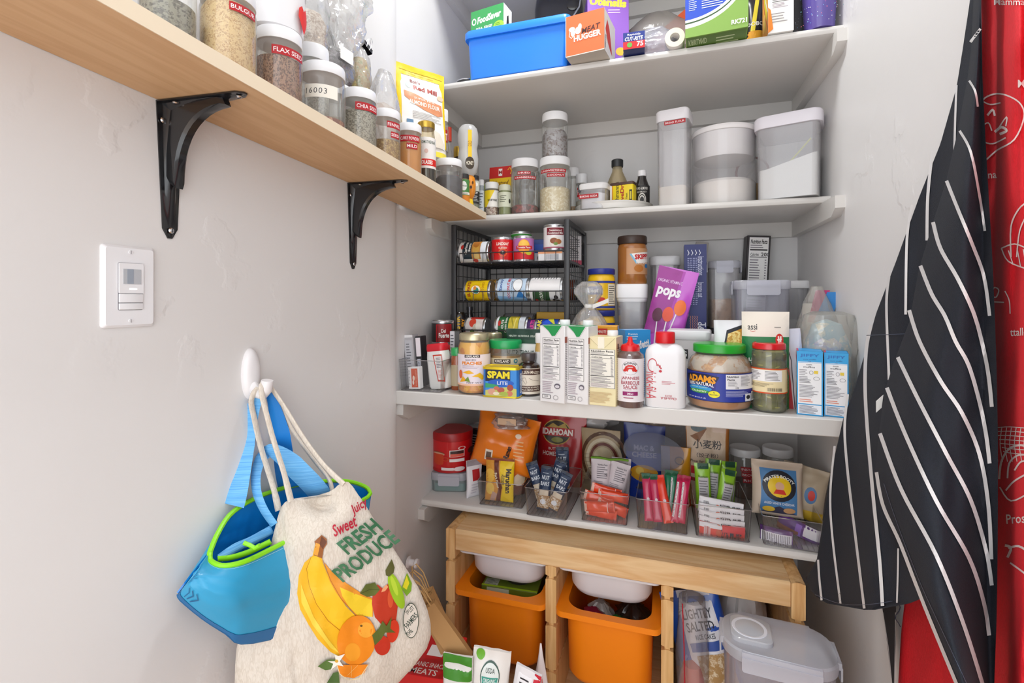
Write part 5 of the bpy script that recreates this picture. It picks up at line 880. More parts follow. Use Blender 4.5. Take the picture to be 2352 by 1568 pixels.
pm = yz(1381, 1.565, Z2_); r_, _ = csize(1350, 1413, 618, dep(pm), 0)
hm = (H - (618 - CY) / F * dep(pm) - Z2_) / 2
mayo(pm, 'yellow mayonnaise jar with blue lid, lower of the two stacked', hm, r_); p = pm.copy(); p.z += hm + .0005; mayo(p, 'yellow mayonnaise jar with blue lid, upper of the two stacked', hm, r_)
# peanut butter on a canister
pc = yz(1452, 1.60, Z2_); d = dep(pc); r, h = csize(1413, 1491, 652, d, Z2_)
W_LID = M('f0eff0', .35, coat=.1)
t = thing('canister', 'clear tapered canister with white lid under the brown peanut butter jar', 'canister', pc, 0, 'clear canisters with white lids')
g = G(); g.loft([rr(q, q, .02, 6, z) for q, z in ((r * 1.45, 0), (r * 1.5, .003), (r * 1.72, h * .76), (r * 1.72 - .004, h * .76), (r * 1.46, .005))], PLAST, (1, 1)); g.build('clear_body', t)
G().loft([rr(q, q, .022, 6, z) for q, z in ((r * 1.7, h * .74), (r * 1.75, h * .78), (r * 1.75, h * .79), (r * 1.82, h * .80), (r * 1.84, h * .97), (r * 1.78, h))], W_LID).build('lid', t)
p = pc.copy(); p.z += h + .0005; r, h = csize(1420, 1488, 540, d, p.z)
vessel('peanut_butter_jar', 'brown peanut butter jar with dark lid and fanned out label', 'jar', p, r, h, face(p), [('jar_body', [(.95, 0), (1, .02), (1, .74), (.96, .80), (.9, .84)], M('a8682c', .25, coat=.8)), ('lid', [(.98, .83), (1, .84), (1, .97), (.95, 1), (.01, 1)], M('3c2a22', .4))],
    [('label', 1.01, .2, .73, 120, 38, [('r', 0, 0, 1, 1, 'c8946a'), ('p', [(.1, .78), (.95, .9), (.95, .5), (.3, .4)], 'f0ebe6'), ('p', [(.1, .78), (.16, .79), (.36, .41), (.3, .4)], '7ab8d8'), ('t', 'SKIPPY', .56, .68, .2, 'c8242a', {'w': .6, 'bold': .05, 'rot': 4}), ('t', 'NATURAL', .56, .46, .12, 'f0ebe6', {'w': .5}), ('e', .4, .22, .16, .14, 'b8702a'), ('e', .72, .32, .1, .08, '2a78b8')])])
# canister with white lid, green bag, purple bag
p = yz(1527, 1.76, Z1_); d = dep(p); r, h = csize(1491, 1563, 588, d, Z1_)
tub('canister', 'clear canister with rounded white lid behind the purple lollipop bag', 'canister', p, r * 1.75, r * 1.75, h, 0, W_LID, .026, speck(('c9a070', 'a87a4a', 'e0c8a0'), 120), h * .55, r=.02, group='clear canisters with white lids')
p = yz(1545, 1.655, Z2_); p.y = 1.64
pouch('snack_bag', 'white and green bag behind the purple lollipop bag', 'bag', p, .10, .235, .02, -.05, M('e6e8e0', .4), [('r', 0, .8, .4, .95, '8ab04a'), ('t', 'ORGANIC', .6, .86, .08, '3a5a4a', {'w': .6}), ('r', .7, .93, 1, 1, '3a9ac0')], seed=12)
p = yz(1512, 1.535, Z2_ + .001)
pouch('lollipop_bag', 'tilted purple bag of organic lollipops lettered pops', 'bag', p, .115, .262, .026, -.02, M('c456c8', .3, coat=.4), [('p', [(0, 1), (0, .15), (.5, .3), (.62, .98)], 'a03c94'), ('p', [(.62, .98), (.68, .98), (.58, .3), (.5, .3)], 'b048b0'), ('t', 'ORGANIC VITAMIN C', .36, .84, .035, 'e9c8ec', {'w': .62}), ('t', 'pops', .38, .70, .13, 'f4eef4', {'w': .62, 'bold': .04, 'shear': .1}),
    ('s', [(.25, .42), (.36, .04)], .0035, 'f4f0f4'), ('s', [(.5, .45), (.5, .04)], .0035, 'f4f0f4'), ('s', [(.72, .55), (.54, .04)], .0035, 'f4f0f4'), ('e', .24, .44, .13, .08, '5a2440'), ('e', .5, .47, .14, .085, 'e8583c'), ('e', .76, .57, .15, .09, 'f0783a'), ('e', .2, .1, .06, .03, 'e9d8ec'), ('e', .1, .1, .05, .03, '7a6a8a')], ry=.23, seed=21, wr=.0014, gus=1)
p = yz(1553, 1.56, Z2_); d = dep(p)
p = yz(1556, 1.60, Z2_); tub('small_canister', 'small clear clip lid container between purple bag and blue box', 'canister', p, .045, .06, H - (702 - CY) / F * dep(p) - Z2_, 0, MILKY, .014, speck(('c98a4a', 'e0b070'), 130), .03, [('r', .03), ('f', .02)], r=.008)
# navy pasta box
p = yz(1596, 1.62, S3 + .0965); a = ony(1568, 1.6); b = ony(1619, 1.6); w_ = (b - a).length; h = H - (563 - CY) / F * dep(p) - p.z
zig = [('s', [(x + (.045 if j % 2 else 0), .08 + .26 * j / 22) for j in range(23)], .0013, 'd9906a') for x in (.26, .36, .46, .56)]
carton('pasta_box', 'tall navy blue box with orange zigzags and white print', 'box', p, w_, .05, h, 0, M('232a63', .4), [('r', 0, 0, 1, 1, '262f6c'), ('r', .22, .02, .5, .07, 'e0e4f0')] + zig + [('l', .10, .42, .24, .68, 1, 'c8cce4'), ('t', 'instructions', .74, .8, .05, 'c8cce4', {'rot': -90, 'w': .9}), ('t', 'bronze cut', .74, .58, .05, 'c8cce4', {'rot': -90, 'w': .7})] + [('l', .15 + .12 * i, .44, .15 + .12 * i + .1, .88, 26, 'aab0d8') for i in range(4)] + [('s', [(.15 + .17 * i, .95), (.22 + .17 * i, .92), (.16 + .17 * i, .90)], .002, 'e4e6f0') for i in range(4)] + [('t', 'della', .74, .22, .05, 'e4e6f0', {'rot': -90}), ('t', 'Terra', .84, .2, .05, 'e4e6f0', {'rot': -90})], ry=.0)
p = yz(1588, 1.80, Z1_)
carton('grey_box', 'grey tilted object behind the navy pasta box', 'box', p, .04, .03, H - (556 - CY) / F * dep(p) - Z1_, 0, M('a8a29c', .5), ry=.12)
# clear canister with nuts
p = yz(1661, 1.745, Z1_); d = dep(p); a = ony(1626, 1.70); b = ony(1699, 1.70); h = H - (598 - CY) / F * dep(yz(1661, 1.70, 0)) - Z1_
NUT = speck(('c9925a', 'a8703c', 'e0b880', 'b8804a', 'd9a46a'), 75, .5, 1)
tub('canister', 'tall clear clip lid canister half full of tan nuts or cereal', 'canister', p, (b - a).length - .006, .09, h, 0, MILKY, .02, NUT, h * .42, [('f', .05), ('l', .05), ('r', .05)], r=.02, lidout=.003)
# dark box with nutrition panel
p = yz(1728, 1.81, Z1_ + .003); h = H - (543 - CY) / F * dep(p) - p.z
carton('cocoa_box', 'dark box showing a white nutrition panel, leaning at the back', 'box', p, .072, .05, h, .08, M('2c2628', .4), [('r', .1, .05, .92, .98, 'efecee')] + nut(.1, .05, .92, .98, cal='200')[1:], ry=.05)
# big milky box
p = yz(1739, 1.53, S3 + .0005); a = ony(1674, 1.44); b = ony(1796, 1.44); h = H - (643 - CY) / F * dep((a + b) / 2) - p.z
p.y = 1.575; p = yz(1743, 1.575, Z2_ + .0005); a = ony(1674, 1.505); b = ony(1796, 1.505); h = H - (643 - CY) / F * dep((a + b) / 2) - p.z
tub('storage_container', 'big hazy clip lid container behind the pasta and flour bags', 'container', p, (b - a).length, .13, h, 0, MILKY, .022, None, 0, [('f', .085), ('l', .05)], r=.02, body=clear('f0f0f4', .22, .15, 'dcdce6', ref=.03), lidout=.004, extra=lambda t: G().box(-.02, .005, -.03, .0, .003, .075, M('dcdce0', .5)).build('scoop', t))
p = yz(1822, 1.76, Z1_); h = H - (648 - CY) / F * dep(p) - Z1_ + .004
tub('canister', 'short clear canister with white lid in the back right corner', 'canister', p, .072, .07, h, 0, W_LID, .02, M('e6e4e2', .8), .03, r=.015, group='clear canisters with white lids')
# middle row bags and boxes
p = yz(1353, 1.40, S3)
def tie(t):
    G().lathe([(.012, 0), (.014, .006), (.012, .012)], WHT, 20, (0, 0), T3((0, 0, .236))).build('tie', t)
    g = G(); g.sheet(lambda u, v: (.012 + .045 * u, -.013 + .006 * sin(4 * u), .234 + .012 * v + .018 * u), 8, 2, WHT, .0006); g.build('paper_strip', t)
NC = speck(('e9dcc0', 'c99a5a', 'f0e8d4', 'b8843c', 'dcc8a0'), 85)
t = filmbag('nut_bag', 'clear bag of mixed pale nuts tied at the neck with white strip', p, .058, .046, .312, 0, NC, .66, 51, [(.8, 0), (.95, .15), (1, .45), (.9, .6), (.45, .72), (.2, .77), (.3, .80), (.6, .88), (.65, .95), (.35, 1)], .25, film=clear('fafafa', .2, .12, 'f4f4f4', wr=36, ref=.14), extra=tie)
c, w_, h = bxd(1368, 1418, 748, 1.36, S3)
carton('rice_box', 'orange yellow box behind the second and cream cartons', 'box', put(c, 0, .05), w_, .05, h, 0, M('eda615', .4), [('r', .05, .86, .55, .96, 'c8281c'), ('t', 'MINUTE', .3, .91, .045, 'f4e8dc', {'w': .4}), ('t', 'Iodized', .36, .79, .08, '8a3a14', {'w': .6, 'bold': .02})], [], [('r', 0, 0, 1, 1, 'e0d8c8'), ('r', .5, 0, 1, 1, '9ab8e8')])
c, w_, h = bxd(1432, 1466, 758, 1.33, S3); c = yz(1462, 1.345, S3)
carton('cake_mix_box', 'light blue cake mix box between cream carton and white bottle', 'box', yz(1456, 1.36, S3 + .0003), .072, .05, h, .5, M('3a9ce0', .4), [('r', 0, 0, 1, 1, '2f96dc'), ('t', 'Premium', .3, .94, .03, 'e4f0fa'), ('t', 'Funfetti', .6, .78, .12, 'f2f0f4', {'w': .7, 'bold': .04, 'rot': 12}), ('l', .05, .85, .6, .92, 2, 'e4f0fa')], [], [('r', 0, 0, 1, 1, '7ab0e4'), ('t', 'Funfetti', .5, .76, .12, 'f0eef4', {'w': .8, 'rot': 8, 'bold': .04}), ('e', .5, .9, .08, .03, '3a6ac0')], [('r', 0, 0, 1, 1, '8ab8e8')])
p = yz(1583, 1.42, S3 + .0005); h = H - (757 - CY) / F * dep(p) - S3
tub('food_storage_tub', 'greyish white lidded tub behind the white sauce bottle and peanut butter', 'container', p, .10, .09, h, -.1, M('dcdcde', .4), .02, None, 0, r=.01, body=M('d8d6d6', .4), canv=[([('r', 0, 0, 1, 1, '262628'), ('t', 'BAG', .5, .5, .6, 'e9e9ea')], -.045, .0, h - .075, h - .05)])
for px, y, lab in ((1622, 1.44, 'white round cup lid left of the pasta shell bag'), (1640, 1.47, 'smaller white cup behind the round cup lid')):
    p = yz(px, y, S3); h = H - ((767 if px < 1630 else 772) - CY) / F * dep(p) - S3
    G_ = G(); G_.lathe([(.019, 0), (.021, .003), (.0235, h - .02), (.026, h - .018), (.026, h - .004), (.024, h), (.001, h)], W_LID, 32); o = G_.build('cup'); o.location = p; tag(o, lab, 'cup')
p = yz(1682, 1.34, S3); SH = speck(('e9c46a', 'd9aa48', 'f4dc96', 'c9923a'), 62, .4, 1)
pouch('pasta_bag', 'bag of pasta shells with a black bordered clear window', 'bag', p, .088, .208, .05, .12, M('eceaf0', .35), [('p', [(.12, .0), (.1, .5), (.32, .88), (.9, .97), (1, .9), (1, 0)], '20242c'), ('p', [(.17, .0), (.15, .5), (.35, .84), (.9, .93), (1, .85), (1, 0)], SH), ('e', .62, .62, .1, .055, 'd86a5a'), ('p', [(.4, .45), (.86, .48), (.8, .58), (.45, .56)], 'eadcae'), ('t', 'shells', .62, .5, .04, 'a8803c', {'w': .36})], seed=13, gus=1, wr=.0024, seal=.97)
c, w_, h = bxd(1707, 1818, 716, 1.285, S3)
pouch('rice_flour_bag', 'cream and green flour sack lettered assi behind the olive jar', 'bag', put(c, 0, .05), w_, h, .058, -.04, M('e6ddd0', .5), [('r', 0, 0, 1, .74, '1f7a44'), ('r', 0, .74, 1, 1, 'e9e0d3'), ('t', 'assi', .22, .84, .045, '222022', {'w': .2, 'cap': .5}), ('s', [(.17, .80), (.23, .79), (.28, .80)], .0012, 'c8382c'), ('l', .68, .83, .82, .85, 1, '6a6460'), ('e', .78, .71, .085, .065, 'c8281e'), ('s', [(.73, .71), (.83, .72)], .003, 'f4ece4'), ('s', [(.76, .75), (.77, .67)], .003, 'f4ece4'), ('s', [(.81, .75), (.80, .67)], .003, 'f4ece4'), ('t', 'RICE', .14, .44, .06, 'eef0ea', {'rot': 90}), ('t', 'FLOUR', .14, .2, .07, 'eef0ea', {'rot': 90})], seed=14, gus=1, wr=.0012, seal=1, taper=.02, nf=8)
p = yz(1826, 1.32, S3)
pouch('candy_bag', 'red and clear packet with curved top right of the flour sack', 'bag', p, .06, .19, .03, -.35, M('d9c8cc', .3), [('r', .0, 0, .5, .62, 'b8242c'), ('e', .3, .62, .22, .07, 'e9b8b0'), ('e', .4, .55, .08, .05, '26222a'), ('r', .6, 0, 1, 1, 'c8c8d4'), ('s', [(.55, 0), (.6, .6), (.4, .95)], .002, '3a3444')], seed=15, gus=1, ry=-.1)
ZF = clear('f0eee8', .25, .12, 'e9e6e0', wr=30, ref=.08)
p = yz(1876, 1.47, S3)
def inner2(t):
    pk = [(-.02, 'ece8e4', .0, .09, .16), (.012, '3a8ad0', .3, .20, .08), (-.002, 'c03a78', .15, .20, .085)]
    for i, (x, c_, ry, z, h_) in enumerate(pk):
        o = G(); o.add([(x - .02, 0, z), (x + .02, .002, z), (x + .02 + ry * h_, .002, z + h_), (x - .012 + ry * h_, 0, z + h_)], [(0, 1, 2, 3)], M(c_, .4)); o.add([(x - .02, .004, z), (x + .02, .006, z), (x + .02 + ry * h_, .006, z + h_), (x - .012 + ry * h_, .004, z + h_)], [(3, 2, 1, 0)], M(c_, .4)); o.build('inner_packet', t)
filmbag('zip_bag', 'open zipper bag with pink and blue seal against the right wall', p, .05, .04, .295, 0, speck(('e9c86a', 'f0e4b0', 'dcdcd8'), 50), .5, 61, [(.8, 0), (1, .3), (1, .6), (.6, .85), (.25, 1)], .25, film=ZF, extra=inner2)
p = yz(1898, 1.335, S3)
filmbag('zip_bag', 'zipper bag of yellow and pastel packets above the muffin boxes', p, .058, .045, .232, 0, speck(('f0d88a', 'c8c0e0', 'f2ead0', 'a8c8d8'), 34, .5, .3), .92, 67, [(.95, 0), (1, .2), (1, .8), (.85, .97), (.5, 1)], .2, film=ZF)

# ---------------------------------------------------------------- lowest white shelf
def onS(px, py): return onz(px, py, S4)
p = yz(1039, 1.505, S4 + .0005); 
tub('lunch_container', 'small clear clip lid box under the red cocoa canister', 'container', p, .118, .118, .062, .25, MILKY, .02, M('6aa8a0', .6), .025, [('f', .07), ('r', .06)], r=.02, body=clear('eef2f2', .2, .15, 'd8e2e2', ref=.03))
pc = p.copy(); pc.z += .0627; d = dep(pc); r, h = csize(995, 1088, 973, d, pc.z)
h = H - (973 - CY) / F * (d + r * .9) - pc.z
vessel('cocoa_canister', 'red hot cocoa canister with picture of a mug', 'canister', pc, r, h, face(pc) , [('can_body', [(.96, 0), (.99, .01), (1, .03), (1, .80)], M('c80f18', .3, coat=.3)), ('lid', [(1.0, .79), (1.02, .80), (1.03, .96), (.99, 1), (.01, .985)], M('a80c12', .35))],
    [('label', 1.008, .02, .78, 190, 0, [('r', .0, 0, 1, .1, 'b00e16'), ('e', .28, .62, .11, .06, '8a4630'), ('e', .28, .60, .11, .05, 'd0a084'), ('r', .19, .3, .37, .6, 'c8401e'), ('e', .28, .3, .09, .06, 'c8401e'), ('o', .4, .45, .05, .07, .6, 'c8401e'), ('r', .46, .52, .68, .74, 'efe8e6'), ('r', .47, .62, .67, .72, '3a1c1c'), ('r', .47, .53, .67, .62, 'e06050'), ('o', .64, .8, .06, .06, .7, 'e6c8c4'), ('r', .46, .36, .68, .46, 'efe6e4'), ('e', .6, .12, .085, .075, 'e9dcdc'), ('r', .34, .08, .52, .17, 'e9e0e0'), ('t', '38', .82, .3, .07, 'f0dcd8'), ('l', .76, .06, .96, .18, 4, 'f0dcd8'), ('e', .82, .66, .08, .1, '5a2418'), ('e', .86, .5, .08, .06, '6a2c1c')])])
p = yz(1089, 1.44, S4 + .0005)
pouch('seasoning_pouch', 'slim white and red packet standing beside the noodle bin', 'bag', p, .055, .118, .016, .9, M('e6e4ea', .35), [('r', .3, .45, .8, .75, 'b8242c'), ('l', .2, .1, .8, .4, 4, 'c8c4d0'), ('r', 0, .85, 1, 1, '9a949c')], seed=71)
p = yz(1100, 1.66, S4 + .0005)
can('food_can', 'dark can with white print in the shadow behind the cocoa', p, .04, .17, '232024', [('l', .1, .2, .9, .9, 12, 'c8c4c4'), ('r', .2, .5, .8, .6, 'e0dcdc')], group=None)
# snack bins
def bin_at(pl, pr, bl, br, pt, d, lab, lf=None):
    A = onz(pl, bl, S4); B = onz(pr, br, S4); c = (A + B) / 2; rz = atan2(B.y - A.y, B.x - A.x); w = (B - A).length; c.z = S4 + .0006
    h = H - (pt - CY) / F * dep(c) - S4; cc = put(c, rz, d); snackbin(lab, cc, w, d, h, rz); return cc, rz, w, h
def inb(b, x, y, z): cc, rz, w, h = b; return V((cc.x + cos(rz) * x - sin(rz) * y, cc.y + sin(rz) * x + cos(rz) * y, cc.z + z))
BD = .20
b1 = bin_at(1101, 1198, 1158, 1169, 1108, BD, 'clear snack bin of noodle packs, leftmost on the lowest shelf')
b2 = bin_at(1209, 1300, 1182, 1196, 1124, BD, 'clear snack bin holding the dark blue nut bars')
b3 = bin_at(1336, 1439, 1195, 1208, 1134, BD, 'clear snack bin heaped with orange wrapped snacks')
b4 = bin_at(1465, 1578, 1213, 1229, 1151, BD, 'clear snack bin of pink, green and orange bars')
b5 = bin_at(1600, 1722, 1231, 1247, 1164, BD, 'clear snack bin with white packets in front, green ones behind')
b6 = bin_at(1755, 1886, 1250, 1271, 1192, BD, 'nearly empty clear snack bin beside the striped apron')
# noodles
nd = [('r', 0, 0, 1, 1, 'e0a040'), ('p', [(0, 0), (.32, 0), (.5, .3), (.42, .62), (.34, 1), (0, 1)], 'd9952e'), ('e', .18, .6, .18, .16, 'e9b84c'), ('e', .2, .3, .16, .14, 'f0c85a'), ('p', [(.18, 0), (.34, 0), (.48, .18), (.3, .24)], 'c8a090'), ('p', [(.4, 0), (.56, 0), (.62, .35), (.5, .68), (.46, .95), (.30, .95), (.36, .6), (.5, .32)], '6a2c1a'), ('p', [(.56, 0), (1, 0), (1, .95), (.52, .95), (.54, .68), (.66, .35)], 'f0cc14'), ('t', 'Maruchan', .84, .5, .13, '2a1c14', {'rot': -90, 'w': .78, 'bold': .04}), ('t', 'Ramen', .7, .52, .07, '3a2414', {'rot': -90, 'w': .3}), ('t', 'Noodle Soup', .62, .48, .07, '3a2414', {'rot': -90, 'w': .46}), ('t', 'Pork Flavor', .45, .5, .06, 'f2e4c8', {'rot': -76, 'w': .5, 'bold': .03}), ('r', 0, .95, 1, 1, '8a3a1c')]
packet('noodle_pack', 'yellow and brown pork noodle pack at front of the leftmost bin', 'noodle pack', inb(b1, -.012, -.062, .068), .092, .128, .03, (-.12, 0, b1[1]), M('e0b030', .3, coat=.4), nd, 'noodle packs', 81)
packet('noodle_pack', 'yellow noodle pack behind the front one, turned sideways', 'noodle pack', inb(b1, .03, -.02, .072), .085, .125, .028, (-.1, .1, b1[1] + .9), M('d9a828', .3, coat=.4), [('r', 0, 0, 1, .3, '6a2c1a'), ('r', 0, .5, 1, .7, 'd8722a'), ('e', .5, .4, .3, .15, 'f0dcc0')], 'noodle packs', 82)
packet('snack_pack', 'brown and silver snack pack at the right of the noodle bin', 'packet', inb(b1, .03, .05, .085), .09, .15, .02, (-.1, .15, b1[1] - .2), M('7a6a64', .25, coat=.5), [('r', 0, .8, 1, 1, '4a2418'), ('r', .2, .3, .8, .7, 'b8b0b4'), ('l', .25, .35, .75, .66, 6, '4a4446')], None, 83)
pr_ = yz(1155, 1.50, H - .44)
t = pouch('ramen_bag', 'big crumpled orange ramen bag hanging over the noodle bin', 'bag', None, .205, .175, .07, 0, M('ee7d12', .28, coat=.5), [('t', 'Top Ramen', .62, .28, .13, '2c1410', {'rot': 78, 'w': .34, 'bold': .05}), ('l', .72, .25, .9, .62, 6, 'f6c08a'), ('r', .26, .15, .38, .34, 'e9dccc'), ('t', 'TEXT', .33, .25, .05, '5a3a2c') if 0 else ('r', .28, .18, .36, .3, '6a5246'), ('e', .74, .68, .05, .04, 'f4e0c8')], seed=19, wr=.006, nf=10,
    T=T3((pr_.x + .0, 1.47, S4 + .085), -.18, .16, .02))
t = filmbag('noodle_tray_bag', 'clear crumpled pouch with a paper strip inside the torn orange bag', yz(1172, 1.475, S4 + .222), .06, .036, .05, 0, M('8a5a44', .6), .7, 20, [(.9, 0), (1, .3), (.8, .8), (.3, 1)], .3, extra=lambda t: G().box(-.03, .03, -.036, -.034, .015, .035, M('d9b898', .6)).build('paper_strip', t))
# nut bars
def bar(bn, x, y, z, rot, lab, k, L=.125, w=.036):
    it = [('r', 0, .42, 1, 1, '1c3050'), ('r', 0, .92, 1, 1, '141c30'), ('t', 'NUT', .5, .74, .09, 'dfe6ee', {'w': .62, 'bold': .01}), ('t', 'BARS', .5, .60, .09, 'dfe6ee', {'w': .74, 'bold': .01}), ('l', .2, .82, .8, .86, 1, 'a8b0bc'), ('r', .1, .34, .9, .46, 'c9bca8'), ('r', 0, .05, 1, .34, speck(('b9935c', '7a5230', 'e0d4c0', '9a7448'), 150, .3, 1)), ('e', .5, .2, .24, .06, 'd8dce4'), ('r', 0, 0, 1, .05, '20283a')]
    packet('nut_bar', lab, 'snack bar', inb(bn, x, y, z), w, L, .016, rot, M('20304a', .2, coat=.7), it, 'dark blue nut bars in the second bin', k, .0016)
r0 = b2[1]
bar(b2, -.016, -.05, .066, (-.25, .06, r0), 'nut bar upright at front centre of its bin', 90)
bar(b2, .028, -.05, .062, (-.2, .38, r0), 'nut bar leaning right at the front of its bin', 91, .12)
bar(b2, .008, -.015, .082, (-.15, .28, r0), 'nut bar behind, leaning right, middle of the bin', 92)
bar(b2, .022, .02, .105, (-.1, -.05, r0 + .1), 'nut bar sticking up highest at the back of the bin', 93, .13, .04)
bar(b2, -.046, -.03, .074, (-.2, -.35, r0 + .2), 'nut bar leaning left against the bin wall', 94, .12)
# potato bag and bags behind
p = yz(1290, 1.64, S4 + .0005)
pouch('potato_bag', 'red bag of mashed potato with an oval gold badge', 'bag', p, .175, .245, .06, -.03, M('b3171c', .3, coat=.3), [('e', .42, .72, .29, .17, 'c9a24a'), ('e', .42, .72, .275, .155, '3a3020'), ('p', [(.22, .78), (.34, .84), (.45, .80), (.58, .85), (.66, .76)], 'b89a4a'), ('r', .1, .67, .78, .78, 'b3171c'), ('t', 'IDAHOAN', .44, .725, .085, 'f4ece4', {'w': .62, 'bold': .04}), ('e', .44, .62, .12, .035, '8a8a3a'), ('t', 'BUTTERY', .42, .5, .035, 'f0e0d8', {'w': .3}), ('t', 'HOMESTYLE', .4, .43, .06, 'f0e0d8', {'w': .5, 'bold': .02})], seed=31, gus=1, wr=.002, seal=.96)
p = yz(1380, 1.62, S4 + .0005)
pouch('tortilla_chip_bag', 'tan bag with dark curved stripes behind the orange snacks', 'bag', p, .13, .20, .05, -.1, M('b09a78', .4), [('o', .6, .55, .6, .42, .86, '5a3a22'), ('o', .6, .55, .46, .32, .84, 'd8ccb0'), ('o', .6, .55, .36, .25, .82, '6a2c1c'), ('e', .6, .55, .26, .18, 'c9bc98')] + [('s', [(.05, .1 + .06 * i), (.3, .12 + .06 * i)], .001, '6a5a44') for i in range(9)], seed=33, gus=1)
p = yz(1345, 1.60, S4 + .235)
filmbag('shipping_bag', 'crumpled greyish white plastic bag stuffed above the potato bag', yz(1330, 1.72, S4 + .150), .145, .07, .165, -.12, None, 0, 35, [(.6, 0), (.8, .2), (1, .5), (1, .9), (.8, 1)], .3, film=M('c4c0bf', .35, coat=.2))
# orange snacks heap
R = random.Random(3)
OS = M('e8441a', .25, coat=.7); k = 0; r0 = b3[1]
for x, y, z, a, nm_ in ((-.01, -.07, .016, .08, 'orange wrapped snack lying lowest at the front of the heap'), (.02, -.055, .028, .3, 'orange wrapped snack lying crosswise above the lowest one'), (-.02, -.045, .043, .25, 'orange wrapped snack with rounded end at left of the heap'), (.022, -.04, .055, .12, 'orange wrapped snack on top right of the heap'), (.0, -.03, .064, .2, 'striped end orange snack topmost of the heap'), (-.015, -.075, .034, -.1, 'orange wrapped snack with jagged end facing the front')):
    it = [('r', 0, 0, 1, .1, 'e9c0b0')] + [('r', .1 + .14 * i, .8, .17 + .14 * i, .97, 'c02a14') for i in range(6)] + ([('r', 0, .78, 1, .8, 'f4dcd0')] if k in (4, 5) else [])
    packet('orange_snack', nm_, 'snack', inb(b3, x, y, z), .03, .088, .015, (0, pi / 2 + a, r0 + R.uniform(-.15, .15)), OS, it if k > 2 else it[:1], 'orange wrapped snacks', 100 + k, .0014); k += 1
WP2 = M('c9bfc4', .4)
for x, y, z, ry, lab in ((-.018, -.005, .092, .0, 'grey pouch with nutrition text at left, above orange snacks'), (.03, -.002, .086, .22, 'grey pouch with small print leaning right above orange snacks'), (.038, .03, .09, .05, 'grey pouch half hidden behind the leaning one')):
    packet('fruit_pouch', lab, 'pouch', inb(b3, x, y, z), .058, .11, .018, (-.12, ry, r0), WP2, [('t', 'Nutrition Facts', .6, .86, .05, '3a343a', {'w': .5}), ('l', .3, .5, .9, .82, 6, '6a626a'), ('t', '90', .78, .62, .06, '3a343a'), ('l', .15, .1, .9, .45, 8, '8a828a')], 'grey printed pouches', 110, .001)
G_ = G(); G_.tube([(-.055, 0, 0), (-.03, -.004, .003), (0, 0, -.002), (.03, -.004, .003), (.055, 0, 0)], .006, M('6a9a2c', .4), 8, sy=.6); o = G_.build('green_clip'); o.location = inb(b3, .008, .0, .150); o.rotation_euler = (0, 0, r0); tag(o, 'green strip closing the grey pouches above the orange snacks', 'clip')
# bars bin
r0 = b4[1]
for k, (x, c1, ry, w, top, lab) in enumerate(((-.040, 'c22a58', -.10, .024, '1f5a3c', 'pink bar with green tip, far left in its bin'), (-.018, 'c22a58', -.14, .024, '1f5a3c', 'pink bar with green tip, second from left in its bin'), (.004, 'e5391f', -.24, .026, 'e5391f', 'orange red bar leaning left in the middle of the bin'), (.014, '1e7a55', .05, .02, '1a5a3c', 'plain green bar behind the orange one'), (.028, '2c7a5a', .10, .02, '1a5a3c', 'green bar with white print strip'), (.042, 'c2164e', .17, .022, 'a81040', 'crimson bar with white edge strip, left of the last'), (.057, 'c2164e', .15, .022, 'a81040', 'crimson bar with white edge strip, rightmost in its bin'))):
    it = [('r', 0, .88, 1, 1, top)] + ([('r', .08, .1, .32, .84, 'ece4e6'), ('l', .1, .12, .3, .82, 24, '6a5a60')] if k >= 4 else []) + ([('e', .6, .45, .16, .035, 'd8c8d0')] if k < 3 else [])
    packet('fruit_bar', lab, 'snack bar', inb(b4, x, -.055 + .03 * (k in (3, 4)), .072 + .006 * (k > 2)), w, .125, .016, (-.42, ry * 1.0, r0), M(c1, .28, coat=.5), it, 'coloured bars in the fourth bin', 120 + k, .0008)
# macaroni bag and friends
p = yz(1480, 1.62, S4 + .0005)
pouch('macaroni_bag', 'blue macaroni and cheese bag behind the coloured bars', 'bag', p, .13, .235, .05, 0, M('23347c', .35, coat=.3), [('r', 0, 0, 1, .6, '1a3fb0'), ('t', 'MAC &', .5, .66, .07, 'e4e6f0', {'w': .5, 'bold': .03}), ('t', 'CHEESE', .5, .57, .07, 'e4e6f0', {'w': .6, 'bold': .03}), ('e', .5, .33, .34, .11, 'e9a91c'), ('e', .4, .36, .1, .05, 'f4cc4a'), ('e', .6, .3, .1, .05, 'c98a14'), ('p', [(.3, .12), (.7, .12), (.6, .2), (.4, .2)], '2a2450')], seed=37, gus=1)
p = yz(1500, 1.54, S4 + .16)
o = G(); R2 = Matrix.Rotation(-.35, 4, 'X'); o.loft([[(.09 * cos(a / 24 * 2 * pi) * (1 + .02 * sin(a)), 0 + z * 1.0, .055 * sin(a / 24 * 2 * pi)) for a in range(24)] for z in (0, .0025)], clear('e0e0ea', .12, .3, '6a6878', ref=.01)); ob_ = o.build('plastic_sheet'); ob_.location = yz(1500, 1.545, S4 + .165); ob_.rotation_euler = (-.3, .12, 0); tag(ob_, 'hazy clear oval plastic sheet lying over the macaroni bag', 'plastic sheet')
filmbag('wrap_bag', 'crumpled dark shiny clear wrap under the deep shelf, above macaroni', yz(1500, 1.62, S4 + .236), .10, .045, .06, 0, None, 0, 39, [(.9, 0), (1, .4), (.7, 1)], .35, film=clear('b8b0aa', .45, .1, '8a8078', wr=24, ref=.14))
p = yz(1552, 1.58, S4 + .0005)
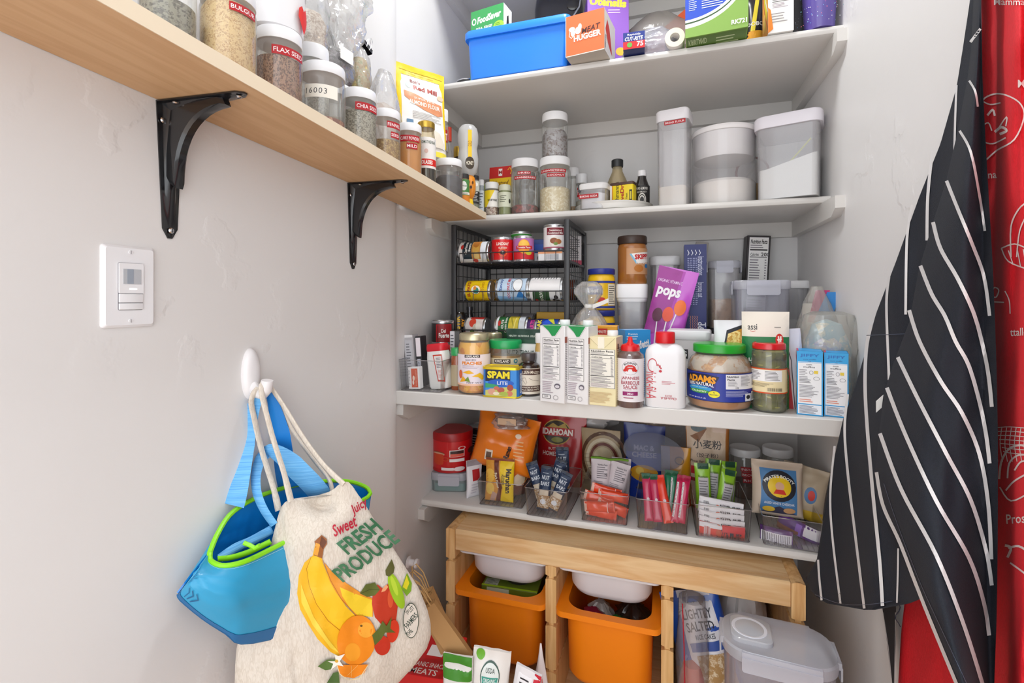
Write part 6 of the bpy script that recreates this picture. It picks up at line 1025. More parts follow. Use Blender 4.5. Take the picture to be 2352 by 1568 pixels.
pouch('honey_snack_bag', 'rounded golden yellow bag with a pale left side', 'bag', p, .088, .175, .055, 0, M('d8951c', .3, coat=.4), [('r', 0, 0, .3, 1, 'c8bcb0'), ('e', .62, .78, .16, .07, '8a5a10'), ('e', .62, .78, .13, .05, 'e0a22a'), ('t', 'Organic', .62, .55, .05, '6a4410', {'w': .4}), ('l', .45, .3, .85, .5, 4, 'a06a14'), ('r', .3, 0, 1, .12, 'c8441c')], seed=41, gus=1, seal=.98)
p = yz(1624, 1.60, S4 + .0005)
pouch('wheat_flour_bag', 'tan flour bag with large Chinese characters', 'bag', p, .125, .262, .06, -.03, M('a8682a', .4, coat=.2), [('r', .02, .02, .92, .97, 'd4bca4'), ('e', .3, .9, .18, .05, '6a7a80'), ('p', [(.1, .8), (.5, .9), (.3, .74)], '8a5a34'), ('r', .62, .86, .92, .93, 'e0c8b8'), ('t', '小麦粉', .5, .72, .1, '2a2220', {'w': .66}), ('t', '（饺子粉）', .5, .6, .05, '5a4a44', {'w': .5}), ('t', 'Flour for Steamed Bun', .5, .53, .03, '4a3a34', {'w': .78}), ('r', .12, .38, .28, .47, 'c8202a'), ('l', .34, .4, .7, .47, 2, 'b83a3c'), ('p', [(.5, .1), (.9, .15), (.9, .4), (.6, .42)], 'c8a090'), ('r', 0, .3, .95, .34, '9a2a2c')], seed=43, gus=1, wr=.003)
# two jars at the back right
for px, pl, pr, lab, tp in ((1710, 1673, 1748, 'white lidded jar with three red strips, left of the pair at back right', [('INSTANT', .62, 66, 20, .1), ('BROWN', .51, 60, 20, .1), ('RICE', .40, 50, 20, .1)]), (1786, 1749, 1824, 'white lidded jar with two red strips, right of the pair at back right', [('HOT COCOA', .62, 100, 0, .1), ('FOR MILK', .49, 66, 10, .1)])):
    p = yz(px, 1.72, S4 + .0005); d = dep(p); r, _ = csize(pl, pr, 1016, d, 0); h = H - (1016 - CY) / F * (d + r) - S4
    jar(lab, p, r, h, .15, .92, .3, M('6a4a3c', .8), tp, 'jars at the back of the lowest shelf')
# green pouches + white packets
r0 = b5[1]
for k, (x, y, ry, z, lab) in enumerate(((-.04, .0, -.04, .1, 'lime green pouch with grey panel, left in its bin'), (-.012, .03, .05, .105, 'lime green pouch behind the left one'), (.018, -.005, .22, .09, 'lime green pouch leaning right'), (.03, .035, .1, .1, 'lime green pouch at back right of the bin'))):
    packet('green_pouch', lab, 'pouch', inb(b5, x, y, z), .042, .125, .02, (-.1, ry, r0 + (.0 if k < 2 else .3)), M('8cc02a', .3, coat=.5), [('r', .2, .1, .85, .7, 'b8b4b8'), ('t', 'Nutrition', .5, .72, .05, '2a2c20', {'w': .6}), ('l', .25, .15, .8, .65, 9, '6a666a'), ('r', .2, .88, .9, 1, '1c4a34')], 'lime green pouches', 130 + k, .0014)
for k, (z, y, a, c1, lab) in enumerate(((.010, -.078, .03, 'e04034', 'white and red packet lowest in the packet bin'), (.022, -.072, .05, 'e9e6ea', 'white packet with small print, second from bottom'), (.036, -.066, .04, 'e9e4ea', 'white packet with barcode end, middle of the pile'), (.050, -.06, .07, 'e6e8ee', 'white packet with picture of food, upper in pile'), (.064, -.05, .10, 'ececec', 'white packet topmost in the front pile'))):
    T = (pi / 2 * .0, pi / 2 + a, r0)
    it = [('r', 0, 0, .3, 1, 'e9e6ea')] + bars(.15, .1, .8, .24, 'c8382c' if k == 0 else '4a4650', 'ececee', 10, False) + [('t', '27% MORE' if k == 0 else 'BAKED CRISP', .5, .7, .2, '3a363c', {'rot': 90, 'w': 1.2}), ('e', .5, .42, .2, .06, 'c85a3a'), ('r', 0, .5, .4, 1, 'd8383a') if k == 0 else ('l', .2, .5, .8, .6, 3, 'a8a0a8')]
    packet('snack_packet', lab, 'packet', inb(b5, .0, y, z), .042, .112, .011, T, M(c1, .35, coat=.3), it, 'pile of white packets', 140 + k, .001)
# cheese puff bags
r0 = b6[1]
ring = [('r', .14, .06, .86, .86, '4a80b4'), ('p', [(.14, .06), (.5, .2), (.86, .06)], '3a3a50'), ('e', .5, .56, .34, .28, '20222e'), ('e', .5, .55, .235, .19, 'eec81c'), ('t', 'PIRATE’S BOOTY', .5, .735, .055, 'eef0ea', {'w': .66, 'arc': .4, 'bold': .03}), ('e', .5, .56, .09, .075, 'e0b090'), ('p', [(.37, .42), (.63, .42), (.58, .5), (.42, .5)], 'cf2c1e'), ('t', 'AGED WHITE CHEDDAR', .5, .245, .045, 'e9edf4', {'w': .6}), ('e', .3, .13, .12, .05, 'd9b43a'), ('e', .7, .13, .12, .05, 'c99a6a')]
pouch('cheese_puff_bag', 'beige cheese puff bag with blue panel and yellow circle', 'bag', None, .128, .142, .05, 0, M('cdbcaa', .4), ring, seed=47, wr=.002, T=T3(inb(b6, -.022, -.015, .045), -.2, .04, r0 + .12))
pouch('snack_bag', 'crumpled beige bag behind the cheese puffs near apron', 'bag', None, .11, .14, .04, 0, M('b8a890', .4), [('e', .7, .5, .14, .16, '4a78a8'), ('e', .72, .5, .08, .1, 'c8281e'), ('r', .5, 0, 1, .2, 'c9a42a')], seed=49, wr=.004, T=T3(inb(b6, .038, .035, .03), -.15, .12, r0 - .3))
packet('granola_packet', 'purple packet with white side, lying at back of empty bin', 'packet', inb(b6, .03, -.03, .022), .04, .11, .02, (.3, pi / 2 + .18, r0 - .2), M('5c2f86', .25, coat=.6), [('r', 0, .6, .7, .9, 'e9e6ee'), ('r', .1, .42, .9, .55, '8a5ac0'), ('r', .6, .0, 1, .5, '8a4a2c')], 'purple packets', 150)
packet('granola_packet', 'purple packet showing white nutrition panel, at front of empty bin', 'packet', inb(b6, -.032, -.075, .016), .04, .075, .018, (.2, pi / 2 + .02, r0 - .05), M('5a2c78', .25, coat=.6), [('r', .25, .03, 1, .97, 'e9e6ee'), ('l', .3, .06, .95, .94, 16, '4a4450')], 'purple packets', 151)
# ---------------------------------------------------------------- pine storage frame with trays and bins
FX0, FX1, FY, FZ, FD = -.6205, .3095, 1.298, H - .6705, .44
t = thing('storage_rack', 'pine storage frame with grooved uprights under the lowest white shelf', 'storage frame', ((FX0 + FX1) / 2, FY, 0)); cx_ = (FX0 + FX1) / 2
def upright(x0, x1, lab=None):
    g = G(); x0 -= cx_; x1 -= cx_; zt = FZ - (.06 if lab else 0); m = (x1 - x0) * .34
    g.box(x0 + m * .8, x1 - m * .8, .004, FD, 0, zt, PINEV)
    cuts = [FZ - .092 - .128 * i for i in range(4)]; top = zt
    for c_ in cuts + [-.01]:
        lo = max(0, c_ + .0035); hi = top; b = .003
        if hi - lo > .02:
            for a0, a1, sg in ((x0, x0 + m, 1), (x1 - m, x1, -1)):
                sec = [(a0, lo + (b if sg > 0 else 0)), (a1, lo + (0 if sg > 0 else b)), (a1, hi - (0 if sg > 0 else b)), (a0, hi - (b if sg > 0 else 0))]
                g.loft([[(x, .0, z) for x, z in sec], [(x, FD, z) for x, z in sec]], PINEV)
            g.box(x0 + m, x1 - m, 0, .006, lo, hi, PINEV)
        top = c_ - .0035
    g.build('upright', t)
upright(FX0, FX0 + .028); upright(-.320, -.290, 1); upright(-.016, .014, 1); upright(FX1 - .030, FX1)
G().box(FX0 + .0285 - cx_, FX1 - .0305 - cx_, .002, .02, FZ - .062, FZ - .001, PINE, b=.002).build('front_rail', t)
G().box(FX0 + .0285 - cx_, FX1 - .0305 - cx_, .021, FD, FZ - .02, FZ - .001, PINE).build('top_board', t)
G().box(FX0 + .0285 - cx_, FX1 - .0305 - cx_, .03, FD, .03, .048, PINE).build('bottom_board', t)
def tray(label, x0, x1, ztop, h, y0, m, name, r=.055, grp=None, rimh=.012, bt=.86, inner=None):
    w = x1 - x0; D = .40; q = .022; t = thing(name, label, 'tray' if h < .15 else 'bin', ((x0 + x1) / 2, y0 + D / 2, ztop - h), 0, grp)
    bw, bd = w - 2 * q, D - 2 * q
    g = G(); g.loft([rr(bw * bt, bd * bt, r, 8, 0), rr(bw * (bt + .05), bd * (bt + .05), r, 8, .006), rr(bw * .97, bd * .975, r, 8, .024), rr(bw, bd, r, 8, h - rimh), rr(bw - .005, bd - .005, r, 8, h - rimh), rr(bw * bt - .004, bd * bt - .004, r, 8, .004)], m, (1, 1)); g.build('tray_body', t)
    g = G(); A, B = rr(w, D, .02, 8, 0), rr(bw - .005, bd - .005, r, 8, 0)
    up = lambda R_, z: [(x, y, z) for x, y, _ in R_]
    g.loft([up(B, h - rimh), up(B, h), up(A, h), up(A, h - rimh), up(rr(w - .006, D - .006, .017, 8, 0), h - rimh), up(rr(w - .006, D - .006, .017, 8, 0), h - .003), up(rr(bw + .0, bd + .0, r, 8, 0), h - .003), up(rr(bw, bd, r, 8, 0), h - rimh)], m, (0, 0)); g.build('rim', t)
    return t
WT = M('e2dfe2', .4, coat=.1); ORG = M('fb8a0c', .42)
tray('shallow white tray in the left column of the pine frame', -.592, -.320, FZ - .0635, .098, FY + .018, WT, 'storage_tray', .06, 'shallow white trays')
tray('shallow white tray in the middle column of the pine frame', -.290, -.016, FZ - .0635, .098, FY + .018, WT, 'storage_tray', .06, 'shallow white trays')
zo = H - .838
tray('deep orange bin in the left column of the pine frame', -.592, -.320, zo, .212, FY - .012, ORG, 'storage_bin', .05, 'deep orange bins', .015)
tray('deep orange bin in the middle column of the pine frame', -.290, -.016, zo, .212, FY - .018, ORG, 'storage_bin', .05, 'deep orange bins', .015)
# stuff inside the orange bins
GC = clear('b8cc6a', .3, .12, '7a8a2a')
carton('clamshell_box', 'green and clear plastic box lying in the left orange bin', 'box', (-.452, FY + .16, zo - .165), .17, .2, .150, .06, M('6a7a24', .3, coat=.5), [('r', .1, .86, .5, .98, 'c8d0b8')], [], [], [('r', .04, .03, .28, .2, 'b8bcae'), ('l', .05, .04, .27, .18, 5, '3a3c30'), ('e', .6, .4, .28, .28, '3c3a30'), ('e', .6, .4, .24, .24, '6a6254'), ('r', .0, .0, 1, .035, 'a8c820'), ('r', .02, .3, .2, .7, '8a9a3a')])
R = random.Random(6)
for k, (x, y, c1, lab) in enumerate(((-.19, .12, 'c8c4c0', 'crumpled clear silver wrapper in the middle orange bin'), (-.135, .06, '1f7a3a', 'crumpled green and white wrapper in the middle orange bin'), (-.205, .075, 'a82a4a', 'small pink wrapper in the middle orange bin'), (-.10, .14, '3a2a24', 'dark brown wrapper deep in the middle orange bin'))):
    g = G(); blob(g, .04 + .004 * k, .045, .15, M(c1, .25, coat=.6), 90 + k, .5, [(.6, 0), (1, .5), (.9, .85), (.3, 1)], 30, 16, 2.4)
    if k == 1: g.canvas(lambda u, v, o: (-.03 + .06 * u, -.047 - .004 * sin(5 * u) - o, .09 + .04 * v), .06, .04, [('s', [(.05, .2), (.4, .7), (.9, .3)], .004, 'f0eeea'), ('e', .6, .6, .12, .2, 'd8d4cc')], .006)
    o = g.build('snack_wrapper'); o.location = (x, FY + y + .03, zo - .205); tag(o, lab, 'wrapper')
# right column: rice cakes, zipper bag, white carrier bag
p = V((.085, FY + .035, .049 + .002))
pouch('rice_cake_bag', 'blue bag of lightly salted rice cakes tilted in the right column', 'bag', None, .15, .37, .06, 0, M('1c52b4', .3, coat=.5), [('p', [(.2, .25), (.3, 1), (.85, 1), (.95, .3)], 'e9e8ee'), ('t', '3 BROWN', .55, .93, .03, '2a2c3a', {'w': .34}), ('t', 'LIGHTLY', .56, .85, .06, '2a2c3a', {'w': .5, 'bold': .02}), ('t', 'SALTED', .56, .775, .06, '2a2c3a', {'w': .48, 'bold': .02}), ('t', 'RICE CAKES', .6, .71, .03, '2a2c3a', {'w': .34}), ('r', .3, .62, .92, .68, '3a5aa8'), ('p', [(.32, .3), (.36, .6), (.92, .6), (.94, .3)], speck(('d9c09a', 'e9d8b8', 'b8905a'), 90, .6, .6)), ('t', 'Quaker', .8, .2, .05, 'e9e8f0', {'w': .3})], seed=53, wr=.003, T=T3((.158, FY + .06, .055), -.10, -.30, 0))
filmbag('zip_bag', 'big clear zipper bag with red seal line and orange packs inside', (.062, FY + .055, .050), .042, .04, .36, 0, M('d9481c', .4), .55, 55, [(.9, 0), (1, .3), (.95, .7), (.8, 1)], .15, film=clear('f4f2f2', .25, .12, 'd8d4d6', wr=22, ref=.12), extra=lambda t: G().tube([(-.026, -.036, .36), (-.022, -.043, .25), (-.02, -.044, .1), (-.018, -.04, .01)], .0016, M('b81c2c', .4), 6).build('seal_strip', t))
filmbag('carrier_bag', 'crumpled white plastic carrier bag behind the big clear container', (.20, FY + .22, .050), .07, .09, .355, 0, None, 0, 57, [(.9, 0), (1, .4), (.9, .8), (.5, 1)], .3, film=M('d8d4d0', .45))
# big clear cereal container in front
t = tub('cereal_container', 'big empty clear container with flip lid in front of pine frame', 'container', V((.232, 1.213, .0005)), .205, .122, .432, -.07, clear('f0f2f8', .42, .12, 'eef0f8', ref=.05), .022, None, 0, [('f', .15), ('l', .07), ('r', .07), ('b', .15)], r=.045, taper=.006, body=clear('f6f6fa', .16, .12, 'eceaf2', ref=.04), lidout=.006)
G().loft([rr(.085, .09, .02, 6, z) for z in (.432, .440)] + [rr(.080, .085, .018, 6, .442)], clear('f4f6fa', .5, .15, 'f2f4fa'), T=T3((-.052, 0, 0))).build('flip_cap', t)
G().lathe([(.030, .4422), (.033, .4432), (.036, .4432), (.037, .4422)], M('dfe2ec', .3), 32, (0, 0), T3((-.055, 0, 0))).build('cap_ring', t)
# floor clutter lower left
p = P(985, 1530, 1.215)
carton('snack_carton', 'red topped carton of snacks on the floor below the tote bag', 'box', (-.565, 1.105, .0005), .135, .15, .295, .1, M('c8161c', .35, coat=.3), [('r', .08, .5, .92, .9, 'e4e0e0'), ('r', .12, .3, .7, .75, 'b3141c'), ('r', .1, .0, .2, .5, '9a9698')], [], [('r', .05, 0, .95, .95, 'e9e4e4')], [('t', 'ORGANIC SNACKS', .5, .25, .1, 'f2e4e0', {'w': .8}), ('r', .4, .45, .7, .7, 'eee8e6'), ('t', 'MEATS', .5, .1, .12, 'f2e4e0', {'w': .5})])
KR = M('b98f5c', .75); KR2 = M('a67c4a', .75)
Tb = T3(P(1015, 1440, 1.17)) @ Euler((0, 0, YAW)).to_matrix().to_4x4()
def seg(name, lab, y0, dx, a):
    g = G(); T = T3((dx, y0, -.0), 0, a, 0)
    w, h, th = .045, .155, .016
    for s in (-1, 1): g.box(-w / 2, w / 2, s * th / 2 - .0004, s * th / 2 + .0004, -h / 2, h / 2, KR, T)
    g.box(-w / 2, -w / 2 + .0008, -th / 2, th / 2, -h / 2, h / 2, KR2, T); g.box(w / 2 - .0008, w / 2, -th / 2, th / 2, -h / 2, h / 2, KR2, T); g.box(-w / 2, w / 2, -th / 2, th / 2, h / 2 - .001, h / 2, KR2, T)
    e = thing('paper_bag', lab, 'paper bag', (0, 0, 0), 0, 'folded kraft paper bags'); e.matrix_world = Tb; g.build('bag_body', e)
    for s in (-1, 1):
        g = G(); q = [(-.012, s * th / 2, h / 2), (-.016, s * th / 2, h / 2 + .04), (-.008, s * (th / 2 + .006), h / 2 + .062), (.004, s * (th / 2 + .006), h / 2 + .064), (.014, s * th / 2, h / 2 + .04), (.012, s * th / 2, h / 2)]
        g.tube(q, .0016, M('c8a06a', .8), 6, T); g.build('handle', e)
    g = G(); g.tube([(-.010, -th / 2 - .001, -h / 2 + .01), (-.008, -th / 2 - .001, -h / 2 - .05), (.0, -th / 2 - .001, -h / 2 - .06), (.004, -th / 2 - .001, -h / 2 + .01)], .0014, M('c8a06a', .8), 6, T); g.build('handle', e)
seg('a', 'folded kraft paper bag nearest the front of the bundle', -.02, .012, -.62)
seg('b', 'folded kraft paper bag in the middle of the bundle', .004, -.008, -.52)
seg('c', 'folded kraft paper bag deepest in the bundle beside the pine frame', .026, -.016, -.42)
p = P(1040, 1400, 1.18)
def fl(px, d, pt): q = P(px, 1500, d); h = H - (pt - CY) / F * d; q.z = .0005; return q, h
p, h = fl(1102, 1.13, 1487)
pouch('organic_snack_bag', 'white snack bag with a round organic seal on the floor', 'bag', p, .088, h, .05, .2, M('e9e6e2', .35, coat=.2), [('e', .5, .86, .26, .085, '3a5a50'), ('e', .5, .86, .235, .075, 'e4ecea'), ('p', [(.28, .86), (.72, .86), (.68, .81), (.5, .785), (.32, .81)], '3a9a8a'), ('t', 'USDA', .5, .895, .028, '2a3a34', {'w': .24}), ('t', 'ORGANIC', .5, .842, .022, 'e9f2f0', {'w': .34}), ('r', 0, .7, .2, .8, 'e8821c'), ('e', .2, .97, .12, .03, '6ab02c'), ('r', 0, 0, 1, .6, 'c8242c')], seed=61, wr=.003, ry=.08, seal=.95)
p, h = fl(1052, 1.12, 1503)
pouch('snack_bag', 'green and red striped snack bag between carton and organic bag', 'bag', p, .07, h, .04, .1, M('e4e4e0', .35, coat=.2), [('r', 0, .86, 1, 1, '3f8a24'), ('r', 0, .7, 1, .8, 'c8242c'), ('r', 0, .5, 1, .6, 'e8741c'), ('r', .3, 0, .6, .8, 'a81c24')], seed=63, wr=.003)
p, h = fl(1156, 1.12, 1511)
pouch('barcode_bag', 'small white and red bag showing black print on the floor', 'bag', p, .062, h, .03, -.1, M('e9e8ec', .35, coat=.2), [('r', .75, .9, 1, 1, 'c81c34'), ('r', .15, .8, .7, .97, 'f0f0f4'), ('l', .25, .82, .6, .95, 5, '26242a'), ('r', 0, 0, 1, .76, 'a81828')], seed=65, wr=.002, ry=.18, seal=.97)
p, h = fl(1242, 1.16, 1478)
g = G(); blob(g, .032, .026, h, M('e6dcdc', .4), 67, .25, [(.9, 0), (1, .4), (.75, .62), (.4, .8), (.15, .93), (.06, 1)], 24, 22)
for i in range(4): g.tube([(-.022 + .014 * i, -.030, h * .45), (-.010 + .009 * i, -.024, h * .62), (-.003 + .003 * i, -.013, h * .8)], .0012, M('d0504a', .4), 5)
o = g.build('bread_bag', sharp=80); o.location = p; tag(o, 'thin white and red twisted bag in front of the middle upright', 'bag')

# ---------------------------------------------------------------- hook, tote bag and cool bag on the left wall
p = facewall(573, 858); hy = p.y; hw_ = .034; HK = M('eceaec', .3, coat=.3)
t = thing('wall_hook', 'large white adhesive wall hook holding the two shopping bags', 'hook', (-.73, hy, p.z), pi / 2)
g = G(); g.loft([[(hw_ * s * cos(2 * pi * i / 32) * .55, -o, .047 * s * sin(2 * pi * i / 32)) for i in range(32)] for s, o in ((1, 0), (1, .003), (.92, .008), (.7, .0115), (.4, .013), (.02, .0135))], HK); g.build('back_plate', t)
G().tube([(0, -.006, -.020), (0, -.018, -.034), (0, -.030, -.035), (0, -.038, -.026), (0, -.041, -.010)], [.010, .0105, .011, .0115, .010], HK, 14).build('prong', t)
hz = p.z
p = facewall(938, 1290)
o = G(); o.lathe([(.016, 0), (.017, .003), (.010, .006), (.009, .02), (.014, .026), (.012, .032), (.001, .034)], HK, 24, T=Matrix.Rotation(pi / 2, 4, 'Y')); o = o.build('wall_hook'); o.location = (-.73, p.y, p.z); tag(o, 'small white knob on the wall peeking out right of the tote', 'hook')
def crv(pts, t):                       # Catmull-Rom through points, t in 0..1
    n = len(pts) - 1; x = min(max(t, 0), 1) * n; i = min(int(x), n - 1); f = x - i
    a, b, c, d = (V(pts[max(i - 1, 0)]), V(pts[i]), V(pts[i + 1]), V(pts[min(i + 2, n)]))
    return .5 * ((2 * b) + (c - a) * f + (2 * a - 5 * b + 4 * c - d) * f * f + (3 * b - a - 3 * c + d) * f ** 3)
def tabl(tb, y):                       # linear table lookup
    if y <= tb[0][0]: return tb[0][1]
    for (a, b), (c, d) in zip(tb, tb[1:]):
        if y <= c: return b + (d - b) * (y - a) / (c - a)
    return tb[-1][1]
def cloth(g, rows, dfun, mat, th, nu=40, nv=70, belly=None, mat2=None):
    """a hanging cloth body: front outline rows (row, left, right), dfun gives its distance; belly(u,v) the thickness"""
    L = [(r[0], r[1]) for r in rows]; Rr = [(r[0], r[2]) for r in rows]; y0, y1 = rows[0][0], rows[-1][0]
    F_ = []; B_ = []
    for j in range(nv + 1):
        y = y0 + (y1 - y0) * j / nv; a = tabl(L, y); b = tabl(Rr, y); fr = []; bk = []
        for i in range(nu + 1):
            u = i / nu; x = a + (b - a) * u; d = dfun(x, y); fr.append(P(x, y, d)); bk.append(P(x, y, d + (belly(u, j / nv) if belly else th)))
        F_.append(fr); B_.append(bk)
    g.loft([f + b[::-1] for f, b in zip(F_, B_)], mat, (1, 1))
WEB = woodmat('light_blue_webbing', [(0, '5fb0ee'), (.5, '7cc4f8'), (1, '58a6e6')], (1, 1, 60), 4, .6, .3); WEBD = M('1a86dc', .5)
def ribbon(name, pts, wpx, mat, par, th=.0012, tw=None):
    g = G(); n = 22; q = [crv(pts, i / n) for i in range(n + 1)]
    rings = []
    for i, a in enumerate(q):
        t_ = (q[min(i + 1, n)] - q[max(i - 1, 0)]); nx, ny = -t_.y, t_.x; L = sqrt(nx * nx + ny * ny) or 1; nx /= L; ny /= L
        ww = wpx(i / n) if callable(wpx) else wpx; tl = tw(i / n) if tw else 0
        A = P(a.x + nx * ww / 2, a.y + ny * ww / 2, a.z + tl); B = P(a.x - nx * ww / 2, a.y - ny * ww / 2, a.z - tl); o = (P(a.x, a.y, a.z + th) - P(a.x, a.y, a.z))
        m_ = (A + B) / 2 - o * 1.2
        rings.append([A, m_, B, B + o, m_ + o, A + o])
    g.loft(rings, mat); return g.build(name, par, sharp=80)
# cool bag
def W3(L): return [P(*q) for q in L]
cb = thing('cool_bag', 'blue insulated beach bag with lime green rim hanging on the hook', 'bag', P(620, 1300, .86))
bpy.context.view_layer.update(); inv = cb.matrix_world.inverted()
backR = [(482, 1268, .765), (500, 1225, .79), (532, 1178, .83), (590, 1142, .885), (660, 1118, .95), (740, 1105, 1.02), (800, 1105, 1.06), (840, 1118, 1.08), (851, 1133, 1.07)]
frontR = [(482, 1270, .762), (484, 1288, .755), (512, 1299, .75), (560, 1290, .77), (620, 1262, .82), (690, 1225, .885), (750, 1190, .95), (815, 1158, 1.02), (851, 1137, 1.068)]
backB = [(409, 1362, .738), (425, 1350, .75), (470, 1340, .78), (540, 1330, .85), (620, 1320, .93), (700, 1310, .99), (770, 1300, 1.04), (810, 1300, 1.07), (826, 1302, 1.085)]
frontB = [(409, 1364, .735), (415, 1378, .732), (465, 1420, .745), (520, 1455, .765), (556, 1478, .785), (650, 1460, .85), (740, 1420, .94), (800, 1370, 1.02), (827, 1305, 1.083)]
def side(Rm, Bm, bulge):
    def S(u, v, o=0):
        a = crv(Bm, u); b = crv(Rm, u); q = a.lerp(b, v); q.z -= bulge * sin(pi * v) + .004 * noise.noise(V((u * 9, v * 7, bulge * 99))) * sin(pi * v) + o; return P(*q)
    return S
CBM = M('2f9fce', .45, coat=.1); CBI = M('1184dc', .25, coat=.4); NAVY = M('155f94', .45)
Sf = side(frontR, frontB, .022); Sb = side(backR, backB, -.002)
g = G(); g.sheet(lambda u, v: Sf(u, v), 40, 20, CBM, .0025, mat2=CBI)
g.canvas(Sf, .55, .2, [('p', [(0, 0), (1, 0), (1, .06), (.62, .12), (.5, .10), (.38, .04), (.2, .05), (.08, .06), (0, .1)], '1a6aa4')] + [('s', [(.05 + .012 * i, .3 + .03 * i), (.06 + .004 * i, .55 - .02 * i), (.045 + .02 * i, .8 - .06 * i)], .0022, '155f94') for i in range(5)] + [('s', [(.13 + .02 * i, .1), (.14 + .03 * i, .22), (.12 + .03 * i, .3)], .003, '155f94') for i in range(3)] + [('s', [(.02 + .06 * i / 1, .94) for i in range(16)], .0008, 'b8e4f4')], .02, off=.0012)
g.build('front_panel', cb, inv)
g = G(); g.sheet(lambda u, v: Sb(u, v), 36, 16, CBI, .0025, mat2=CBM); g.build('back_panel', cb, inv)
g = G(); g.sheet(lambda u, v: P(*crv(frontB, u).lerp(crv(backB, u), v)), 24, 6, NAVY, .002); g.build('base', cb, inv)
LIME = M('8ee21a', .4)
rimp = [P(*crv(backR, i / 30)) for i in range(31)] + [P(*crv(frontR, 1 - i / 30)) for i in range(1, 30)]
G().tube(rimp, .0042, LIME, 8, closed=True).build('rim_binding', cb, inv)
zp = [(500, 1283, .762), (530, 1280, .775), (570, 1268, .80), (612, 1248, .83), (622, 1243, .838)]
ribbon('zip_tape', zp, 13, LIME, cb).matrix_local = inv
ribbon('inner_pocket_flap', [(505, 1282, .775), (540, 1258, .80), (580, 1240, .83), (625, 1215, .86)], 20, WEB, cb).matrix_local = inv
g = G(); g.tube([P(560, 1246, .785), P(575, 1252, .785), P(585, 1258, .785), P(596, 1252, .785)], .0034, LIME, 8); g.build('zip_pull', cb, inv)
hd = .905
for nm2, pts, ww, m_ in (('strap', [(600, 898, .878), (580, 940, .885), (562, 1000, .885), (552, 1060, .87), (543, 1120, .85), (534, 1160, .84)], lambda t: 16 + 38 * min(1, t * 2.2), WEB),
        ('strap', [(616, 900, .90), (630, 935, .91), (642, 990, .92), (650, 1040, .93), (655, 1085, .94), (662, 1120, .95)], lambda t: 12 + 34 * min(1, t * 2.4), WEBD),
        ('strap', [(604, 1046, .905), (622, 1034, .90), (655, 1052, .895), (690, 1085, .90), (722, 1118, .92), (746, 1150, .95)], lambda t: 18 + 32 * min(1, t * 2), WEB),
        ('strap', [(612, 1040, .905), (598, 1055, .895), (588, 1090, .88), (590, 1130, .86), (606, 1170, .85), (630, 1205, .85)], lambda t: 26 - 8 * t, WEB)):
    ribbon(nm2, pts, ww, m_, cb).matrix_local = inv
# tote bag
TOT = woodmat('cotton_canvas', [(0, 'd9cfc2'), (.5, 'e2d9cd'), (1, 'd2c7b9')], (60, 60, 14), 3, .85, .5)
tr = [(1106, 792, 800), (1112, 778, 806), (1122, 768, 814), (1135, 745, 822), (1145, 672, 830), (1152, 655, 834), (1165, 645, 843), (1190, 637, 858), (1250, 622, 898), (1300, 608, 930), (1350, 592, 962), (1400, 572, 982), (1430, 560, 989), (1460, 550, 990), (1490, 543, 980), (1530, 540, 950), (1568, 539, 915), (1620, 545, 866), (1680, 590, 800), (1730, 660, 730)]
def td(x, y):
    u = (x - 540) / 450; b = .82 + .155 * u; q = min(1, max(0, (y - 1105) / 150)); lx = tabl([(r[0], r[1]) for r in tr], y); rx2 = tabl([(r[0], r[2]) for r in tr], y); w_ = max(1, rx2 - lx); e = min(1, max(0, (x - lx) / w_))
    bl = sin(pi * e) ** .7 * .034 * q
    wr = .0035 * noise.noise(V((x / 60, y / 110, 1))) + .005 * sin(x / 34 + y / 90) * (1 - q) + .003 * noise.noise(V((x / 25, y / 50, 4)))
    seam = .004 * math.exp(-((x - (645 + (y - 1200) * .1)) / 6) ** 2)
    dip = .03 * math.exp(-((x - 735) / 38) ** 2) * math.exp(-((y - 1150) / 26) ** 2)
    return b - bl + wr + seam + dip
tt = thing('tote_bag', 'natural cotton tote printed with bananas, orange, apple and fresh produce', 'bag', P(760, 1380, .88)); bpy.context.view_layer.update(); inv = tt.matrix_world.inverted()
g = G(); cloth(g, tr, td, TOT, .01, 48, 80, lambda u, v: .003 + .030 * sin(pi * u) ** .6 * sin(pi * min(1, v * .97 + .03)) ** .5)
def Sp(u, v, o): x = 540 + 460 * u; y = 1568 - 468 * v; return P(x, y, td(x, y) - o)
def U(*pts): return [((x - 540) / 460, (1568 - y) / 468) for x, y in pts]
def cc(px, py): return ((640 + px / 3.35 - 540) / 460, (1568 - (1100 + py / 3.35)) / 468)   # from the close-up crop
def C(*pts): return [cc(x, y) for x, y in pts]
def el(px, py, rx2, ry2, rot, c_, k=24):
    a = rad(rot); return ('p', [cc(px + rx2 * cos(t_) * cos(a) - ry2 * sin(t_) * sin(a), py + rx2 * cos(t_) * sin(a) + ry2 * sin(t_) * cos(a)) for t_ in [2 * pi * i / k for i in range(k)]], c_)
def tx(s, px, py, hpx, c_, rot, **kw):
    u, v = cc(px, py); return ('t', s, u, v, hpx / 3.35 / 468, c_, dict(rot=rot, **kw))
Yl, Or, Gn = 'f2b81a', 'ee8a12', '3d7350'
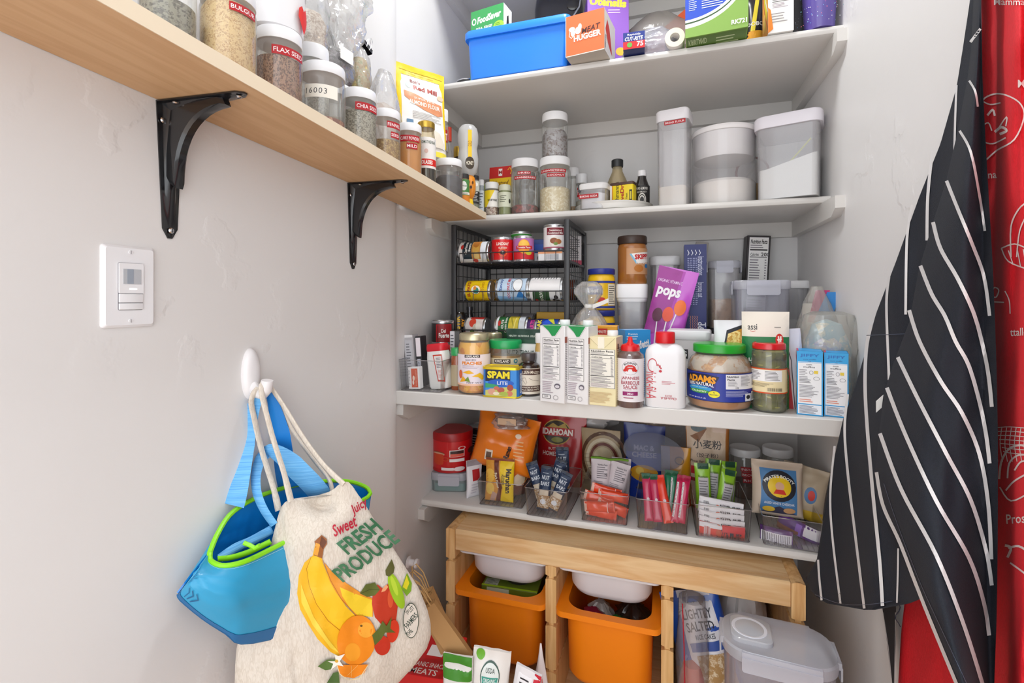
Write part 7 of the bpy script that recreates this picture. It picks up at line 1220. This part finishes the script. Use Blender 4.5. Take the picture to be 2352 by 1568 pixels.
art = [('p', C((282, 500), (262, 590), (200, 640), (155, 740), (142, 880), (165, 1000), (230, 1120), (300, 1230), (400, 1330), (480, 1370), (500, 1180), (600, 1060), (500, 960), (440, 860), (380, 740), (340, 640), (330, 590)), Yl),
    ('p', C((350, 640), (400, 700), (520, 800), (640, 880), (730, 920), (725, 1060), (600, 1050), (480, 930), (400, 800)), 'e8962a'), ('p', C((470, 830), (560, 870), (640, 900), (720, 930), (720, 1060), (610, 1050), (540, 980), (490, 900)), 'f4cf2a'),
    ('p', C((240, 600), (300, 590), (335, 640), (370, 740), (440, 870), (520, 980), (600, 1060), (500, 1180), (380, 1080), (290, 960), (230, 820), (212, 700)), 'f5c21c'), ('p', C((170, 800), (175, 950), (260, 1120), (400, 1300), (470, 1340), (380, 1230), (270, 1060), (205, 900)), 'f8d648'),
    ('s', C((250, 600), (215, 690), (235, 820), (290, 960), (380, 1090), (490, 1180)), .9, 'b8680e'), ('s', C((340, 620), (400, 780), (480, 920), (600, 1055)), .9, 'b06a18'),
    ('p', C((275, 480), (330, 430), (370, 460), (372, 500), (345, 540), (335, 610), (270, 585), (285, 520)), '9a5a2a'), ('p', C((285, 490), (320, 500), (300, 590), (272, 580)), 'e8a23a'), ('p', C((330, 440), (372, 480), (340, 540), (315, 500)), '6a3a20'),
    ('p', C((718, 960), (725, 860), (760, 810), (800, 840), (850, 800), (900, 860), (918, 960), (905, 1080), (870, 1150), (800, 1130), (740, 1060)), 'c03418'), ('p', C((800, 840), (830, 810), (842, 830), (820, 860), (790, 870)), 'e8a070'), el(860, 920, 22, 70, 0, 'd8552c'),
    ('p', C((625, 880), (670, 810), (740, 795), (780, 850), (740, 895), (680, 905)), '5f6a2c'), ('s', C((635, 878), (700, 850), (775, 850)), .8, '2c3416'),
    el(905, 860, 46, 145, -20, '9cc422'), el(890, 820, 18, 80, -18, 'bcd83a'), ('p', C((945, 840), (988, 720), (1025, 800), (1020, 860), (985, 900)), '7aa822'), ('p', C((955, 830), (985, 740), (1005, 800), (985, 850)), 'e6da2a'),
    ('p', C((822, 700), (870, 615), (893, 680), (885, 720), (850, 750), (825, 740)), '5a5a2a'),
    el(600, 1240, 148, 195, 12, Or), el(670, 1160, 60, 60, 0, 'f4a832'), el(570, 1330, 60, 70, 0, 'f09c20'), el(636, 1128, 10, 8, 0, '6a4a14'),
    el(880, 1170, 46, 88, 10, 'd8381c'), el(798, 1280, 62, 75, 0, 'c8301a'), ('p', C((720, 1200), (770, 1150), (800, 1090), (830, 1130), (870, 1060), (860, 1150), (900, 1180), (820, 1180), (790, 1230), (740, 1280)), '5c6a2a'),
    ('p', C((450, 1430), (690, 1425), (660, 1490), (580, 1530), (500, 1520), (460, 1480)), 'ef8a1a'), ('s', C((450, 1432), (470, 1500), (540, 1545), (620, 1535), (690, 1428)), 1.6, 'f0e0b0'), ('s', C((560, 1435), (560, 1520)), .8, 'f6c878'), ('s', C((610, 1432), (530, 1510)), .8, 'f6c878'),
    ('p', C((300, 1440), (370, 1390), (440, 1385), (420, 1460), (360, 1470)), '5a7a3a'), ('p', C((370, 1568), (420, 1490), (460, 1480), (470, 1568)), '4a6a34'), ('p', C((440, 1400), (430, 1350), (460, 1360), (510, 1345), (470, 1400), (500, 1440), (450, 1430), (400, 1470), (420, 1420), (375, 1400)), 'f2eee2'), el(446, 1400, 14, 12, 0, 'd8a83a'),
    tx('Sweet', 505, 360, 92, 'b81f38', 26, shear=.35, w=.134, bold=.02), tx('Juicy', 620, 215, 90, 'b81f38', 34, shear=.35, w=.098, bold=.02), tx('FRESH', 625, 440, 130, Gn, 36, w=.235, bold=.03, shear=-.25), tx('PRODUCE', 672, 590, 130, Gn, 36, w=.37, bold=.03, shear=-.25),
    ('p', C(*[(1018 + 60 * q * cos(rad(a)) + 12 * sin(rad(a)) * 0, 1088 + 136 * q * sin(rad(a))) for q in (1,) for a in range(0, 360, 15)]), '3a4a3c'), ('p', C(*[(1018 + 55 * cos(rad(a)), 1088 + 130 * sin(rad(a))) for a in range(0, 360, 15)]), 'ddd4c8'),
    tx('TRUST', 1010, 1010, 34, '33443a', 45, w=.05), tx('FARMERS', 1020, 1088, 44, '33443a', 50, w=.085), tx('THE', 1005, 1180, 34, '33443a', 50, w=.035)]
art = [(a[0], a[1], a[2] * 1.0, a[3]) if a[0] == 's' else a for a in art]
g.canvas(Sp, 460, 468, art, 9, off=.0012, step=.00012); g.build('bag_body', tt, inv, sharp=70)
for pts in ([(668, 1150, .858), (652, 1085, .860), (628, 1010, .862), (612, 950, .862), (603, 915, .862), (600, 893, .865), (605, 880, .876)], [(605, 880, .876), (617, 884, .893), (650, 930, .90), (700, 1010, .90), (748, 1072, .90), (790, 1112, .895)],
            [(640, 1172, .872), (628, 1120, .88), (600, 1030, .892), (584, 960, .880), (577, 925, .872), (582, 905, .870), (592, 893, .878)], [(612, 886, .90), (640, 920, .915), (670, 985, .925), (720, 1055, .935), (755, 1100, .94), (764, 1132, .94)]):
    g = G(); g.tube([P(*crv(pts, i / 20)) for i in range(21)], [.0052 if 2 < i < 17 else .0062 for i in range(21)], TOT, 10, sy=.62); g.build('handle', tt, inv)

# ---------------------------------------------------------------- aprons on the right wall
XA = [(-60, .40), (0, .398), (200, .392), (500, .378), (800, .358), (960, .340), (1200, .315), (1325, .302), (1400, .296), (1600, .29)]
def dx(x, px): k = (px - CX) / F; return x / (k * cos(YAW) - sin(YAW))
def dA(px, y): return dx(tabl(XA, y) - .007 * sin(px / 22 + y / 260) * min(1, y / 700) - .004 * noise.noise(V((px / 50, y / 160, 2))), px)
fold = [(-60, 2238), (0, 2236), (120, 2230), (180, 2222), (300, 2200), (420, 2172), (520, 2140), (620, 2110), (740, 2088), (840, 2050), (900, 2032), (1000, 2018), (1080, 2010), (1160, 2026), (1240, 2062), (1330, 2095), (1430, 2135), (1568, 2192), (1700, 2250)]
rB = [(-60, 2256), (0, 2254), (200, 2257), (400, 2268), (600, 2280), (800, 2288), (1000, 2292), (1200, 2292), (1400, 2290), (1568, 2284), (1700, 2280)]
XBt = lambda y: tabl(XA, y)
def dB(px, y):
    a, b = tabl(fold, y), tabl(rB, y); u = min(1, max(0, (px - a) / max(1, b - a))); L = min(1, (y + 60) / 500)
    q = u * u * (3 - 2 * u); return dx((XBt(y) - .012) * (1 - q) + (.375 - .01 * L) * q - .026 * L * sin(pi * min(1, u * 1.15)) - .003 * noise.noise(V((px / 40, y / 150, 5))), px)
sil = [(-60, 2232), (0, 2228), (120, 2210), (200, 2197), (330, 2160), (450, 2112), (600, 2058), (720, 2012), (800, 1990), (900, 1960), (960, 1937), (1100, 1905), (1200, 1890), (1285, 1876), (1310, 1862), (1326, 1852), (1345, 1856), (1362, 1866), (1378, 1884), (1388, 1905), (1396, 1945), (1400, 1985)]
rowsA = [(y, x, max(x + 2, tabl(fold, y) + 14)) for y, x in sil]; rowsA = [(y, a, b if y < 1380 else {1388: 2075, 1396: 2050, 1400: 2010}.get(y, b)) for y, a, b in rowsA]
APN = woodmat('navy_denim', [(0, '10151f'), (.5, '161c29'), (1, '0e131c')], (90, 90, 90), 5, .8, .4); WST = 'd8d6d6'
ap = thing('striped_apron', 'navy apron with white pinstripes hanging on the right wall', 'apron', P(2230, 20, .66)); bpy.context.view_layer.update(); inv = ap.matrix_world.inverted()
def SA(f): return lambda u, v, o: P(1840 + 480 * u, 1700 - 1760 * v, f(1840 + 480 * u, 1700 - 1760 * v) - o)
def Q(*pts): return [((x - 1840) / 480, (1700 - y) / 1760) for x, y in pts]
def sm(pts, n=6):
    pts = [(x, y, 0) for x, y in pts]; m = (len(pts) - 1) * n; return [(q.x, q.y) for q in (crv(pts, i / m) for i in range(m + 1))]
def st(w_, *pts): return ('s', Q(*sm(pts)), w_, WST)
g = G(); cloth(g, rowsA, dA, APN, .0018, 44, 100)
g.canvas(SA(dA), 480, 1760, [st(5, (2197, 195), (2194, 270), (2192, 345)), st(7, (2142, 345), (2131, 450), (2129, 552)), st(6, (2095, 470), (2083, 550), (2080, 722)), st(6, (2042, 635), (2036, 700), (2041, 844), (2042, 872)), st(8, (2001, 745), (1990, 800), (1987, 884), (1992, 984), (2005, 1134), (2020, 1284), (2027, 1391)),
    st(6, (1947, 905), (1940, 984), (1947, 1084), (1965, 1234), (1985, 1397)), st(5, (1917, 1024), (1907, 1134), (1912, 1234), (1931, 1391)), st(5, (1879, 1285), (1882, 1330), (1887, 1378)), st(4, (2063, 1259), (2062, 1320), (2060, 1384)), ('s', Q(*sm([(1990, 770), (2040, 768), (2085, 766)])), 1.5, '3a4458'), ('s', Q(*sm([(1872, 1365), (1930, 1386), (1990, 1388), (2050, 1380)])), 1.2, '4a5266')], 14, off=.0012)
g.build('back_panel', ap, inv, sharp=80)
rowsB = [(y, x, tabl(rB, y)) for y, x in fold]
g = G(); cloth(g, rowsB, dB, APN, .006, 40, 110, lambda u, v: .002 + .012 * sin(pi * u))
g.canvas(SA(dB), 480, 1760, [st(6, (2252, 66), (2230, 95), (2233, 92)), st(5, (2226, 185), (2240, 210), (2246, 245)), st(6, (2204, 300), (2230, 350), (2250, 450), (2262, 530)), st(8, (2174, 415), (2200, 480), (2235, 565), (2260, 635), (2273, 725)), st(9, (2143, 510), (2160, 570), (2200, 640), (2235, 715), (2255, 784), (2270, 859), (2278, 934)),
    st(9, (2114, 610), (2140, 675), (2170, 725), (2195, 784), (2225, 839), (2250, 924), (2265, 999), (2273, 1064)), st(9, (2088, 712), (2112, 784), (2160, 874), (2210, 949), (2250, 1044), (2270, 1159), (2277, 1284)), st(9, (2062, 820), (2110, 919), (2175, 1044), (2230, 1149), (2265, 1264), (2278, 1344)), st(9, (2037, 890), (2080, 999), (2150, 1149), (2225, 1279), (2260, 1384), (2272, 1459)),
    st(9, (2021, 995), (2070, 1124), (2150, 1274), (2210, 1424), (2255, 1564), (2275, 1640)), st(8, (2013, 1084), (2028, 1160), (2066, 1244), (2100, 1332), (2138, 1428), (2196, 1568), (2240, 1670)), ('s', Q(*sm([(2030, 1110), (2060, 1200), (2110, 1330), (2160, 1440), (2220, 1568)])), 1.2, '4a5266')], 14, off=.0012)
g.build('front_fold', ap, inv, sharp=80)
g = G(); g.sheet(lambda u, v: P(2012 + 18 * u, 905 + 26 * v + 16 * (1 - u), dB(2020, 920) + .006 - .003 * u), 3, 3, WHT, .0008); g.build('care_tag', ap, inv)
g = G(); g.tube([P(2062 + 6 * sin(i * 1.3), 1385 + 9 * i, .84) for i in range(7)], .0008, M('20283a', .8), 5); g.build('loose_thread', ap, inv)
# red apron behind and nearer
RDA = woodmat('red_cotton', [(0, 'd80e1e'), (.5, 'e01426'), (1, 'd20c1a')], (70, 70, 20), 4, .75, .4)
rr_ = [(-60, 2236, 2430), (200, 2240, 2430), (700, 2255, 2430), (1000, 2230, 2430), (1200, 2190, 2430), (1330, 2110, 2430), (1380, 2078, 2430), (1450, 2070, 2430), (1568, 2063, 2430), (1720, 2060, 2430)]
def dR(px, y): q = max(0, (px - 2290) / 130); return dx(.408 - .045 * min(1, max(0, (px - 2285) / 60)) * min(1, (y + 200) / 300) + .012 * sin(px / 17 + y / 300) * min(1, max(0, (px - 2290) / 40)) - .004 * noise.noise(V((px / 40, y / 90, 8))), px)
ra = thing('red_apron', 'bright red printed apron hanging at the right edge of the photo', 'apron', P(2300, 20, .55)); bpy.context.view_layer.update(); inv = ra.matrix_world.inverted()
g = G(); cloth(g, rr_, dR, RDA, .003, 60, 90)
SR = lambda u, v, o: P(2040 + 400 * u, 1700 - 1760 * v, dR(2040 + 400 * u, 1700 - 1760 * v) - o)
def Q2(*pts): return [((x - 2040) / 400, (1700 - y) / 1760) for x, y in pts]
def s2(w_, *pts): return ('s', Q2(*sm(pts, 4)), w_, 'f2dcd8')
def t2(s, x, y, h_, w_, rot=0): return ('t', s, (x - 2040) / 400, (1700 - y) / 1760, h_ / 1760, 'f2dcd8', {'w': w_ / 400, 'rot': rot, 'bold': .01})
red = [t2('Mamma', 2318, 4, 16, 70), t2('M', 2346, 192, 18, 16), s2(3.5, (2250, 245), (2262, 225), (2290, 215), (2320, 222), (2345, 240), (2352, 270), (2330, 320), (2290, 345), (2262, 370)), s2(3, (2290, 300), (2312, 268), (2310, 290)), s2(5, (2268, 265), (2280, 252), (2285, 266)), s2(6, (2285, 303), (2300, 292), (2312, 300), (2296, 308)), s2(3, (2255, 290), (2270, 282), (2278, 300)), s2(3, (2258, 325), (2280, 330), (2310, 316)),
    s2(3, (2256, 232), (2275, 240), (2298, 236)), t2('iana', 2272, 402, 16, 34, 4), s2(3.5, (2322, 590), (2322, 520), (2340, 480), (2362, 462)), s2(3, (2335, 590), (2342, 530), (2360, 490)), s2(3, (2300, 570), (2330, 560), (2362, 572)), s2(3, (2300, 570), (2316, 600), (2360, 618)), s2(2.5, (2316, 575), (2326, 604)), s2(2.5, (2336, 570), (2344, 612)), s2(2.5, (2350, 572), (2358, 614)),
    s2(3, (2278, 672), (2284, 660), (2294, 666), (2288, 682), (2278, 680)), s2(2.5, (2280, 693), (2306, 694)), s2(2.5, (2308, 668), (2318, 690), (2320, 720)), t2('ttalle', 2340, 762, 18, 40, 3)]
for i in range(7): red.append(s2(2, (2286 + 3 * i, 982 + 9 * i), (2320, 980 + 10 * i), (2366, 984 + 10 * i))); red.append(s2(2, (2290 + 11 * i, 982), (2286 + 11 * i, 1020), (2292 + 11 * i, 1060)))
red += [s2(5, (2295, 1100), (2300, 1060), (2318, 1030), (2345, 1022), (2366, 1030)), s2(4, (2314, 1098), (2318, 1064), (2336, 1046), (2362, 1044)), s2(4, (2310, 1126), (2330, 1104), (2366, 1084)), s2(3.5, (2296, 1118), (2322, 1150), (2366, 1130)), s2(4, (2330, 1080), (2345, 1060), (2366, 1060)), t2('Proscu', 2344, 1190, 22, 66, 4), s2(6, (2308, 1252), (2322, 1258), (2314, 1280)), s2(5, (2316, 1258), (2340, 1254), (2366, 1270)), s2(4, (2320, 1292), (2345, 1310), (2370, 1330))]
g.canvas(SR, 400, 1760, red, 8, off=.0014, step=.00001); g.build('apron_cloth', ra, inv, sharp=80)
# black tie and white cloth below
def dW(px, y): return dx(.414, px)
g = G(); cloth(g, [(1200, 2052, 2110), (1568, 2052, 2075), (1700, 2050, 2075)], dW, M('e4e2e2', .8), .0012, 6, 20); o = g.build('white_cloth'); tag(o, 'narrow strip of white cloth hanging behind the red apron', 'cloth')
def dT(px, y): return dx(.395, px) 
g = G(); cloth(g, [(1250, 2020, 2052), (1392, 2026, 2058), (1480, 2038, 2058), (1568, 2048, 2054), (1640, 2054, 2058)], dT, M('1a1a20', .8), .002, 4, 24); g.canvas(lambda u, v, o: P(2020 + 40 * u, 1640 - 390 * v, dT(2020 + 40 * u, 0) - o), 40, 390, [('s', [(.2, .6), (.5, .4), (.75, .15)], 1.5, 'c8c6c8'), ('s', [(.92, .6), (.9, .4), (.85, .15)], 1.5, 'c8c6c8')], 30, off=.001); o = g.build('apron_tie'); tag(o, 'black tie strip hanging below the striped apron hem', 'strap')
